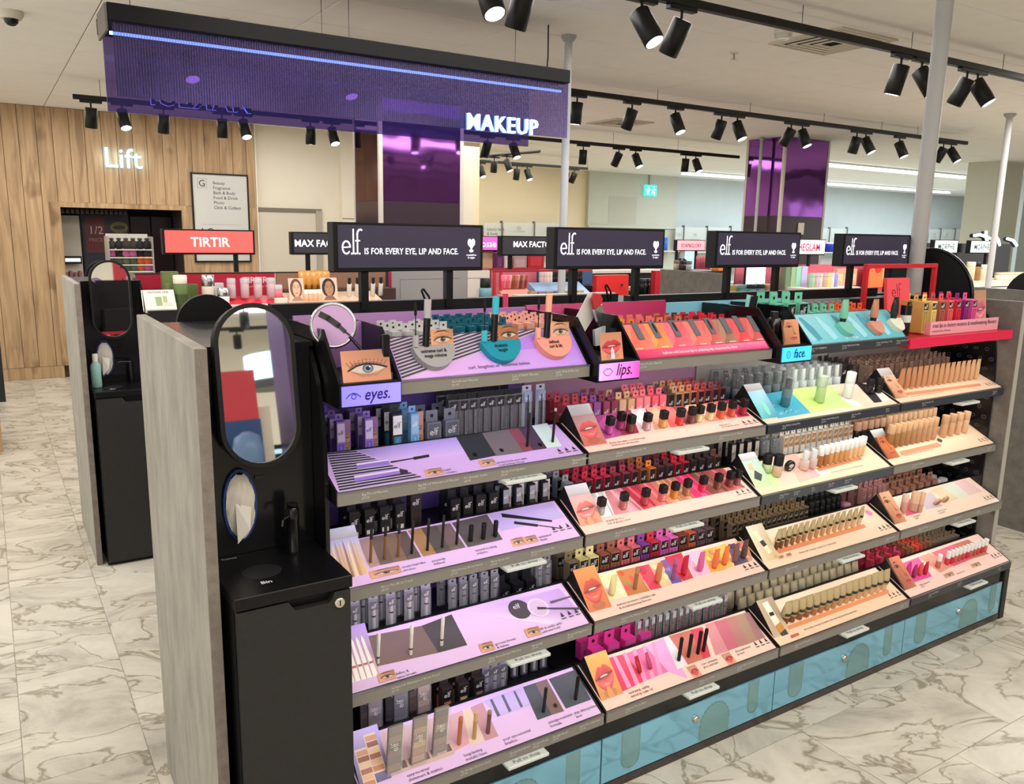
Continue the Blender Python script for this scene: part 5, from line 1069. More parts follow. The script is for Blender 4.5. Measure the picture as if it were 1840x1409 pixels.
# ------------------------------------------------------------------ BAY 2, lips
def qs(T, lst):
    for q_, c in lst: T.q(q_, c)
T = Tray(1, 0, (226, 70, 120), 'red and pink lip tester tray with a row of grey slots', x0=.966, prices=[(.99, 'Glow Reviver Slipstick', '£10.00')])
xs8 = (1.017, 0.81)[0], (1.083, 0.78)[0], (1.156, 0.75)[0], (1.252, 0.71)[0], (1.324, 0.67)[0], (1.390, 0.65)[0], (1.458, 0.62)[0], (1.527, 0.59)[0], 1.582
c8 = [(236, 110, 92), (222, 130, 76), (226, 92, 106), (222, 104, 98), (196, 90, 84), (150, 104, 88), (214, 66, 72), (190, 84, 84)]; xs_ = [.975]+list(xs8)[1:]
for i in range(8):
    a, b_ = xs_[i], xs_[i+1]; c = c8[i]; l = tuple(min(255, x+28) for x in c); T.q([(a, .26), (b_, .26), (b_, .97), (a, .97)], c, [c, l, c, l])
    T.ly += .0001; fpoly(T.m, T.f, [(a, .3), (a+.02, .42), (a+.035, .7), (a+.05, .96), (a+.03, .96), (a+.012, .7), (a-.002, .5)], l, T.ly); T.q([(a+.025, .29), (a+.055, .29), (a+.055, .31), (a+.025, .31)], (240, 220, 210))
T.q([(.975, .02), (1.582, .02), (1.582, .24), (.975, .24)], (226, 70, 130), [(206, 40, 84), (226, 60, 130), (250, 140, 180), (236, 60, 110)]); T.done()
text('hydrate with luscious lips in addicting slip, crave-worthy shine.', .0145, T.f, (1.097, 0.19)[0], .10, (248, 226, 236), parent=T.t, n=.002, sx=.93, bold=.01)
for i, (x, v) in enumerate(((1.043, 0.75), (1.115, 0.76), (1.203, 0.76), (1.290, 0.75), (1.364, 0.77), (1.437, 0.76), (1.503, 0.78), (1.576, 0.76))):
    MB().face([T.f.p(x-.012, v-.22, .004), T.f.p(x+.012, v-.22, .004), T.f.p(x+.012, v+.26, .004), T.f.p(x-.012, v+.26, .004)], (104, 106, 116), 'satin').build('slot', T.t)
    if i in (1, 2, 4): k = MB(); fell(k, T.f, x+.002, v+.06, .005, .15, (24, 24, 28), .0045); k.build('slot_hole', T.t)
GR = 'lip cartons on the top lips shelf'
def lc(c, **k): return carton('lip_carton', .032, .03, .045, c, c, WHITE, **k)
stock(0, 'top lips shelf', [(lc(c), n+' lip carton') for c, n in (((236, 140, 40), 'orange'), ((236, 150, 60), 'amber'), ((230, 130, 60), 'orange'), ((226, 110, 110), 'pink'), ((228, 120, 130), 'pink'), ((232, 128, 100), 'coral'), ((160, 70, 56), 'brown'), ((200, 120, 90), 'tan'), ((170, 70, 70), 'rust'), ((90, 52, 44), 'dark brown'), ((214, 40, 56), 'red'), ((224, 44, 70), 'red'), ((206, 40, 60), 'red'))], lins(1.02, 1.53, 13), (.30, .355, .41), GR)

def lipswedge(skin, lip, tint=None, fing=False, silv=True):
    def fn(m, fr, w, L):
        lips_print(m, fr, 0, 0, w, L*(.8 if silv else 1), skin, lip, tint, fing, .001)
        if silv: sil(m, fr, w, L, .26)
    return fn
CAPK = (22, 20, 22)
def lip_row(k, T, pts, cols, words, where, h=.058, s=.024):
    testers(k, [(lipbottle(c, h, s, CAPK), w_+' lip bottle with black cap', p) for p, c, w_ in zip(pts, cols, words)], where, where+' bottles', R(10))
PK = (246, 204, 188)
W0 = 'second lips shelf'
T = Tray(1, 1, PK, 'pink lip oil tester tray, second down under the lips box', tab=1.22, prices=[(.91, 'Glow Reviver Plumping Lip Oil', '£10.00'), (1.36, 'Glow Reviver Lip Oil Glossy', '£8.00')])
T.wedge(lipswedge((196, 96, 80), (206, 70, 70), (160, 130, 130)))
bl = [((0.947, 1.06), (1.042, 1.09), (0.981, 0.35), (0.908, 0.32), (176, 72, 140)), ((1.042, 1.09), (1.115, 1.12), (1.054, 0.36), (0.981, 0.35), (150, 60, 74)), ((1.115, 1.12), (1.180, 1.12), (1.118, 0.37), (1.058, 0.36), (222, 206, 210)), ((1.184, 1.11), (1.246, 1.12), (1.190, 0.39), (1.124, 0.37), (216, 160, 130)), ((1.246, 1.12), (1.293, 1.04), (1.260, 0.37), (1.195, 0.38), (232, 104, 96)), ((1.295, 1.04), (1.348, 1.03), (1.319, 0.39), (1.265, 0.39), (150, 80, 76)), ((1.355, 1.03), (1.405, 1.02), (1.377, 0.39), (1.326, 0.40), (236, 196, 160)), ((1.431, 0.99), (1.491, 1.02), (1.457, 0.37), (1.392, 0.38), (236, 150, 130)), ((1.498, 1.03), (1.547, 1.02), (1.512, 0.38), (1.465, 0.38), (232, 120, 110)), ((1.554, 1.03), (1.590, 1.02), (1.580, 0.37), (1.519, 0.38), (190, 46, 90))]
qs(T, [(b[:4], b[4]) for b in bl])
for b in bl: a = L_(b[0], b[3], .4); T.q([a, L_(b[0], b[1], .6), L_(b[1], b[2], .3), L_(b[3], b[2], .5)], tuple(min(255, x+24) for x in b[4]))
T.icons(); T.done(); T.cap('plump lips with a cooling tingle,\nshiny & wet glossy lasts.', *(0.908, 0.16), size=.012); T.cap('shiny lips in a\nveil of glossy colour.', *(1.396, 0.19), size=.011)
lip_row(1, T, [(0.942, 0.48), (0.999, 0.57), (1.024, 0.44), (1.093, 0.43), (1.165, 0.44), (1.241, 0.44), (1.295, 0.44), (1.332, 0.45), (1.385, 0.45), (1.439, 0.46), (1.495, 0.47), (1.553, 0.47)], [(176, 70, 150), (150, 60, 110), (110, 50, 52), (190, 150, 150), (214, 150, 90), (206, 60, 66), (110, 66, 66), (226, 190, 140), (230, 190, 150), (206, 90, 60), (200, 84, 64), (150, 40, 50)], ['orchid', 'plum', 'brown', 'rose', 'amber', 'red', 'mauve', 'honey', 'beige', 'copper', 'rust', 'wine'], 'second lips slope')
GR = 'lip oil cartons on the second lips shelf'
def lo(c, lab, n, h=.07): return (carton('lip_oil_carton', .029, .027, h, c, lab, WHITE, l0=.1), n+' lip oil carton')
B_ = (24, 22, 24)
cols = [lo((206, 84, 96), (206, 84, 96), 'coral')]*3+[lo((150, 90, 160), (150, 90, 160), 'violet'), lo((140, 70, 92), (140, 70, 92), 'mauve'), lo((130, 62, 80), (130, 62, 80), 'plum'), lo((206, 166, 136), (206, 166, 136), 'beige'), lo((196, 160, 120), (196, 160, 120), 'tan'), lo((222, 122, 130), (222, 122, 130), 'pink'), lo((226, 134, 140), (226, 134, 140), 'pink'), lo((222, 96, 112), (222, 96, 112), 'rose'), lo((226, 110, 130), (226, 110, 130), 'rose')]+[lo(c, B_, n) for c, n in (((90, 70, 66), 'black and tan'), ((190, 150, 120), 'black and beige'), ((206, 160, 110), 'black and honey'), ((206, 130, 100), 'black and coral'), ((190, 90, 84), 'black and red'), ((170, 80, 80), 'black and rose'), ((150, 70, 76), 'black and wine'), ((120, 56, 62), 'black and plum'))]
stock(1, W0, cols, lins(.865, 1.56, 20), (.325, .375, .425), GR, drop=.2)

W0 = 'third lips shelf'
T = Tray(1, 2, PK, 'pink lip gloss tester tray, third down under the lips box', tab=1.22, prices=[(.92, 'Glow Reviver Lip Oil', '£8.00')])
T.wedge(lipswedge((226, 150, 110), (226, 110, 104), (200, 160, 160), True))
es = [280, 400, 540, 690, 820, 930, 1040, 1160, 1300, 1400]; 
tops = [(0.937, 0.98), (0.993, 0.97), (1.065, 0.98), (1.146, 0.99), (1.207, 0.98), (1.259, 0.99), (1.312, 1.00), (1.383, 1.01), (1.467, 1.00), (1.554, 0.99)]; bots = [(0.894, 0.34), (0.962, 0.33), (1.084, 0.31), (1.145, 0.33), (1.199, 0.32), (1.261, 0.33), (1.323, 0.32), (1.400, 0.32), (1.490, 0.31), (1.573, 0.32)]
cc = [(226, 222, 216), (222, 140, 150), (190, 60, 76), (222, 110, 110), (226, 150, 110), (196, 130, 100), (232, 60, 110), (140, 80, 70), (190, 90, 90)]
for i in range(9):
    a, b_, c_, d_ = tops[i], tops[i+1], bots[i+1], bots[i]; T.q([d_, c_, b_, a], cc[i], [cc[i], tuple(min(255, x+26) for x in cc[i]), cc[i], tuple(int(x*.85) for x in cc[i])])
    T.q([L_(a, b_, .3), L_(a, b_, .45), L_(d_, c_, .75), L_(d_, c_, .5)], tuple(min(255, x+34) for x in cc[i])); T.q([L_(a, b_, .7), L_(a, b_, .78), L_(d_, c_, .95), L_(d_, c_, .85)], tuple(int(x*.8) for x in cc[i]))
T.icons(.2); T.done(); T.cap('drench lips in a\nveil of glossy colour.', *(0.912, 0.20), size=.012)
lip_row(2, T, [(0.913, 0.44), (1.010, 0.46), (1.102, 0.45), (1.180, 0.45), (1.237, 0.46), (1.296, 0.47), (1.372, 0.47), (1.446, 0.46), (1.506, 0.46), (1.544, 0.46)], [(150, 150, 146), (176, 110, 104), (180, 60, 70), (214, 120, 120), (206, 130, 50), (170, 110, 86), (214, 50, 90), (120, 70, 60), (120, 64, 60), (130, 76, 70)], ['clear', 'rose', 'red', 'pink', 'amber', 'tan', 'magenta', 'brown', 'cocoa', 'mauve'], 'third lips slope')
GR = 'lip oil cartons on the third lips shelf'
cols = [lo((150, 156, 160), B_, 'black and silver', .066), lo((160, 40, 60), B_, 'black and wine', .066)]+[lo((196, 50, 80), B_, 'black and red', .066)]*3+[lo((150, 60, 76), B_, 'black and plum', .066)]*3+[lo((150, 90, 60), B_, 'black and brown', .066), lo((216, 130, 60), B_, 'black and orange', .066)]+[lo((90, 56, 60), B_, 'black and cocoa', .066)]*2+[lo((190, 40, 60), B_, 'black and scarlet', .066)]*2+[lo((60, 44, 48), B_, 'plain black', .066)]*3+[lo((110, 70, 60), B_, 'black and rust', .066)]
stock(2, W0, cols, lins(.87, 1.56, 18), (.325, .375, .425), GR, drop=.1)

W0 = 'fourth lips shelf'
T = Tray(1, 3, PK, 'fruit printed lip balm tester tray with ten coloured tubes', tab=1.27, prices=[(.91, 'Squeeze Me Melting Lip Balm', '£5.00')])
T.wedge(lipswedge((206, 110, 60), (206, 70, 50), (226, 130, 60), silv=False))
fr_ = [(((0.932, 0.94), (1.008, 0.93), (0.982, 0.33), (0.910, 0.35)), (236, 220, 170)), (((1.008, 0.93), (1.091, 0.91), (1.076, 0.31), (0.984, 0.33)), (190, 120, 66)), (((1.091, 0.91), (1.150, 0.90), (1.129, 0.30), (1.080, 0.32)), (214, 66, 84)), (((1.150, 0.90), (1.205, 0.90), (1.173, 0.31), (1.129, 0.31)), (240, 196, 150)), (((1.205, 0.90), (1.254, 0.92), (1.223, 0.30), (1.177, 0.32)), (110, 90, 170)), (((1.230, 0.96), (1.313, 0.97), (1.276, 0.32), (1.227, 0.31)), (196, 50, 70)), (((1.325, 0.93), (1.408, 0.93), (1.358, 0.32), (1.280, 0.33)), (232, 180, 206)), (((1.404, 0.90), (1.477, 0.89), (1.428, 0.30), (1.362, 0.33)), (240, 170, 70)), (((1.477, 0.89), (1.531, 0.92), (1.473, 0.32), (1.431, 0.31)), (244, 190, 110)), (((1.527, 0.85), (1.567, 0.87), (1.555, 0.33), (1.480, 0.32)), (90, 82, 100)), (((1.577, 0.89), (1.629, 0.85), (1.578, 0.34), (1.555, 0.33)), (206, 150, 120))]
qs(T, fr_); rr = random.Random(11)
for q_, c in fr_:
    for j in range(5):
        s, t_ = rr.uniform(.1, .8), rr.uniform(.1, .8); a = L_(L_(q_[0], q_[1], s), L_(q_[3], q_[2], s), t_); T.ly += .00003; fell(T.m, T.f, a[0], a[1], .010, .075, tuple(max(0, min(255, x+rr.randint(-46, 40))) for x in c), T.ly, 9)
T.icons(.2); T.done(); T.cap('buttery moisture, buildable tint\n& mouthwatering flavours.', *(0.922, 0.18), size=.013)
def bt(c, n, h=.075): return (sqtube('lip_balm_tube', .026, h, c, tuple(int(x*.9) for x in c), .12), n+' lip balm tube')
pn = lambda c, n: (pencil('lip_crayon', .08, .0068, c, tuple(min(255, x+20) for x in c), .25, 'gloss', True), n+' lip crayon')
testers(3, [(*bt((232, 222, 160), 'cream'), (0.930, 0.45)), (*pn((160, 110, 70), 'brown'), (1.027, 0.44)), (*bt((206, 120, 84), 'coral'), (1.128, 0.45)), (*pn((150, 76, 130), 'purple'), (1.194, 0.42)), (*bt((196, 30, 60), 'red'), (1.248, 0.45)), (*bt((214, 100, 160), 'pink'), (1.324, 0.44)), (*bt((226, 116, 70), 'orange'), (1.391, 0.41)), (*bt((232, 124, 66), 'orange'), (1.443, 0.42)), (*bt((130, 84, 84), 'mauve'), (1.493, 0.42)), (*bt((90, 66, 62), 'brown'), (1.544, 0.45))], W0+' slope', 'lip balm testers', R(8))
GR = 'lip balm cartons on the fourth lips shelf'
def lbm(c, n): return (carton('lip_balm_carton', .037, .03, .082, c, B_, WHITE, win=tuple(int(x*.85) for x in c), l0=.55), n+' lip balm carton')
cols = [lbm(c, n) for c, n in (((120, 112, 84), 'khaki'), ((196, 190, 130), 'lime cream'), ((214, 206, 150), 'cream'), ((140, 84, 64), 'brown'), ((150, 96, 70), 'tan'), ((206, 110, 110), 'rose'), ((210, 110, 116), 'pink'), ((130, 70, 150), 'purple'), ((196, 50, 66), 'red'), ((206, 100, 170), 'orchid'), ((214, 110, 176), 'magenta'), ((130, 70, 56), 'dark brown'), ((196, 100, 66), 'rust'), ((110, 80, 96), 'plum'), ((96, 76, 80), 'cocoa'))]
stock(3, W0, cols, lins(.865, 1.50, 15), (.285, .345), GR)

W0 = 'bottom lips shelf'
T = Tray(1, 4, PK, 'pink lip tester tray with four black pens and shade strips', tab=1.2, prices=[(.88, 'Squeeze Me Lip Balm', '£5.00'), (1.20, 'Matte Lip Colour', '£6.00'), (1.38, 'Cream Glide Lip Liner', '£4.00')])
T.wedge(lipswedge((214, 140, 84), (222, 84, 84), (230, 170, 90), True, False))
qs(T, [(((0.932, 0.93), (0.996, 0.91), (1.010, 0.29), (0.899, 0.24)), (222, 66, 96)), (((0.996, 0.91), (1.090, 0.92), (1.108, 0.30), (1.010, 0.29)), (232, 110, 160)), (((1.090, 0.92), (1.186, 0.97), (1.159, 0.05), (1.108, 0.30)), (236, 160, 210)), (((1.181, 0.98), (1.240, 0.96), (1.192, 0.31), (1.146, 0.28)), (226, 220, 226)), (((1.205, 0.97), (1.306, 0.95), (1.269, 0.30), (1.197, 0.30)), (196, 110, 90)), (((1.306, 0.95), (1.362, 0.93), (1.304, 0.30), (1.269, 0.30)), (214, 56, 80)),
      (((1.378, 0.96), (1.445, 0.96), (1.393, 0.28), (1.325, 0.29)), (206, 136, 142)), (((1.422, 0.95), (1.483, 0.95), (1.441, 0.29), (1.388, 0.29)), (190, 102, 116)), (((1.483, 0.95), (1.529, 0.94), (1.490, 0.28), (1.441, 0.29)), (176, 120, 112)), (((1.529, 0.94), (1.583, 0.93), (1.535, 0.29), (1.490, 0.28)), (166, 132, 110)), (((1.577, 0.94), (1.600, 0.91), (1.580, 0.29), (1.535, 0.29)), (160, 116, 120))])
for i in range(5): a, b_ = L_((0.949, 0.93), (1.164, 0.95), i/5), L_((0.914, 0.27), (1.085, 0.30), i/5); T.q([a, (a[0]+.014, a[1]), (b_[0]+.03, b_[1]), (b_[0]+.012, b_[1])], (244, 150, 190))
for a in ((1.204, 0.13), (1.369, 0.13)):
    T.ly += .0003; lips_print(T.m, Fr(T.f.p(a[0]-.022, a[1]-.12), T.f.U, T.f.V), 0, 0, .04, .045, (226, 160, 130), (200, 60, 70), n=T.ly)
T.icons(.2); T.done(); T.cap('hydrating, subtly\ntinted lip balm oil.', *(0.918, 0.15), size=.013); T.cap('2-in-1 plumping\ngloss and balm.', *(1.244, 0.19), size=.012); T.cap('ultra-pigmented\nlip liner.', *(1.410, 0.20), size=.012)
for i, (c, n, xv) in enumerate((((176, 36, 50), 'dark red', (1.003, 0.45)), ((190, 70, 110), 'berry', (1.049, 0.45)))): put(sqtube('lip_balm_tube', .018, .055, c, tuple(int(x*.9) for x in c), .15), on(4, xv, .004), '%s little lip tube leaning on the bottom lips slope' % n, 'small leaning lip tubes', lean=R(-24), rotz=R((6, 14)[i]))
lp = pencil('lip_pen', .088, .0062, (22, 20, 22), (18, 17, 19), .45)
testers(4, [(lp, 'black lip pen', (1.174, 0.44)), (lp, 'black lip pen', (1.219, 0.44)), (lp, 'black lip pen', (1.263, 0.44)), (lp, 'black lip pen', (1.292, 0.45))], W0+' slope', 'lip pen testers', R(6))
pbx = carton('lip_tint_carton', .05, .03, .062, (222, 60, 150), (226, 90, 166), (90, 20, 60), l0=.06)
stock(4, W0, [(pbx, 'hot pink lip carton')], [(0.936, 0.368)[0], (1.008, 0.363)[0], (1.080, 0.358)[0], (1.151, 0.354)[0]], (.225, .285), 'hot pink lip cartons')
cols = [(sleeve('lip_liner_pack', .02, .115, (150, 150, 156), c, (180, 182, 186)), n+' lip liner pack') for c, n in (((150, 90, 90), 'clear rose'), ((160, 110, 100), 'clear tan'), ((176, 76, 80), 'clear red'), ((130, 80, 80), 'clear mauve'))]
stock(4, W0, cols, lins(1.13, 1.56, 14), (.23, .30), 'lip liner packs')

# ------------------------------------------------------------------ BAY 3, face
T = Tray(2, 0, (104, 196, 214), 'teal face primer tester tray with three standing tubes', x0=1.769, strip=(52, 54, 60), prices=[(1.80, 'Luxe Glow Highlighter', '£9.00'), (1.98, 'Power Grip Dewy Setting', '£10.00'), (2.19, 'Power Grip Primer + 4%', '£10.00'), (2.32, 'Power Grip Face Primer', '£10.00')])
T.q([(1.78, .03), (2.385, .03), (2.385, .96), (1.78, .96)], (104, 196, 214), [(128, 206, 222), (90, 180, 200), (110, 190, 206), (150, 214, 222)])
for i, x in enumerate((1.83, 1.86, 1.95, 2.05, 2.13, 2.2, 2.28)): T.ly += .0002; fpoly(T.m, T.f, [(x, .1), (x+.03, .16), (x+.02, .5), (x-.01, .86), (x-.03, .9), (x-.022, .5)], ((160, 220, 238), (76, 160, 186))[i % 2], T.ly)
T.done(); text('grip it & go', .017, T.f, 2.02, .10, (240, 250, 250), parent=T.t, n=.002)
for i, (xv, c, n, cap_, hc) in enumerate(((2.041, 0.56), (120, 190, 160), 'green', (24, 26, 26), (120, 196, 180)), ((2.225, 0.52), (190, 130, 104), 'peach', (24, 24, 26), (214, 150, 130)), ((2.363, 0.56), (40, 40, 42), 'black', (24, 24, 26), (226, 226, 206))) if False else enumerate((((2.041, 0.56), (120, 190, 160), 'green', (24, 26, 26), (120, 196, 180)), ((2.225, 0.52), (190, 130, 104), 'peach', (24, 24, 26), (214, 150, 130)), ((2.363, 0.56), (40, 40, 42), 'black', (24, 24, 26), (226, 226, 206)))):
    x, v = xv; P = [T.f.p(x-.035, v, 0), T.f.p(x+.04, v, 0)]+[T.f.p(x+.0+.038*math.cos(a), v+.42*math.sin(a), 0) for a in [-PI*j/12 for j in range(1, 12)]]
    MB().extr(P, T.f.N*.022, hc, 'gloss').build('curved_holder', T.t)
    put(sqtube('primer_tube', .036, .085, c, cap_, .16, logo=WHITE), T.f.p(x, v+.03, .016), '%s primer tube standing in the teal face tray' % n, 'primer testers', lean=R(4))
GR = 'cartons on the top face shelf'
gb = carton('primer_carton', .05, .03, .10, (112, 196, 166), B_, WHITE); gs = carton('primer_carton', .034, .03, .06, (112, 196, 166), B_, WHITE, l0=.2); ob = carton('primer_carton', .034, .03, .06, (226, 96, 60), B_, WHITE, l0=.2)
stock(0, 'top face shelf', [(gb, 'large mint primer carton')], [1.80, 1.87, 1.94], (.30, .36), GR)
stock(0, 'top face shelf', [(gs, 'small mint primer carton')], lins(2.0, 2.15, 4), (.30, .345), GR)
stock(0, 'top face shelf', [(ob, 'small orange primer carton')], lins(2.20, 2.33, 4), (.30, .345), GR)
fp = cyl('foundation_pump', .013, .075, (60, 36, 30), (24, 24, 26), .5, capr=.8, over=.45)
stock(0, 'top face shelf pump group', [(fp, 'small dark pump bottle')], lins(2.0, 2.36, 9), (.40, .445), 'dark pump bottles', z=1.40)

W0 = 'second face shelf'
T = Tray(2, 1, (244, 214, 190), 'teal, lime and peach skin tester tray with three bottles', strip=(46, 50, 62), tab=None, prices=[(1.68, 'Stay All Day Setting Mist', '£8.00'), (1.90, 'Power Grip Setting Spray', '£10.00'), (2.08, 'Skin Prep Mist', '£8.00'), (2.3, 'Blush', '£6.00')])
def wg(m, fr, w, L): fquad(m, fr, 0, w, 0, L, (70, 150, 180), .001, 'print', [(90, 190, 190), (60, 140, 180), (170, 220, 236), (150, 210, 230)]); fell(m, fr, w*.55, L*.28, w*.12, L*.2, (130, 220, 200), .0015, 14); sil(m, fr, w, L, .2)
T.wedge(wg)
qs(T, [(((1.779, 1.07), (1.923, 1.10), (1.874, 0.16), (1.688, 0.14)), (70, 170, 196)), (((1.919, 1.11), (2.037, 1.12), (1.973, 0.18), (1.876, 0.16)), (196, 226, 130)), (((2.037, 1.12), (2.170, 1.08), (2.116, 0.16), (1.975, 0.18)), (190, 220, 140)), (((2.170, 1.08), (2.303, 1.07), (2.234, 0.14), (2.118, 0.16)), (240, 206, 180)), (((2.330, 1.10), (2.382, 0.88), (2.318, 0.16), (2.266, 0.17)), (40, 40, 46)), (((2.391, 0.87), (2.395, 0.49), (2.383, 0.17), (2.320, 0.16)), (236, 232, 222)), (((2.123, 0.54), (2.171, 0.53), (2.182, 0.14), (2.144, 0.16)), (236, 234, 232))])
rr = random.Random(4)
for j in range(16): a = (1.70+rr.random()*.12, .2+rr.random()*.6); T.ly += .00003; ribbon(T.m, T.f, [a, (a[0]+.012, a[1]+.05), (a[0]+.03, a[1]+.03)], .004, ((170, 230, 236), (30, 110, 140))[j % 2], T.ly)
T.done()
testers(1, [(cyl('setting_mist', .018, .105, (70, 120, 136), (26, 28, 30), .35, capr=.7, over=.55), 'blue setting mist with clear black-pump cap', (1.795, 0.54)), (cyl('setting_mist', .0185, .105, (176, 206, 140), (196, 214, 180), .42, 'gloss', 'frost'), 'lime setting mist with frosted cap', (1.988, 0.51)), (cyl('setting_mist', .0185, .105, (222, 222, 218), (226, 228, 228), .42), 'white setting mist bottle', (2.163, 0.52)), (cyl('cream_pot', .015, .06, (30, 30, 32), (24, 24, 26), .45), 'small black bottle', (2.313, 0.57)), (cyl('cream_pot', .015, .06, (30, 30, 32), (24, 24, 26), .45), 'small black bottle', (2.370, 0.55))], 'second face slope', 'face testers', R(7))
db = cyl('mist_bottle', .019, .105, (70, 92, 104), (24, 25, 27), .45, capr=.55, over=.52); wb2 = cyl('mist_bottle', .019, .105, (196, 204, 204), (206, 212, 212), .45, capr=.55, over=.52)
stock(1, W0, [(db, 'blue mist bottle with black pump')], lins(1.655, 1.92, 6), (.33, .385, .44), 'blue mist bottles')
stock(1, W0, [(wb2, 'white pump mist bottle')], lins(1.975, 2.24, 6), (.33, .385, .44), 'white mist bottles')
bk = carton('blush_carton', .03, .026, .10, (30, 30, 32), B_, WHITE)
stock(1, W0, [(bk, 'black blush carton')], [2.29, 2.33], (.34, .39, .44), 'black blush cartons')
tn = carton('foundation_carton', .026, .024, .085, (130, 112, 98), (112, 96, 84), (200, 186, 170), l0=.25, lite=True); tn2 = carton('foundation_carton', .026, .024, .085, (150, 128, 110), (130, 110, 94), (210, 196, 180), l0=.25, lite=True)
stock(1, 'second end bay shelf', [(tn, 'taupe foundation carton'), (tn2, 'light taupe foundation carton')], lins(2.43, 3.05, 18), (.335, .375, .415, .455), 'taupe foundation cartons')

W0 = 'third face shelf'
T = Tray(2, 2, (246, 212, 180), 'mint and peach face tester tray with ten white-capped bottles', strip=(70, 76, 84), tab=2.06, prices=[(1.70, 'Putty Primer', '£9.00'), (1.78, 'Poreless', '£9.00'), (1.88, 'Mist', '£8.00'), (1.98, 'Skin Tint', '£10.00'), (2.08, 'Halo Glow', '£14.00')])
def wg(m, fr, w, L): fquad(m, fr, 0, w, 0, L, (170, 206, 150), .001, 'print', [(206, 226, 170), (190, 220, 160), (150, 190, 190), (160, 200, 196)]); fpoly(m, fr, [(w*.2, L*.3), (w*.5, L*.2), (w*.75, L*.36), (w*.45, L*.52)], (60, 66, 70), .0015); fpoly(m, fr, [(w*.15, L*.55), (w*.45, L*.5), (w*.5, L*.72), (w*.2, L*.7)], (210, 170, 140), .0015); sil(m, fr, w, L, .2)
T.wedge(wg)
qs(T, [(((1.736, 0.87), (1.820, 1.05), (1.742, 0.14), (1.688, 0.14)), (196, 226, 160)), (((1.820, 1.05), (1.902, 1.01), (1.838, 0.12), (1.742, 0.14)), (236, 200, 180)), (((1.902, 1.01), (1.974, 1.01), (1.919, 0.16), (1.838, 0.12)), (222, 180, 166)), (((1.961, 0.94), (1.974, 0.57), (1.974, 0.20), (1.919, 0.16)), (240, 170, 170)), (((1.974, 0.57), (2.013, 0.46), (2.026, 0.22), (1.978, 0.19)), (226, 232, 226)), (((1.988, 0.44), (2.284, 0.49), (2.277, 0.41), (1.987, 0.32)), (206, 130, 90))]); T.done()
T.cap('the multi-use glow booster for a soft filtered look.', *(2.042, 0.20), size=.010)
ptb = lambda c, cc_: sqtube('primer_tube', .034, .07, c, cc_, .25)
k = sqtube('primer_tube', .034, .075, (200, 220, 160), None, .2); 
bt1 = cyl('primer_bottle', .017, .07, (190, 210, 150), (22, 22, 24), .55, 'gloss', 'satin'); bt2 = cyl('primer_bottle', .018, .085, (214, 176, 150), (22, 22, 24), .5, 'gloss', 'satin')
wc = cyl('glow_bottle', .0125, .082, (206, 150, 96), (232, 230, 226), .45); wd = cyl('glow_bottle', .0125, .082, (170, 104, 56), (232, 230, 226), .45); wl = cyl('glow_bottle', .0125, .082, (226, 186, 140), (232, 230, 226), .45); cp_ = cyl('pump_primer', .018, .075, (222, 190, 180), (226, 228, 228), .5, capr=.6, over=.4)
testers(2, [(bt1, 'mint primer with black cap', (1.734, 0.65)), (bt2, 'beige primer with black cap', (1.763, 0.47)), (cp_, 'clear-capped pump primer', (1.923, 0.49)), (cp_, 'clear-capped pump primer', (1.971, 0.49))]+[((wd, wd, wc, wc, wc, wc, wl, wl, wl, wl)[i], ('deep', 'deep', 'tan', 'tan', 'tan', 'tan', 'light', 'light', 'light', 'light')[i]+' glow bottle with white cap', p) for i, p in enumerate(((2.015, 0.49), (2.048, 0.50), (2.082, 0.51), (2.116, 0.51), (2.150, 0.52), (2.179, 0.52), (2.210, 0.53), (2.243, 0.54), (2.274, 0.55), (2.296, 0.56)))], 'third face slope', 'third face testers', R(7))
cxv = (1.844, 0.53); o_ = Vector(T.f.p(cxv[0], cxv[1], .022)); t = thing('compact', 'round black powder compact standing on the third face slope', 'compact', o_-Vector((0, 0, .022)))
MB().lathe([(.021, 0), (.023, .002), (.023, .012), (.021, .014)], 24, (26, 26, 28), 'gloss', o_, (.1, 1, .25)).build('case', t); fcp = Fr(o_+Vector((-.0, -.0006, -.0)), (1, -.1, 0), (0, -.25, 1)); m = MB(); fell(m, fcp, 0, .004, .012, .008, (200, 196, 186), .001); elf(m, fcp, -.008, -.014, .012, WHITE, .001, 6, w=.11); m.build('label', t)
ck2 = carton('glow_carton', .026, .024, .092, (206, 200, 190), (150, 112, 66), WHITE, l0=.52, lite=True); ck3 = carton('concealer_pack', .024, .02, .10, (30, 30, 32), (170, 160, 150), DARK, l0=.3)
stock(2, W0, [(ck3, 'black and grey concealer pack')], lins(1.65, 1.78, 4), (.33, .40), 'concealer packs')
blk = cyl('primer_stock', .02, .09, (30, 30, 32), (24, 24, 26), .4, over=.6)
stock(2, W0+' beside wedge', [(blk, 'dark clear-lidded primer bottle')], [1.83, 1.885], (.33, .385, .44), 'dark primer bottles')
stock(2, W0, [(ck2, 'brown and white glow carton')], lins(1.95, 2.37, 13), (.335, .37, .405, .44), 'brown and white glow cartons')

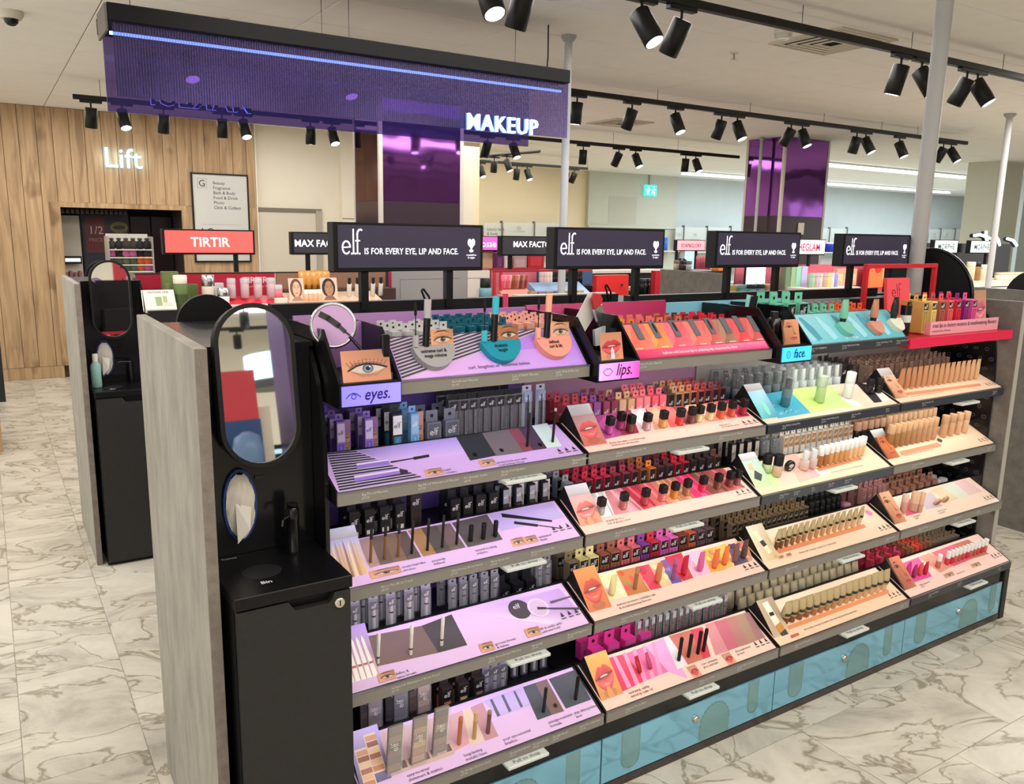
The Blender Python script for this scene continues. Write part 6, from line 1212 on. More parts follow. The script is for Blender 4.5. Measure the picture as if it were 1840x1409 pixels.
W0 = 'fourth face shelf'
T = Tray(2, 3, (246, 212, 184), 'peach tester tray with fifteen gold concealer tubes', tab=2.06, prices=[(1.69, 'Camo Concealer', '£9.00'), (2.30, 'Hydrating Camo', '£9.00')])
def goldw(m, fr, w, L):
    fquad(m, fr, 0, w, 0, L, (220, 200, 160), .001, 'print', [(226, 206, 170), (206, 180, 130), (190, 176, 150), (226, 214, 190)]); fpoly(m, fr, [(w*.5, L*.2), (w*.75, L*.24), (w*.45, L*.85), (w*.2, L*.82)], (236, 222, 190), .0015); fpoly(m, fr, [(w*.42, L*.4), (w*.66, L*.43), (w*.58, L*.58), (w*.34, L*.55)], (44, 42, 44), .002); fell(m, fr, w*.82, L*.1, w*.1, L*.05, (206, 170, 120), .002)
T.wedge(goldw); T.q([(1.718, 0.43), (2.258, 0.46), (2.253, 0.35), (1.715, 0.31)], (222, 140, 100))
T.ly += .0002; fell(T.m, T.f, (2.348, 0.72)[0], (2.348, 0.72)[1], .018, .1, (230, 130, 170), T.ly); card_eye(T, [(1.691, 0.18), (1.722, 0.18), (1.729, 0.27), (1.696, 0.26)]); card_eye(T, [(1.735, 0.18), (1.764, 0.18), (1.771, 0.27), (1.741, 0.26)]); T.icons(.2); T.done()
T.cap('flawless full coverage concealer for a matte finish.', *(1.807, 0.17), size=.011)
tones = [(110, 70, 44), (126, 82, 52), (140, 92, 58), (150, 104, 66), (170, 120, 76), (180, 130, 84), (190, 142, 92), (196, 148, 98), (202, 156, 106), (206, 162, 112), (210, 168, 120), (214, 174, 126), (218, 180, 134), (222, 186, 142), (226, 192, 150)]
def cc_t(t_, flip): return sqtube('concealer_tube', .024, .085, (206, 188, 146), t_, .38, (40, 40, 42), 'pearl') 
testers(3, [(cc_t(tones[i], 0), 'gold concealer tube', p) for i, p in enumerate(((1.721, 0.45), (1.746, 0.45), (1.777, 0.45), (1.812, 0.46), (1.846, 0.46), (1.879, 0.46), (1.917, 0.46), (1.955, 0.47), (1.991, 0.47), (2.028, 0.47), (2.069, 0.48), (2.107, 0.48), (2.145, 0.47), (2.183, 0.47), (2.224, 0.47)))], 'fourth face slope', 'gold concealer testers', R(9))
gk = carton('concealer_carton', .025, .024, .078, (120, 100, 74), B_, (190, 186, 180), l0=.5, lite=True, win=(96, 80, 60))
stock(3, W0, [(gk, 'gold and black concealer carton')], lins(1.62, 2.04, 14), (.275, .315, .36, .405), 'gold concealer cartons')
bp3 = cyl('brow_bottle', .013, .08, (26, 26, 28), (20, 20, 22), .35)
stock(3, W0, [(bp3, 'slim black bottle')], lins(2.1, 2.28, 6), (.29, .35), 'slim black bottles')
t = thing('pink_pot', 'small mauve pot at the end of the fourth face shelf', 'pot', (2.345, .30, FZ[3])); MB().lathe([(.02, FZ[3]), (.024, FZ[3]+.008), (.024, FZ[3]+.02)], 18, (150, 90, 110), 'gloss', (2.345, .3, 0)).build('jar', t); MB().lathe([(.0245, FZ[3]+.0202), (.024, FZ[3]+.034), (.01, FZ[3]+.038)], 18, (170, 110, 130), 'gloss', (2.345, .3, 0)).build('lid', t)

W0 = 'bottom face shelf'
T = Tray(2, 4, (246, 208, 178), 'peach tester tray with kraft concealer tubes, bottom of face bay', tab=2.02, prices=[(1.68, 'Camo Liquid Foundation', '£9.00'), (2.33, 'Camo CC', '£14.00')])
T.wedge(lambda m, fr, w, L: (fquad(m, fr, 0, w, 0, L, (206, 180, 150), .001, 'print', [(196, 170, 140), (214, 190, 160), (160, 140, 120), (190, 170, 146)]), fpoly(m, fr, [(w*.35, L*.28), (w*.72, L*.34), (w*.6, L*.92), (w*.25, L*.9)], (236, 228, 210), .0015), fquad(m, fr, w*.35, w*.62, L*.55, L*.64, (40, 40, 44), .002), fpoly(m, fr, [(w*.4, L*.1), (w*.8, L*.14), (w*.74, L*.36), (w*.36, L*.3)], (196, 140, 70), .002), fpoly(m, fr, [(w*.45, 0), (w*.85, 0), (w*.8, L*.16), (w*.4, L*.1)], (60, 60, 64), .0022)))
T.q([(1.711, 0.36), (2.340, 0.38), (2.327, 0.28), (1.706, 0.27)], (226, 150, 104)); T.q([(1.688, 0.15), (1.734, 0.15), (1.730, 0.09), (1.683, 0.08)], (214, 90, 80)); T.icons(.2); T.done()
T.cap('the medium coverage foundation with skin-loving hydrating ingredients.', *(1.768, 0.14), size=.011)
kp = [(*xy,) for xy in ((1.712, 0.45), (1.747, 0.44), (1.790, 0.44), (1.830, 0.44), (1.871, 0.43), (1.910, 0.43), (1.949, 0.43), (1.988, 0.43), (2.029, 0.44), (2.070, 0.44), (2.108, 0.44), (2.149, 0.44), (2.190, 0.44), (2.234, 0.44), (2.271, 0.44), (2.313, 0.43))]
tk = lambda c: sqtube('kraft_tube', .04, .092, (186, 166, 126), c, .3, (52, 54, 58), 'satin', logo=(90, 80, 62))
testers(4, [(tk(tones[min(14, i)]), 'kraft foundation tube', p) for i, p in enumerate(kp)], 'bottom face slope', 'kraft foundation testers', R(8))
gt = sqtube('gold_tube', .04, .085, (206, 194, 164), (150, 132, 104), .2, None, 'pearl', logo=(90, 82, 66))
stock(4, W0, [(gt, 'gold foundation tube')], lins(1.64, 2.33, 15), (.215, .275, .335), 'gold foundation tubes')

# ------------------------------------------------------------------ BAY 4
t = thing('promo_ledge', 'glossy red promotional shelf edge at the far end of the counter', 'shelf', (2.4, .13, 1.30))
MB().box(2.405, 3.186, .13, .488, 1.308, 1.345, (190, 30, 44), 'satin').build('shelf_board', t); MB().box(2.403, 3.188, .12, .13, 1.306, 1.346, (222, 40, 80), 'gloss', bev=.001).build('shelf_edge', t)
t = thing('promo_tray', 'pink promo tray with slogan holding lip cartons', 'tray', (2.7, .15, 1.345))
x0, x1, y0, y1, z0 = (2.607, 1.352)[0], (3.136, 1.388)[0], .165, .38, 1.3455
MB().box(x0, x1, y0, y0+.004, z0, z0+.055, (236, 164, 178), 'print').build('front_board', t); MB().box(x0, x0+.004, y0+.004, y1, z0, z0+.055, (232, 150, 150), 'print').build('side_board', t); MB().box(x0+.004, x1, y0+.004, y1, z0, z0+.006, (226, 150, 160), 'print').build('base_board', t)
f = WALLFR(x0, y0-.0003, z0); text('treat lips to buttery moisture & mouthwatering flavours.', .026, f, .012, .030, (60, 24, 44), parent=t, shear=.15, sx=.84, n=.0008); text('shop glossy tints, 10 flavours', .012, f, .012, .012, (120, 60, 80), parent=t, n=.0008)
GR = 'lip cartons in the pink promo tray'
for i, (c, n) in enumerate((((196, 160, 90), 'ochre'), ((240, 206, 120), 'yellow'), ((176, 96, 80), 'brown'), ((236, 100, 100), 'coral'), ((226, 40, 70), 'red'), ((150, 40, 130), 'purple'), ((236, 90, 160), 'pink'))):
    o = carton('lip_balm_carton', .036, .05, .13, c, B_, WHITE, win=tuple(int(x*.8) for x in c), l0=.74)
    for j in range(2): put(o, (lins((2.600, 1.416)[0], (2.972, 1.426)[0], 7)[i], .215+.075*j, z0+.007), '%s lip carton in the %s row of the pink promo tray' % (n, ('front', 'back')[j]), GR)
m = MB(); f = Fr(((2.993, 1.390)[0], .19, z0+.007), (1, -.1, 0), (0, .12, 1)); m.face([f.p(a, b_, 0) for a, b_ in ((0, 0), (.078, 0), (.078, .17), (0, .17))], (222, 170, 140), 'print'); t = thing('lips_card', 'upright card printed with pink lips at the tray end', 'card', (3.1, .2, z0))
MB().extr([f.p(a, b_, -.002) for a, b_ in ((0, 0), (.078, 0), (.078, .17), (0, .17))], f.N*.002, (226, 180, 150), 'print').build('card', t); m = MB(); lips_print(m, f, 0, .0, .078, .17, (216, 162, 132), (222, 110, 130), finger=True, n=.0006); m.build('photo_print', t)
t = thing('promo_display', 'tall coral to yellow upright panel with thin logo beside face tray', 'panel', (2.44, .25, 1.345))
x0, x1, y_ = 2.455, 2.625, .262
MB().extr([(x0, y_, 1.346), (x1-.01, y_, 1.346), (x1+.03, y_+.05, 1.575), (x0+.035, y_+.05, 1.575)], (0, .012, 0), (232, 60, 66), 'print').build('panel', t)
f = Fr((x0, y_-.0004, 1.346), (1, 0, 0), (0, .05, .229)); m = MB(); Wd = x1-x0
for i in range(6):
    a0, a1 = i/6, (i+1)/6; ca = [(250, 190, 90), (250, 150, 80), (246, 112, 88), (240, 84, 92), (240, 84, 96), (240, 84, 96), (240, 84, 96)]
    fpoly(m, f, [(.035*a0+.002, .234*a0), (Wd-.012+.04*a0, .234*a0), (Wd-.012+.04*a1, .234*a1), (.035*a1+.002, .234*a1)], ca[i], .0004, 'print', [ca[i], ca[min(i+1, 5)] if i < 3 else ca[i], ca[i+1], ca[i+1]])
elf(m, f, .06, .155, .055, (96, 30, 50), .001, 10, w=.06); m.build('panel_print', t)
t = thing('black_tube', 'black face tube standing before the coral panel', 'tube', (2.50, .2, 1.346)); MB().lathe([(.018, 1.346), (.02, 1.35), (.022, 1.44), (.022, 1.47)], 14, (20, 20, 22), 'gloss', (2.50, .215, 0)).build('tube_body', t); MB().lathe([(.0222, 1.40), (.0222, 1.43)], 14, (214, 214, 210), 'print', (2.50, .215, 0), cap=False).build('label_band', t)
t = thing('promo_stand', 'open red square-tube stand around the promo shelf', 'frame', (2.45, .4, 1.345))
for (a, b_) in (((2.475, .40, 1.346), (2.475, .40, 1.612)), ((2.985, .40, 1.346), (2.985, .40, 1.612))): MB().box(a[0]-.009, a[0]+.009, a[1]-.009, a[1]+.009, a[2], b_[2], (206, 40, 48), 'satin').build('post', t)
MB().box(2.466, 2.994, .391, .409, 1.612, 1.63, (206, 46, 56), 'satin').build('crossbar', t)

W0 = 'second end bay shelf'
fw_ = lambda close: (lambda m, fr, w, L: (face_print(m, fr, 0, 0, w, L*.82, (222, 166, 130), close=True, n=.001), sil(m, fr, w, L, .24)))
T = Tray(3, 1, (248, 218, 190), 'peach tester tray with fifteen beige skin tint tubes', strip=(46, 50, 60), tab=2.88, prices=[(2.55, 'Halo Glow Skin Tint', '£14.00'), (3.10, 'Skin Tint', '£14.00')])
T.wedge(fw_(1)); T.q([(2.509, 0.38), (3.077, 0.30), (3.066, 0.19), (2.497, 0.25)], (232, 150, 110)); T.icons(.2); T.done(); T.cap('the sheer, glowy skin tint with hydrating hyaluronic acid.', *(2.524, 0.17), size=.010)
be = lambda i: sqtube('skin_tint_tube', .03, .095, (214-2*(14-i), 172-3*(14-i), 132-3*(14-i)), (206, 160, 116), .08, logo=None)
bx = lins((2.511, 0.49)[0], (3.093, 0.44)[0], 15)
testers(1, [(be(i), 'beige skin tint tube', (x, .52)) for i, x in enumerate(bx)], 'second end bay slope', 'beige skin tint testers', R(8))
W0 = 'third end bay shelf'
T = Tray(3, 2, (248, 214, 184), 'peach tester tray with twelve foundation bottles', tab=2.86, prices=[(2.53, 'Soft Glam Foundation', '£10.00'), (3.12, 'Soft Glam', '£10.00')])
T.wedge(lambda m, fr, w, L: (face_print(m, fr, 0, 0, w, L*.82, (206, 110, 60), close=True, n=.001), sil(m, fr, w, L, .24))); T.q([(2.533, 0.41), (2.827, 0.44), (2.831, 0.29), (2.520, 0.27)], (226, 140, 100)); T.icons(.2)
fell(T.m, T.f, (2.854, 0.49)[0], (2.854, 0.49)[1], .014, .07, (30, 26, 26), .004); T.done(); T.cap('soft glam satin foundation, medium buildable coverage.', *(2.528, 0.23), size=.010)
fb2 = lambda i: cyl('foundation_bottle', .0165, .1, (150+6*i, 108+6*i, 62+7*i), (206, 164, 126), .38)
p9 = lins((2.500, 0.52)[0], (2.822, 0.50)[0], 9)+lins((2.907, 0.44)[0], (3.079, 0.44)[0], 4)
testers(2, [(fb2(i), 'foundation bottle with beige cap', (x, .62)) for i, x in enumerate(p9)], 'third end bay slope', 'foundation testers', R(5))
dkb = cyl('foundation_stock', .017, .10, (44, 34, 30), (190, 150, 118), .4); beb = cyl('foundation_stock', .016, .105, (196, 158, 116), (214, 176, 138), .36)
stock(2, W0, [(dkb, 'dark foundation bottle')], lins(2.43, 2.60, 5), (.335, .39), 'dark foundation bottles')
stock(2, W0, [(beb, 'beige foundation bottle')], lins(2.65, 3.0, 10), (.335, .385, .435), 'beige foundation bottles')
W0 = 'fourth end bay shelf'
T = Tray(3, 3, (246, 220, 200), 'cream blush tester tray with pale swatches and pink sticks', tab=2.86, prices=[(2.53, 'Halo Glow Blush', '£9.00'), (2.80, 'Putty Bronzer', '£7.00'), (2.98, 'Powder', '£8.00')])
T.wedge(lambda m, fr, w, L: face_print(m, fr, 0, 0, w, L, (214, 150, 116), close=True, n=.001))
qs(T, [(((2.642, 0.94), (2.661, 0.79), (2.639, 0.34), (2.529, 0.35)), (214, 96, 120)), (((2.717, 0.71), (2.839, 0.86), (2.802, 0.35), (2.682, 0.37)), (206, 186, 200)), (((2.845, 0.89), (2.949, 0.94), (2.950, 0.43), (2.853, 0.41)), (226, 206, 170)), (((2.939, 0.95), (3.044, 0.95), (3.043, 0.43), (2.950, 0.43)), (214, 222, 206)), (((3.044, 0.95), (3.141, 0.96), (3.156, 0.45), (3.043, 0.43)), (232, 196, 196))]); T.icons(.2); T.done(); T.cap('glowy blush\nwand.', *(2.559, 0.25), size=.011); T.cap('buttery bronzer\n& powder.', *(2.730, 0.21), size=.011)
bs = cyl('blush_wand', .0135, .085, (206, 150, 140), (226, 196, 176), .4); cn = pencil('highlighter_wand', .09, .012, (206, 160, 136), (222, 180, 150), .6, 'gloss', True)
testers(3, [(bs, 'pink blush wand', (2.528, 0.47)), (cn, 'tapered rose wand', (2.592, 0.47)), (cn, 'tapered rose wand', (2.604, 0.43)), (cn, 'tapered rose wand', (2.631, 0.38))], 'fourth end bay slope', 'blush testers', R(6))
for i, xv in enumerate(((2.775, 0.42), (2.839, 0.43))):
    o_ = Vector(T.f.p(*xv, .012)); t = thing('powder_compact', '%s small round tan compact leaning on the fourth end bay slope' % ('left', 'right')[i], 'compact', o_-Vector((0, 0, .012))); MB().lathe([(.018, 0), (.02, .002), (.02, .01)], 20, (200, 160, 130), 'gloss', o_, (0, .9, .5)).build('case', t); MB().lathe([(.015, -.0012), (.0165, -.0002)], 20, (150, 104, 80), 'satin', o_, (0, .9, .5)).build('pan', t)
pc = carton('blush_wand_carton', .026, .026, .09, (170, 120, 120), (150, 104, 104), (226, 206, 200), l0=.3, lite=True); bc = carton('bronzer_carton', .042, .03, .05, (150, 104, 88), (170, 120, 100), (226, 200, 180), l0=.2, lite=True); cj = cyl('clear_jar', .02, .04, (190, 190, 186), (222, 226, 228), .4, capm='frost')
stock(3, W0, [(pc, 'mauve blush carton')], lins(2.43, 2.57, 5), (.28, .325, .37), 'mauve blush cartons')
stock(3, W0, [(bc, 'bronze powder carton')], lins(2.63, 2.97, 7), (.285, .335, .385), 'bronze powder cartons')
stock(3, W0, [(cj, 'clear lidded jar')], [3.02, 3.07], (.29, .345), 'clear lidded jars')
W0 = 'bottom end bay shelf'
T = Tray(3, 4, (244, 206, 196), 'pink blush tester tray with white-capped bottles, lowest at far end', tab=2.88, strip=(60, 62, 70), prices=[(2.53, 'Camo Liquid Blush', '£7.00'), (2.75, 'Lip Tint', '£6.00'), (3.08, 'Camo', '£7.00')])
T.wedge(lambda m, fr, w, L: face_print(m, fr, 0, 0, w, L, (196, 120, 96), close=True, n=.001))
qs(T, [(((2.554, 0.87), (2.680, 0.89), (2.640, 0.31), (2.505, 0.32)), (226, 80, 150)), (((2.680, 0.89), (2.768, 0.90), (2.824, 0.38), (2.707, 0.32)), (222, 150, 130)), (((2.777, 0.89), (2.966, 0.92), (2.982, 0.39), (2.819, 0.36)), (222, 96, 120)), (((2.966, 0.92), (3.087, 0.92), (3.112, 0.36), (2.982, 0.39)), (190, 120, 96))]); card_eye(T, [(2.700, 0.14), (2.773, 0.14), (2.780, 0.26), (2.707, 0.26)]); card_eye(T, [(2.918, 0.15), (2.991, 0.15), (2.989, 0.27), (2.921, 0.26)]); T.icons(.25); T.done(); T.cap('highly pigmented\nblush.', *(2.521, 0.19), size=.011); T.cap('long-wear tint.', *(2.787, 0.14), size=.011)
pt_ = lambda c: sqtube('blush_tube', .024, .06, c, tuple(int(x*.85) for x in c), .2); wt = lambda c: cyl('blush_bottle', .0105, .062, c, (232, 230, 228), .5)
testers(4, [(pt_((206, 60, 130)), 'magenta blush tube', (2.516, 0.55)), (pt_((170, 40, 110)), 'berry blush tube', (2.534, 0.44)), (pt_((226, 80, 80)), 'coral blush tube', (2.575, 0.44)), (pt_((190, 30, 60)), 'red blush tube', (2.612, 0.42)), (wt((190, 110, 90)), 'white-capped blush bottle', (2.724, 0.48))]+[(wt(((206, 60, 70), (190, 40, 60), (206, 90, 90), (170, 90, 80))[i % 4]), 'white-capped blush bottle', p) for i, p in enumerate(zip(lins((2.793, 0.48)[0], (3.101, 0.48)[0], 11), lins((2.793, 0.48)[1], (3.101, 0.48)[1], 11)))], 'bottom end bay slope', 'blush testers at the bottom', R(6))
bcv = [(196, 60, 80), (170, 40, 60), (206, 70, 110), (130, 56, 50)]
stock(4, W0, [(carton('blush_carton', .026, .026, .07, c, c, (240, 200, 200), l0=.3, lite=True), n+' blush carton') for c, n in zip(bcv, ('rose', 'red', 'pink', 'maroon'))], lins(2.44, 2.66, 8), (.215, .26, .305), 'rosy blush cartons')
stock(4, W0, [(carton('blush_carton', .026, .026, .07, c, c, (240, 220, 200), l0=.3, lite=True), n+' blush carton') for c, n in (((150, 96, 76), 'brown'), ((160, 104, 80), 'brown'), ((226, 96, 60), 'orange'), ((214, 70, 60), 'coral'))], lins(2.70, 2.87, 6), (.215, .26, .305), 'brown and orange blush cartons')
stock(4, W0, [(carton('blush_carton', .026, .026, .06, (130, 112, 96), (112, 96, 84), (220, 210, 196), l0=.3, lite=True), 'taupe blush carton')], lins(2.91, 3.10, 7), (.215, .26, .305), 'taupe blush cartons')

# ------------------------------------------------------------------ lit headers over the counter
def header(x, y, w, z0, h, d, cface, label, posts, name='header_sign', m_='litsoft', zb=1.49, pcol=(18, 18, 20)):
    t = thing(name, label, 'sign', (x, y, z0))
    MB().box(x-.014, x+w+.012, y, y+d, z0-.012, z0+h+.008, (20, 20, 22), 'satin', bev=.002).build('casing', t)
    MB().box(x, x+w, y-.003, y, z0, z0+h, cface, m_).build('lit_face', t)
    for px in posts: MB().box(px-.012, px+.012, y+d/2-.012, y+d/2+.012, zb, z0-.012, pcol, 'satin').build('post', t)
    return t, WALLFR(x, y-.003, z0)
for i, n in enumerate(('first', 'second', 'third', 'fourth')):
    hx = (.197, .999, 1.785, 2.590)[i]
    t, f = header(hx, .6, .49, 1.622, .127, .05, (52, 46, 66), 'dark lit header with white slogan, %s along the front counter' % n, (hx+.09, hx+.385))
    m = MB(); elf(m, f, .012, .040, .074, (244, 244, 248), .001, 14, True, 'lit', .062, .66); m.build('logo', t)
    text('IS FOR EVERY EYE, LIP AND FACE.', .0262, f, .082, .041, (244, 244, 248), 'lit', t, bold=.016, gap=1.04, sx=.80)
    m = MB(); hcx = .455
    for s_ in (-1, 1): fell(m, f, hcx+s_*.0065, .079, .0075, .012, (240, 240, 246), .001, 14, 'lit'); fpoly(m, f, [(hcx-.002*0, .055), (hcx+s_*.013, .076), (hcx, .078)][::s_], (240, 240, 246), .0012, 'lit')
    fell(m, f, hcx, .052, .008, .005, (240, 240, 246), .0011, 10, 'lit'); m.build('rabbit_badge', t); text('crueltyfree\n& vegan', .0085, f, hcx, .036, (230, 230, 236), 'lit', t, align='CENTER', bold=.02)
m = MB()
for bx_ in (.50, 1.24):
    P = [Vector((bx_, .59, 1.50)), Vector((bx_-.01, .58, 1.53)), Vector((bx_-.03, .58, 1.555)), Vector((bx_-.037, .58, 1.55)), Vector((bx_-.03, .58, 1.535)), Vector((bx_+.004, .60, 1.47))]
    t = thing('power_cable', 'looped black cable behind the %s dark header' % ('first' if bx_ < 1 else 'second'), 'cable', P[0]); m = MB()
    for a, b_ in zip(P, P[1:]): m.rod(a, b_, .0035, 6, (20, 20, 22), 'satin')
    m.build('cable', t)
# ================================================================== second counter row, behind
g2 = thing('display_counter', 'black makeup counter behind the first, under the lit red header', 'counter', (0, 2.7, 0))
Y2 = 2.695
MB().box(-.337, -.31, Y2+.05, Y2+.80, 0, 1.452, m='concrete', bev=.002).build('end_panel', g2, 'pale grey concrete look end panel')
MB().box(-.3365, -.3105, Y2+.0485, Y2+.0515, .002, 1.45, m='concrete_edge').build('panel_edge', g2)
MB().box(-.30, -.01, Y2+.287, Y2+.85, 0, 1.44, BLK, 'satin').build('end_body', g2)
MB().box(0, 3.75, Y2+.16, Y2+.9, 0, 1.285, (26, 24, 26), 'satin').build('body', g2)
MB().box(0, 3.75, Y2+.135, Y2+.159, 1.235, 1.30, (40, 38, 38), 'gloss').build('front_edge', g2)
MB().prism([(Y2+.175, .26), (Y2+.178, 1.15), (Y2+.195, 1.29), (Y2+.245, 1.40), (Y2+.31, 1.45), (Y2+.5, 1.452), (Y2+.5, .26)], -.012, -.001, (16, 16, 18), 'gloss').build('side_fin', g2)
m = MB(); m.extr([(x, Y2+1.0, z) for x, z in cap(-.107, 1.33, .094, .1)][::-1], (0, -.02, 0), (14, 14, 16), 'satin'); m.build('rear_mirror', g2)
for (x0, x1, c) in ((.005, .775, (176, 36, 58)), (.785, 1.495, (150, 112, 90)), (2.30, 2.68, (206, 110, 126)), (2.69, 3.19, (64, 92, 130))):
    MB().box(x0, x1, 3.20, 3.215, 1.286, 1.468, c, 'satin').build('header_panel', g2)
MB().box(.0, 2.29, 3.198, 3.218, 1.468, 1.474, (24, 22, 24), 'satin').build('top_trim', g2)
f = WALLFR(.005, 3.1995, 1.286); text('TIRTIR', .05, f, (0.584, 1.423)[0]-.005, .125, (236, 190, 196), parent=g2, bold=.02); text('Restoring Your Radiance', .02, f, (0.584, 1.423)[0]-.005, .098, (222, 150, 160), parent=g2)
bin_station(Y2, 'on the second counter', False)
t = thing('lotion_bottle', 'white capped mint lotion bottle on the second bin cabinet', 'bottle', (-.27, Y2+.12, .918))
MB().lathe([(.022, .9185), (.024, .922), (.024, 1.03), (.012, 1.05)], 16, (138, 180, 170), 'satin', (-.262, Y2+.15, 0)).build('body', t); MB().lathe([(.013, 1.0502), (.013, 1.085), (.011, 1.09)], 14, (216, 212, 200), 'satin', (-.262, Y2+.15, 0)).build('cap', t)
t = thing('soap_tap', 'black arched pump on the second bin cabinet', 'bottle', (-.10, Y2+.2, .918)); m = MB(); m.rod((-.09, Y2+.2, .9185), (-.09, Y2+.2, 1.03), .012, 12, (16, 16, 18), 'gloss'); m.build('body', t); MB().rod((-.09, Y2+.2, 1.03), (-.15, Y2+.19, 1.035), .005, 8, (40, 40, 42), 'gloss').build('spout', t)
ZL = 1.2858
def bxi(name, cat, label, X, w, h, col, y=2.95, d=.05, z=ZL, m_='print', rotz=0, group=None, face=None, lab=None):
    r_ = MB().box(-w/2, w/2, -d/2, d/2, 0, h, col, m_, bev=min(.002, w*.1)); o = r_.build(name); o.location = (X, y, z); o.rotation_euler = (0, 0, rotz); tag(o, label, cat, group)
    if lab: k = MB(); fr = FRY(-d/2-.0004); fquad(k, fr, -w*.34, w*.34, h*lab[1], h*lab[2], lab[0], .0004); q_ = k.build('front_label'); q_.parent = o
    return o
def bti(name, cat, label, X, r_, h, col, cap_, capf, y=2.95, z=ZL, m_='satin', capm='satin', group=None, capr=1., lab=None):
    o = cyl(name, r_, h, col, cap_, capf, m_, capm, cat, lab, capr=capr); return put(o, (X, y, z), label, group)
px = lambda a: a[0]
bxi('skincare_box', 'box', 'tall olive green skincare box at the red counter back', (0.154, 1.457)[0], .085, .205, (112, 122, 74), 3.05, .05, lab=((130, 140, 92), .4, .7))
bti('toner_bottle', 'bottle', 'olive green toner bottle with cream cap', (0.188, 1.459)[0], .036, .19, (104, 122, 70), (232, 226, 206), .24, 2.95, lab=(70, 84, 46))
bxi('skincare_box', 'box', 'square olive green skincare box beside the green bottle', (0.253, 1.425)[0], .085, .135, (104, 120, 66), 3.05, .05)
bti('toner_bottle', 'bottle', 'cream toner bottle with steel cap', (0.332, 1.457)[0], .035, .19, (214, 200, 182), (176, 172, 170), .32, 2.95, capm='metal', lab=(60, 50, 46))
bxi('skincare_box', 'box', 'white skincare box behind the silver topped bottle', (0.395, 1.422)[0], .07, .14, (216, 212, 212), 3.03, .04)
bti('serum_bottle', 'bottle', 'clear white serum bottle with silver top', (0.404, 1.396)[0], .032, .12, (226, 222, 222), (196, 196, 200), .38, 2.92, capm='metal')
t = thing('sloped_card', 'white sloped card printed with green skincare bottles', 'card', (.07, 2.87, ZL))
xa, xb = (-0.005, 1.279)[0], (0.148, 1.273)[0]
MB().prism([(2.86, 1.2858), (2.86, 1.305), (2.93, 1.40), (2.94, 1.40), (2.94, 1.2858)], xa, xb, (226, 222, 210), 'print').build('stand', t)
f = Fr((xa, 2.86, 1.305), (1, 0, 0), (0, .07, .095)); m = MB(); w_ = xb-xa; fquad(m, f, w_*.36, w_*.56, .02, .075, (150, 166, 110), .0006); fquad(m, f, w_*.6, w_*.74, .04, .08, (170, 180, 130), .0006); fquad(m, f, w_*.58, w_*.9, .015, .04, (206, 206, 180), .0007); m.build('photo_print', t); text('MATCHA LINE', .016, f, w_*.14, .098, (50, 60, 40), parent=t, n=.0008)
t = thing('sample_tray', 'glossy red sloped sample tray on the red bay', 'display tray', (.6, 2.9, ZL))
xa, xb = (0.406, 1.308)[0], (0.762, 1.313)[0]
MB().prism([(2.85, 1.2858), (2.85, 1.305), (3.02, 1.35), (3.02, 1.2858)], xa, xb, (214, 52, 70), 'satin').build('tray', t); MB().box(xa-.02, xb, 2.838, 2.849, 1.2858, 1.318, (222, 214, 206), 'satin').build('white_ledge', t)
for i, xx in enumerate(lins(xa+.05, xa+.27, 4)): bti('sample_bottle', 'bottle', '%s tall clear sample bottle from left on the red tray' % ORDN[i+1], xx, .024, .11, (196, 170, 172), (216, 206, 206), .3, 2.95, 1.345, 'clear' if False else 'gloss', 'frost', 'tall clear sample bottles')
for i, xx in enumerate(lins(xa+.31, xb-.05, 4)): bti('sample_bottle', 'bottle', '%s short clear sample jar from left on the red tray' % ORDN[i+1], xx, .026, .07, (226, 120, 130), (222, 210, 210), .45, 2.95, 1.345, 'gloss', 'frost', 'short clear sample jars')
bxi('cream_box', 'box', 'small cream sample box at the red tray front', (0.695, 1.316)[0], .07, .03, (222, 210, 186), 2.83, .02, 1.3185)
# beige bay with portraits and tubes
t = thing('sample_tray', 'beige sloped makeup display between the two dark headers', 'display tray', (1.1, 2.9, ZL))
xa, xb = (0.762, 1.313)[0], (1.339, 1.313)[0]
MB().prism([(2.85, 1.2858), (2.85, 1.30), (3.05, 1.36), (3.05, 1.2858)], xa, xb, (214, 176, 142), 'print').build('tray', t)
for i, (p0, p1) in enumerate((((0.775, 1.308), (0.864, 1.428)), ((0.964, 1.309), (1.067, 1.431)))):
    w_ = p1[0]-p0[0]; t = thing('portrait_card', '%s portrait card with a dark-haired woman on the beige display' % ('left', 'right')[i], 'card', (p0[0], 2.93, 1.31)); o_ = (p0[0], 2.92, 1.318); f = Fr(o_, (1, 0, 0), (0, .2, 1))
    MB().extr([f.p(a, b_, -.003) for a, b_ in ((0, 0), (w_, 0), (w_, .135), (0, .135))], f.N*.003, (220, 190, 170), 'print').build('card', t); m = MB(); face_print(m, f, 0, 0, w_, .135, ((222, 172, 140), (176, 126, 92))[i], ((96, 70, 52), (40, 30, 28))[i], (222, 186, 164)); m.build('photo_print', t)
ot = sqtube('foundation_tube', .05, .11, (206, 146, 66), (190, 130, 56), .2)
for i, x in enumerate(lins((0.917, 1.424)[0], (1.066, 1.421)[0], 5)): put(ot, (x, 3.12, 1.375), 'amber tube, %s from left behind the portrait cards' % ORDN[i+1], 'amber tubes on the beige display')
ft = cyl('foundation_bottle', .016, .07, (222, 176, 140), (236, 220, 206), .4)
for i, x in enumerate(lins((0.870, 1.322)[0], (0.951, 1.320)[0], 4)): put(ft, (x, 2.92, 1.315), 'pale bottle, %s from left between the portrait cards' % ORDN[i+1], 'pale bottles between the portrait cards')
dp = cyl('dropper_bottle', .014, .12, (226, 222, 214), (40, 36, 34), .35, 'gloss', 'satin', capr=.7)
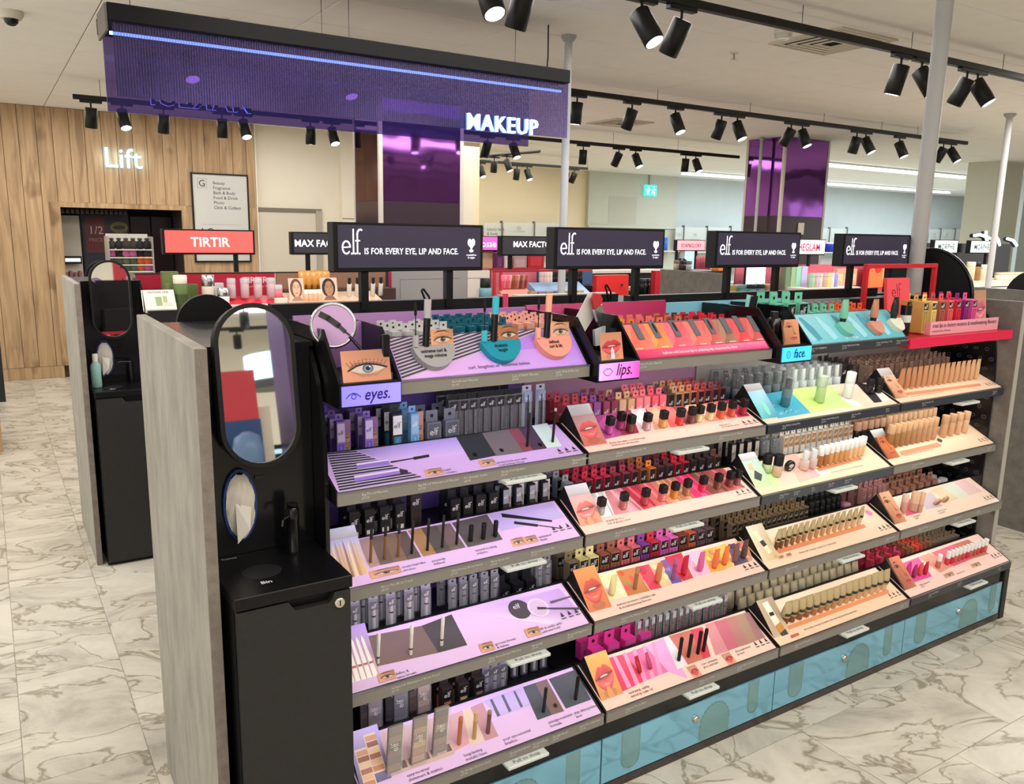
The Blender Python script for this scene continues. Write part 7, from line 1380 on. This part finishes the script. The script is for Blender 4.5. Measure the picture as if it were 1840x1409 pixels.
for i, x in enumerate(lins((1.154, 1.360)[0], (1.358, 1.365)[0], 5)): put(dp, (x, 2.97, 1.338), 'slanted silver bottle, %s from left on the beige display' % ORDN[i+1], 'slanted silver bottles', lean=R(18), rotz=R(-14))
MB().box(.785, 1.5, 3.05, 3.19, 1.2862, 1.372, (70, 54, 46), 'satin').build('rear_step', g2)
# blank grey boards
t = thing('blank_board', 'blank grey framed board beneath the first dark header', 'board', (1.9, 3.2, ZL))
MB().box(1.50, 2.06, 3.12, 3.15, 1.2862, 1.474, (150, 144, 140), 'satin').build('board', t); MB().box(2.062, 2.235, 3.12, 3.15, 1.2862, 1.474, (214, 206, 190), 'satin').build('side_board', t); m = MB()
f = WALLFR(1.5, 3.1195, 1.286); 
for a in ((.06, .5, .135, .138), (.06, .063, 0, .135), (.56, .69, .135, .138)): fquad(m, f, *a, (112, 106, 104))
m.build('inset_line', t); MB().box(1.494, 1.499, 3.11, 3.15, 1.2862, 1.476, (186, 60, 90), 'satin').build('edge_trim', t)
# red frame fixture with fans of lipsticks
t = thing('red_stand', 'red framed stand of fanned lipsticks behind the counter', 'stand', (2.35, 3.0, ZL))
xa = (2.168, 1.468)[0]; xb = (2.981, 1.479)[0]
for x in (xa, xa+.05): MB().box(x-.008, x+.008, 2.94, 2.956, 1.2862, 1.47, (196, 50, 60), 'satin').build('post', t)
MB().box(xa-.008, xb, 2.94, 2.96, 1.47, 1.482, (150, 40, 52), 'satin').build('top_rail', t); MB().box(xa, xa+.16, 2.9, 2.95, 1.2862, 1.31, (190, 50, 60), 'satin').build('foot_plate', t)
t = thing('lipstick_slope', 'peach slope holding fanned lipstick testers in the red stand', 'display tray', (2.5, 2.9, ZL)); xc, xd = (2.227, 1.322)[0], (2.438, 1.317)[0]
MB().prism([(2.86, 1.2862), (2.86, 1.295), (2.98, 1.37), (2.98, 1.2862)], xc-.02, xd, (232, 150, 130), 'print').build('slope', t)
fan = [(236, 110, 130), (240, 130, 140), (222, 96, 150), (236, 150, 140), (150, 80, 60), (170, 100, 76), (196, 130, 110), (130, 60, 56), (176, 110, 96), (150, 60, 60)]
for i, c in enumerate(fan):
    o = pencil('lipstick', .09, .012, c, tuple(min(255, x+16) for x in c), .4, 'gloss'); put(o, (lins(xc+.0, xd-.02, 10)[i], 2.955, 1.362), 'lipstick, %s from left in the fanned lipstick stand' % ORDN[i+1], 'fanned lipstick testers', lean=R(10))
t = thing('blue_slope', 'pale blue sloped display with black and pink tubes', 'display tray', (2.9, 2.95, ZL)); xc, xd = (2.506, 1.334)[0], (2.949, 1.324)[0]
MB().prism([(2.87, 1.2862), (2.87, 1.30), (3.05, 1.39), (3.05, 1.2862)], xc, xd, (150, 180, 214), 'print').build('slope', t)
for i, x in enumerate(lins((2.650, 1.416)[0], (3.002, 1.411)[0], 14)):
    o = cyl('mascara_tube', .0155, .115, (226, 196, 190) if i < 4 else (22, 22, 24), (230, 206, 196) if i < 4 else (30, 28, 30), .45); put(o, (x, 3.1, 1.36), '%s tube, %s from left behind the blue slope' % (('pink' if i < 4 else 'black'), ORDN[i+1]), 'tubes behind the blue slope')
MB().box(2.7, 3.25, 3.06, 3.19, 1.2862, 1.358, (30, 30, 34), 'satin').build('rear_step', g2)
for i, x in enumerate(lins((2.411, 1.322)[0], (2.805, 1.324)[0], 7)): bxi('gift_box', 'box', '%s gold and mauve box from left before the blue slope' % ORDN[i+1], x, .056, .058, ((176, 150, 90), (150, 120, 160))[i % 2], 2.85, .04, 1.2862, group='gold and mauve boxes', lab=(((150, 120, 160), (176, 150, 90))[i % 2], .1, .8))
o = bxi('red_case', 'case', 'plain bright red case with two black hooks', (3.166, 1.376)[0], .30, .155, (206, 44, 44), 2.95, .05, 1.2862)
for dx in (-.07, .08): k = MB(); k.rod((dx, -.026, .085), (dx, -.045, .085), .004, 6, (30, 24, 24)); k.rod((dx, -.045, .085), (dx-.012, -.047, .072), .004, 6, (30, 24, 24)); q_ = k.build('hook'); q_.parent = o
for i, x in enumerate(lins((3.445, 1.323)[0], (3.512, 1.322)[0], 3)): bti('gold_tube', 'tube', '%s gold tube beside the red case' % ('left', 'middle', 'right')[i], x, .018, .06, (206, 176, 110), (222, 200, 150), .3, 3.05, 1.2862, 'metal')
for i, x in enumerate(lins((3.517, 1.346)[0], (3.596, 1.344)[0], 3)): bti('black_bottle', 'bottle', '%s black bottle behind the red case' % ('left', 'middle', 'right')[i], x, .03, .12, (22, 22, 24), (28, 28, 30), .3, 3.0, 1.2862, 'gloss')
x = (3.557, 1.414)[0]; t = thing('red_post', 'square red upright post by the grey end panel', 'post', (x, 2.9, 0)); MB().box(x-.025, x+.025, 2.875, 2.925, 1.2862, 1.47, (176, 30, 44), 'satin').build('shaft', t); MB().box(x-.04, x+.04, 2.86, 2.94, 1.2860, 1.2862+.008, (150, 26, 36), 'satin').build('foot', t)
# headers of the second row
def flat_header(x0, x1, z0, z1, y, cface, txt, label, tcol, size, m_='lit', bold=.02, posts=(.3, .75), sx=1., shear=0., zb=1.47, casing=True, tv=None):
    t, f = header(x0, y, x1-x0, z0, z1-z0, .05, cface, label, [x0+(x1-x0)*p for p in posts], 'header_sign', m_, zb)
    text(txt, size, f, (x1-x0)/2, tv if tv is not None else (z1-z0)/2-size*.36, tcol, 'lit' if min(tcol) > 200 else 'print', t, align='CENTER', bold=bold, sx=sx, shear=shear)
    return t, f
flat_header(.185, .68, 1.585, 1.71, 3.3, (236, 84, 76), 'TIRTIR', 'glowing coral red header over the second counter', (250, 244, 240), .075, 'lit', .015, (.8,))
flat_header((0.929, 1.701)[0], (1.294, 1.706)[0], 1.585, 1.705, 3.3, (50, 48, 54), 'MAX FACTOR', 'dark header half hidden behind the first front header', (240, 240, 240), .058, 'litsoft', .02, (.26,), .98)
t, f = flat_header((2.446, 1.691)[0], (2.980, 1.689)[0], 1.578, 1.70, 3.3, (50, 48, 54), 'MAX FACTOR', 'dark header between the first two front headers', (240, 240, 240), .058, 'litsoft', .02, (.15,), .98, tv=.052)
# third row seen over the counters
t = thing('cosmetic_island', 'red and purple display island beyond the second counter', 'display', (3.8, 5.3, 0))
xa, xb = (3.519, 1.393)[0], (4.353, 1.387)[0]
MB().box(xa, xb, 5.2, 5.7, 0, 1.36, (150, 36, 48), 'satin').build('body', t); MB().box(xa-.02, xb, 5.18, 5.2, 1.34, 1.385, (170, 44, 56), 'satin').build('front_edge', t); MB().box(xa, xb, 5.66, 5.7, 1.3605, 1.62, (206, 186, 150), 'print').build('back_board', t); MB().box(xa-.06, xb, 5.6, 5.63, 1.57, 1.59, (186, 30, 40), 'satin').build('top_rail', t)
for i, (p0, p1, h, c, n) in enumerate((((3.592, 1.388), (3.670, 1.388), .17, (90, 40, 86), 'purple'), ((3.683, 1.388), (3.776, 1.387), .14, (196, 180, 180), 'pale pink'), ((3.796, 1.387), (3.957, 1.386), .15, (170, 140, 140), 'floral patterned'), ((3.964, 1.386), (4.170, 1.384), .19, (170, 34, 44), 'bright red'))):
    bxi('gift_set', 'box', '%s gift set on the red island beyond' % n, (p0[0]+p1[0])/2, p1[0]-p0[0]-.006, h, c, 5.3, .08, 1.361, lab=(tuple(min(255, x+20) for x in c), .2, .7))
flat_header((3.531, 1.655)[0], (3.830, 1.658)[0], 1.55, 1.68, 5.6, (226, 80, 170), 'posse', 'magenta header peeking out behind the first front header', (250, 236, 246), .1, 'lit', .01, (.9,))
t = thing('palette_island', 'white topped island of pink palettes under the second front header', 'display', (5.0, 5.3, 0)); xa, xb = (4.578, 1.338)[0], (5.529, 1.328)[0]
MB().box(xa, xb, 5.0, 5.6, 0, 1.33, (40, 36, 38), 'satin').build('body', t); MB().box(xa-.03, xb+.03, 4.97, 5.63, 1.331, 1.36, (226, 220, 212), 'satin').build('white_top', t)
for i, x in enumerate(lins(xa+.08, xb-.1, 7)): bxi('makeup_palette', 'palette', 'pink palette, %s from left on the white topped island' % ORDN[i+1], x, .1, .085, ((196, 110, 116), (150, 70, 76), (222, 190, 186), (180, 90, 90))[i % 4], 5.2, .05, 1.361, group='pink palettes', lab=((226, 160, 160), .2, .8))
# grey ended counter to the right, in line with the second row
g3 = thing('display_counter', 'counter with plain grey end panel right of the second front header', 'counter', (4.5, 3.4, 0))
MB().box(4.49, 4.52, 3.07, 3.87, 0, 1.428, m='concrete_dark', bev=.002).build('end_panel', g3, 'plain grey end panel'); MB().box(4.521, 9.8, 3.06, 3.87, 0, 1.25, (34, 30, 32), 'satin').build('body', g3)
MB().box(4.521, 5.0, 3.5, 3.86, 1.2505, 1.425, (40, 38, 40), 'satin').build('end_top', g3)
MB().box(5.02, 7.2, 3.45, 3.47, 1.2505, 1.48, (206, 104, 122), 'satin').build('header_panel', g3); MB().box(4.53, 7.2, 3.04, 3.06, 1.23, 1.275, (196, 40, 52), 'satin').build('front_edge', g3)
MB().box(7.3, 9.8, 3.5, 3.53, 1.2505, 1.70, (18, 17, 19), 'gloss').build('black_panel', g3); MB().box(7.3, 9.8, 2.98, 3.4, 1.2505, 1.31, (216, 206, 188), 'satin').build('cream_ledge', g3); MB().box(7.3, 9.8, 2.93, 2.98, 1.05, 1.24, (196, 196, 196), 'satin').build('white_edge', g3)
m = MB(); c0 = (3.799, 1.458); m.lathe([(.0, 0), (.075, .004), (.08, .02), (.075, .03), (.0, .034)], 20, (16, 16, 18), 'gloss', (4.7, c0[0]+.0, 1.425+.03), (-1, 0, .0), cap=False); t = thing('round_mirror', 'small round black mirror back on the grey ended counter', 'mirror', (4.7, c0[0], 1.425)); m.build('mirror_back', t); MB().box(4.665, 4.71, c0[0]-.05, c0[0]+.05, 1.4255, 1.437, (18, 18, 20), 'satin').build('foot', t)
for i, (yy, c) in enumerate(((3.8, (196, 176, 160)), (3.72, (60, 50, 50)), (3.64, (170, 168, 168)))): bti('cosmetic_jar', 'jar', '%s jar on the grey ended counter' % ('beige', 'dark', 'silver')[i], 4.62, .026, .085, c, tuple(int(x*.6) for x in c), .35, yy, 1.4255, 'gloss')
bxi('brush_box', 'box', 'orange topped sample box on the grey ended counter', 4.9, .07, .045, (222, 130, 60), 3.56, .09, 1.4255)
x = (5.108, 1.419); t = thing('white_screen', 'bright white upright screen below the third front header', 'screen', (x[0], 3.3, 1.2505)); MB().box(x[0]-.13, x[0]+.13, 3.3, 3.32, 1.2505, 1.49, (40, 40, 42), 'satin').build('bezel', t); MB().box(x[0]-.122, x[0]+.122, 3.296, 3.30, 1.262, 1.482, (235, 248, 250), 'lit').build('display', t)
for i, (p, c, n) in enumerate((((5.512, 1.394), (110, 130, 104), 'sage green'), ((5.589, 1.393), (150, 176, 140), 'pale sage'), ((5.659, 1.393), (150, 200, 176), 'mint'), ((5.736, 1.402), (186, 180, 220), 'lilac'))): bxi('skincare_box', 'box', '%s tall skincare box on the pink counter' % n, p[0], .09, .22, c, 3.3, .06, 1.2505, rotz=.1)
MB().box((5.488, 1.304)[0], (6.294, 1.288)[0], 3.05+.015, 3.28, 1.2505, 1.285, (226, 220, 206), 'satin').build('white_step', g3)
pc_ = [((150, 190, 160), 'mint'), ((196, 170, 176), 'pink'), ((206, 196, 196), 'pearl'), ((190, 160, 150), 'tan'), ((226, 200, 130), 'butter'), ((216, 210, 206), 'white'), ((150, 146, 210), 'violet')]
for i, x in enumerate(lins((5.684, 1.370)[0], (6.021, 1.365)[0], 7)): bti('skin_stick', 'bottle', '%s stick bottle on the white step' % pc_[i][1], x, .03, .13, pc_[i][0], tuple(min(255, q_+20) for q_ in pc_[i][0]), .3, 3.15, 1.2855, 'gloss', 'frost')
for i, (p, n) in enumerate((((6.189, 1.360), 'left'), ((6.291, 1.358), 'middle'), ((6.394, 1.357), 'right'))): bxi('blush_set', 'box', '%s peach set box at the white step end' % n, p[0], .1, .16, (236, 160, 130), 3.24, .05, 1.2855, lab=((246, 190, 160), .3, .7))
t = thing('promo_board', 'orange and red promo board behind the red frame', 'board', (6.6, 3.3, 1.2505)); xa, xb = (6.756, 1.371)[0], (7.252, 1.365)[0]
MB().box(xa, xb, 3.35, 3.37, 1.2505, 1.52, (236, 120, 70), 'print').build('board', t); m = MB(); f = WALLFR(xa, 3.3495, 1.2505); fpoly(m, f, [(.0, .1), (.2, .27), (.0, .27)], (226, 60, 50)); fell(m, f, .22, .2, .06, .06, (206, 40, 44), .001); [fquad(m, f, .3+.035*i, .32+.035*i, .08, .26, ((240, 170, 120), (240, 110, 110), (226, 150, 160))[i % 3], .0008) for i in range(7)]; m.build('photo_print', t)
flat_header((5.540, 1.666)[0], (6.030, 1.670)[0], 1.585, 1.712, 3.3, (240, 246, 248), 'SHEGLAM', 'white header with pink lettering behind the third front header', (214, 40, 100), .095, 'litsoft', .02, (.62,), .85)
for i, (a, b_) in enumerate((((7.850, 1.682)[0], (8.273, 1.685)[0]), ((8.549, 1.687)[0], (8.987, 1.691)[0]))): flat_header(a, b_, 1.605, 1.728, 3.3, (236, 246, 250), 'MORPHE', 'white header with grey lettering, %s by the grey pole' % ('left one', 'right one')[i], (60, 76, 84), .085, 'litsoft', .015, (.85,), .95)
flat_header((7.447, 1.680)[0], (7.656, 1.681)[0]-.06, 1.605, 1.728, 3.3, (236, 246, 250), 'M', 'white header mostly hidden behind the thick grey pole', (60, 76, 84), .085, 'litsoft', .015, (.5,))
t, f = flat_header((6.238, 1.621)[0], (6.685, 1.624)[0], 1.56, 1.672, 5.5, (246, 150, 160), 'SOAP&GLORY', 'pink header on red posts between second and third front headers', (96, 40, 60), .062, 'lit', .012, (.04, .75), .85, zb=1.3)
t = thing('pink_island', 'pink display island with bright panel below the pink header', 'display', (6.2, 5.6, 0)); xa, xb = (5.978, 1.367)[0], (6.832, 1.361)[0]
MB().box(xa, xb, 5.4, 5.9, 0, 1.30, (170, 90, 100), 'satin').build('body', t); MB().box((6.583, 1.417)[0], (6.753, 1.416)[0], 5.7, 5.72, 1.3005, 1.56, (170, 226, 240), 'lit').build('lit_panel', t)
for i, x in enumerate(lins((6.593, 1.391)[0], (6.762, 1.390)[0], 5)): bti('body_spray', 'bottle', 'rosy body spray, %s from left on the pink island' % ORDN[i+1], x, .03, .19, (150, 66, 80), (190, 110, 120), .25, 5.5, 1.3005, 'gloss', group='rosy body sprays')
# cream end and mirror at the far right
g4 = thing('display_counter', 'dark grey ended counter cut off by the right edge', 'counter', (4.5, .7, 0))
MB().box(4.49, 4.52, .30, 1.02, 0, 1.452, m='concrete_dark', bev=.002).build('end_panel', g4, 'dark grey concrete look end panel'); MB().box(4.521, 7.5, .32, 1.0, 0, 1.25, (26, 26, 28), 'satin').build('body', g4)
m = MB(); m.extr([(4.60, .72+.17*math.cos(PI*j/18), 1.40+.17*math.sin(PI*j/18)) for j in range(19)]+[(4.60, .55, 1.26), (4.60, .89, 1.26)], (.02, 0, 0), (14, 14, 16), 'satin'); m.build('round_screen', g4)
rr = random.Random(9)
for i, (p, h, c, n) in enumerate((((8.233, 1.336), .2, (222, 200, 170), 'cream'), ((8.343, 1.335), .2, (150, 110, 70), 'amber'), ((8.465, 1.333), .17, (226, 206, 180), 'beige'), ((8.567, 1.332), .12, (226, 80, 100), 'pink'))): bti('cosmetic_bottle', 'bottle', '%s bottle standing on the far cream ledge' % n, p[0], .045, h, c, ((230, 214, 190), (30, 26, 24), (230, 214, 190), (240, 200, 200))[i], .25, 3.1, 1.3105, 'gloss')
for i, x in enumerate(lins((8.833, 1.328)[0], (9.327, 1.321)[0], 8)): bti('cream_jar', 'jar', 'cream jar, %s from left on the far cream ledge' % ORDN[i+1], x, .05, .08, (226, 216, 190), (196, 180, 150), .35, 3.1, 1.3105, 'gloss', group='cream jars on the far ledge')
# jars on the rear ledge of the first counter
MB().box(1.38, 3.1, .66, 1.0, 1.3005, 1.475, (30, 29, 31), 'satin').build('rear_ledge', g)
for i, (p, c, k, n) in enumerate((((2.072, 1.506), (190, 166, 90), (210, 196, 130), 'gold'), ((2.132, 1.505), (110, 170, 176), (140, 190, 196), 'teal'), ((2.196, 1.508), (120, 176, 182), (50, 56, 60), 'dark-lidded teal'), ((2.254, 1.510), (116, 172, 180), (60, 66, 70), 'grey-lidded teal'), ((2.306, 1.511), (206, 150, 110), (226, 180, 140), 'copper'))): bti('cream_jar', 'jar', '%s jar on the rear ledge behind the third header posts' % n, p[0], .026, .05, c, k, .35, .78, 1.4755, 'gloss')
p = (2.071, 1.344); bti('nail_bottle', 'bottle', 'round teal bottle with black cap by the grey board', p[0], .042, .15, (110, 150, 160), (22, 22, 24), .42, 2.9, 1.2862, 'gloss', capr=.85)
p = (0.798, 1.489); t = thing('price_flag', 'small pink flag clipped to the rear rail of first counter', 'tag', (p[0], .615, 1.517)); MB().box(p[0]-.010, p[0]+.010, .612, .618, 1.47, 1.53, (222, 80, 120), 'print').build('flag', t); MB().box(p[0]-.010, p[0]+.010, .618, .664, 1.5185, 1.5225, (222, 80, 120), 'print').build('clip', t)

# ------------------------------------------------------------------ hair accessory rack by the lift
a0, a1 = (0.200, 1.659), (0.530, 1.664); zt = a0[1]
t = thing('accessory_rack', 'white rack of pouches and hair ties before the lift', 'rack', (a0[0], 6.0, 0)); w_ = a1[0]-a0[0]
MB().box(a0[0], a1[0], 6.1, 6.12, .0, zt, (222, 216, 206), 'satin').build('back_board', t)
for x in (a0[0]-.012, a1[0]): MB().box(x, x+.012, 5.9, 6.12, 0, zt-.02, (190, 186, 180), 'frost').build('side_panel', t)
zs = [(0.348, 1.532)[1], (0.343, 1.466)[1], (0.339, 1.405)[1], (0.336, 1.349)[1]]
for z in zs: MB().box(a0[0], a1[0], 5.9, 6.1, z-.008, z, (224, 220, 214), 'satin').build('shelf', t)
f = WALLFR(a0[0], 6.0995, zt-.2); text('Unmistakable', .05, f, w_*.3, .1, (110, 106, 100), parent=t)
rr = random.Random(2)
for k, z in enumerate(zs):
    for i in range(6):
        c = [((60, 54, 50), 'dark grey'), ((40, 38, 44), 'black'), ((206, 110, 160), 'pink'), ((90, 104, 80), 'green'), ((110, 116, 96), 'olive'), ((222, 110, 50), 'orange')][(0, 1, 0, 0, 1, 1)[i] if k == 0 else ((2, 1, 2, 2, 1, 0)[i] if k == 1 else ((3, 3, 4, 3, 5, 5)[i] if k == 2 else (4, 3, 3, 4, 5, 2)[i]))]
        x = a0[0]+w_*(i+.5)/6; o = MB().lathe([(.02, 0), (.042, .012), (.046, .035), (.03, .065), (.012, .075)], 10, c[0], 'matte', sy=.7).build('pouch'); o.location = (x, 5.97, z+.0005); o.rotation_euler = (0, 0, rr.random()); tag(o, '%s pouch, %s from left on the %s shelf of the accessory rack' % (c[1], ORDN[i+1], ('top', 'second', 'third', 'bottom')[k]), 'pouch', 'pouches on the accessory rack')
        q_ = MB().lathe([(.013, .0755), (.02, .082), (.02, .09), (.008, .094)], 8, tuple(min(255, v+30) for v in c[0]), 'matte').build('tie'); q_.parent = o

# ------------------------------------------------------------------ far wall fixtures
ap = [((7.275, 1.895), (7.661, 1.591)), ((7.705, 1.904), (8.402, 1.599)), ((8.432, 1.920), (9.112, 1.607)), ((12.132, 1.902), (12.370, 1.399)), ((12.363, 1.906), (13.089, 1.401)), ((13.096, 1.920), (13.839, 1.404)), ((16.452, 1.954), (17.384, 1.417)), ((17.370, 1.971), (18.078, 1.419)), ((21.752, 2.017), (22.305, 1.590)), ((22.271, 2.026), (23.040, 1.596)), ((23.002, 2.038), (23.830, 1.601))]
for i, (p, q_) in enumerate(ap):
    t = thing('acrylic_header', 'clear acrylic wall header, %s from left above the far wall shelves' % ORDN[i+1], 'header panel', (p[0], 11.8, q_[1])); MB().box(p[0], q_[0], 11.76, 11.77, q_[1], p[1], (222, 226, 222), 'frost').build('pane', t); MB().box(q_[0]-.006, q_[0]+.012, 11.74, 11.815, q_[1], p[1]+.04, (112, 112, 110), 'satin').build('fin', t)
    f = WALLFR(p[0], 11.7595, q_[1])
    if i == 0: text('luxury bath\n& body', .085, f, .06, .16, (96, 92, 86), parent=t)
    else: m = MB(); h_ = p[1]-q_[1]; w_ = q_[0]-p[0]; fquad(m, f, w_*.3, w_*.7, h_*.45, h_*.5, (170, 172, 168)); fell(m, f, w_*.5, h_*.68, .05, .04, (176, 178, 172)); m.build('mark', t)
for i, (xa, xb, n) in enumerate(((5.6, 9.7, 'cream'), (12.4, 19.5, 'cool'))):
    t = thing('toiletry_shelving', 'white wall shelving with toiletries along the far %s wall' % n, 'shelving', (xa, 11.6, 0)); MB().box(xa, xb, 11.82, 11.88, 0, 1.62, (206, 204, 198), 'satin').build('back_board', t)
    for z in (.3, .7, 1.05, 1.38): MB().box(xa, xb, 11.5, 11.82, z-.02, z, (216, 214, 208), 'satin').build('shelf', t)
for i, x in enumerate(lins((17.192, 1.353)[0], (17.456, 1.353)[0], 4)): bti('shampoo_bottle', 'bottle', '%s shampoo bottle on the far right wall shelving' % ('navy', 'blue', 'deep blue', 'pink')[i], x, .07, .24, ((30, 40, 140), (40, 60, 170), (30, 40, 120), (226, 150, 140))[i], (226, 226, 230), .15, 11.62, 1.3805, 'satin')
p = (11.729, 1.520); bti('cleaner_bottle', 'bottle', 'blue bottle on the far pale wall', p[0], .1, .28, (50, 110, 206), (60, 120, 214), .2, 11.7, p[1]-.12, 'satin'); MB().box(p[0]-.35, p[0]+.35, 11.55, 11.89, p[1]-.15, p[1]-.1205, (206, 196, 190), 'satin').build('wall_shelf', None); tag(bpy.data.objects['wall_shelf'], 'small white shelf holding one blue bottle', 'shelf')
t = thing('neon_sign', 'white and blue neon scribble sign above the far black panel', 'sign', (8.6, 3.52, 1.70)); 
for j, P in enumerate(([(8.948, 1.793), (9.087, 1.801), (9.237, 1.777), (9.391, 1.747)], [(9.196, 1.847), (9.198, 1.790), (9.249, 1.726)], [(9.403, 1.799), (9.491, 1.742), (9.531, 1.683)], [(9.687, 1.763), (9.820, 1.745), (9.926, 1.686)])):
    m = MB()
    for a, b_ in zip(P, P[1:]): m.rod((a[0], 3.5, a[1]), (b_[0], 3.5, b_[1]), .016, 8, (200, 232, 255), 'litw')
    m.build('neon_tube', t)
    m = MB()
    for a, b_ in zip(P, P[1:]): m.rod((a[0], 3.53, a[1]-.004), (b_[0], 3.53, b_[1]-.004), .024, 8, (30, 34, 46), 'satin')
    m.build('tube_backing', t)

# ------------------------------------------------------------------ what the mirrors see behind the camera
t = thing('purple_pillar', 'purple painted pillar with white box, seen only in the front mirror', 'column', (1.5, -4.6, 0)); MB().box(1.36, 2.0, -4.95, -4.5, 0, CZ, (84, 64, 112), 'satin').build('shaft', t); MB().box(1.43, 1.49, -4.5, -4.46, 2.17, 2.30, (220, 214, 200), 'satin', bev=.005).build('control_box', t)
t = thing('red_blue_board', 'red and blue board with a clear bag, seen only in the front mirror', 'board', (.95, -4.5, 0)); MB().box(.74, 1.08, -4.55, -4.5, 1.52, 1.92, (196, 60, 72), 'print').build('red_board', t); MB().box(.74, 1.09, -4.56, -4.5, .2, 1.518, (44, 74, 124), 'print').build('blue_board', t); MB().lathe([(.02, 1.06), (.11, 1.12), (.125, 1.28), (.10, 1.38), (.03, 1.42)], 14, (120, 150, 190), 'frost', (.93, -4.36, 0)).build('clear_bag', t); MB().box(.7, 1.15, -4.56, -4.2, 1.03, 1.059, (30, 28, 30), 'satin').build('shelf', t)
t = thing('drum_lightbox', 'pale drum shaped light box, seen only in the front mirror', 'light box', (1.95, -6.6, 1.9)); MB().lathe([(.40, 2.02), (.40, 2.30)], 32, (196, 232, 246), 'lit', (1.95, -6.6, 0)).build('drum', t); MB().lathe([(.42, 1.93), (.42, 2.019)], 32, (60, 60, 62), 'satin', (1.95, -6.6, 0)).build('rim', t); MB().lathe([(.4, .0), (.4, 1.25)], 24, (200, 196, 188), 'satin', (1.95, -6.6, 0)).build('counter', t); MB().box(1.75, 1.98, -6.15, -6.12, 1.3, 1.62, (26, 26, 28), 'gloss').build('screen', t); MB().rod((1.95, -6.6, 1.25), (1.95, -6.6, 1.9), .05, 12, (150, 150, 152), 'metal').build('stem', t)
t = thing('cream_counter', 'cream service counter, seen only in the front mirror', 'counter', (1.2, -4.9, 0)); MB().box(1.10, 1.2, -5.2, -4.6, 0, 1.62, (216, 208, 190), 'satin').build('side_wall', t); MB().box(1.2, 1.9, -5.6, -5.0, 0, 1.3, (30, 30, 32), 'gloss').build('front', t); MB().box(1.2, 1.9, -5.0, -4.98, 1.22, 1.26, (190, 230, 245), 'lit').build('light_strip', t)
flush_texts()
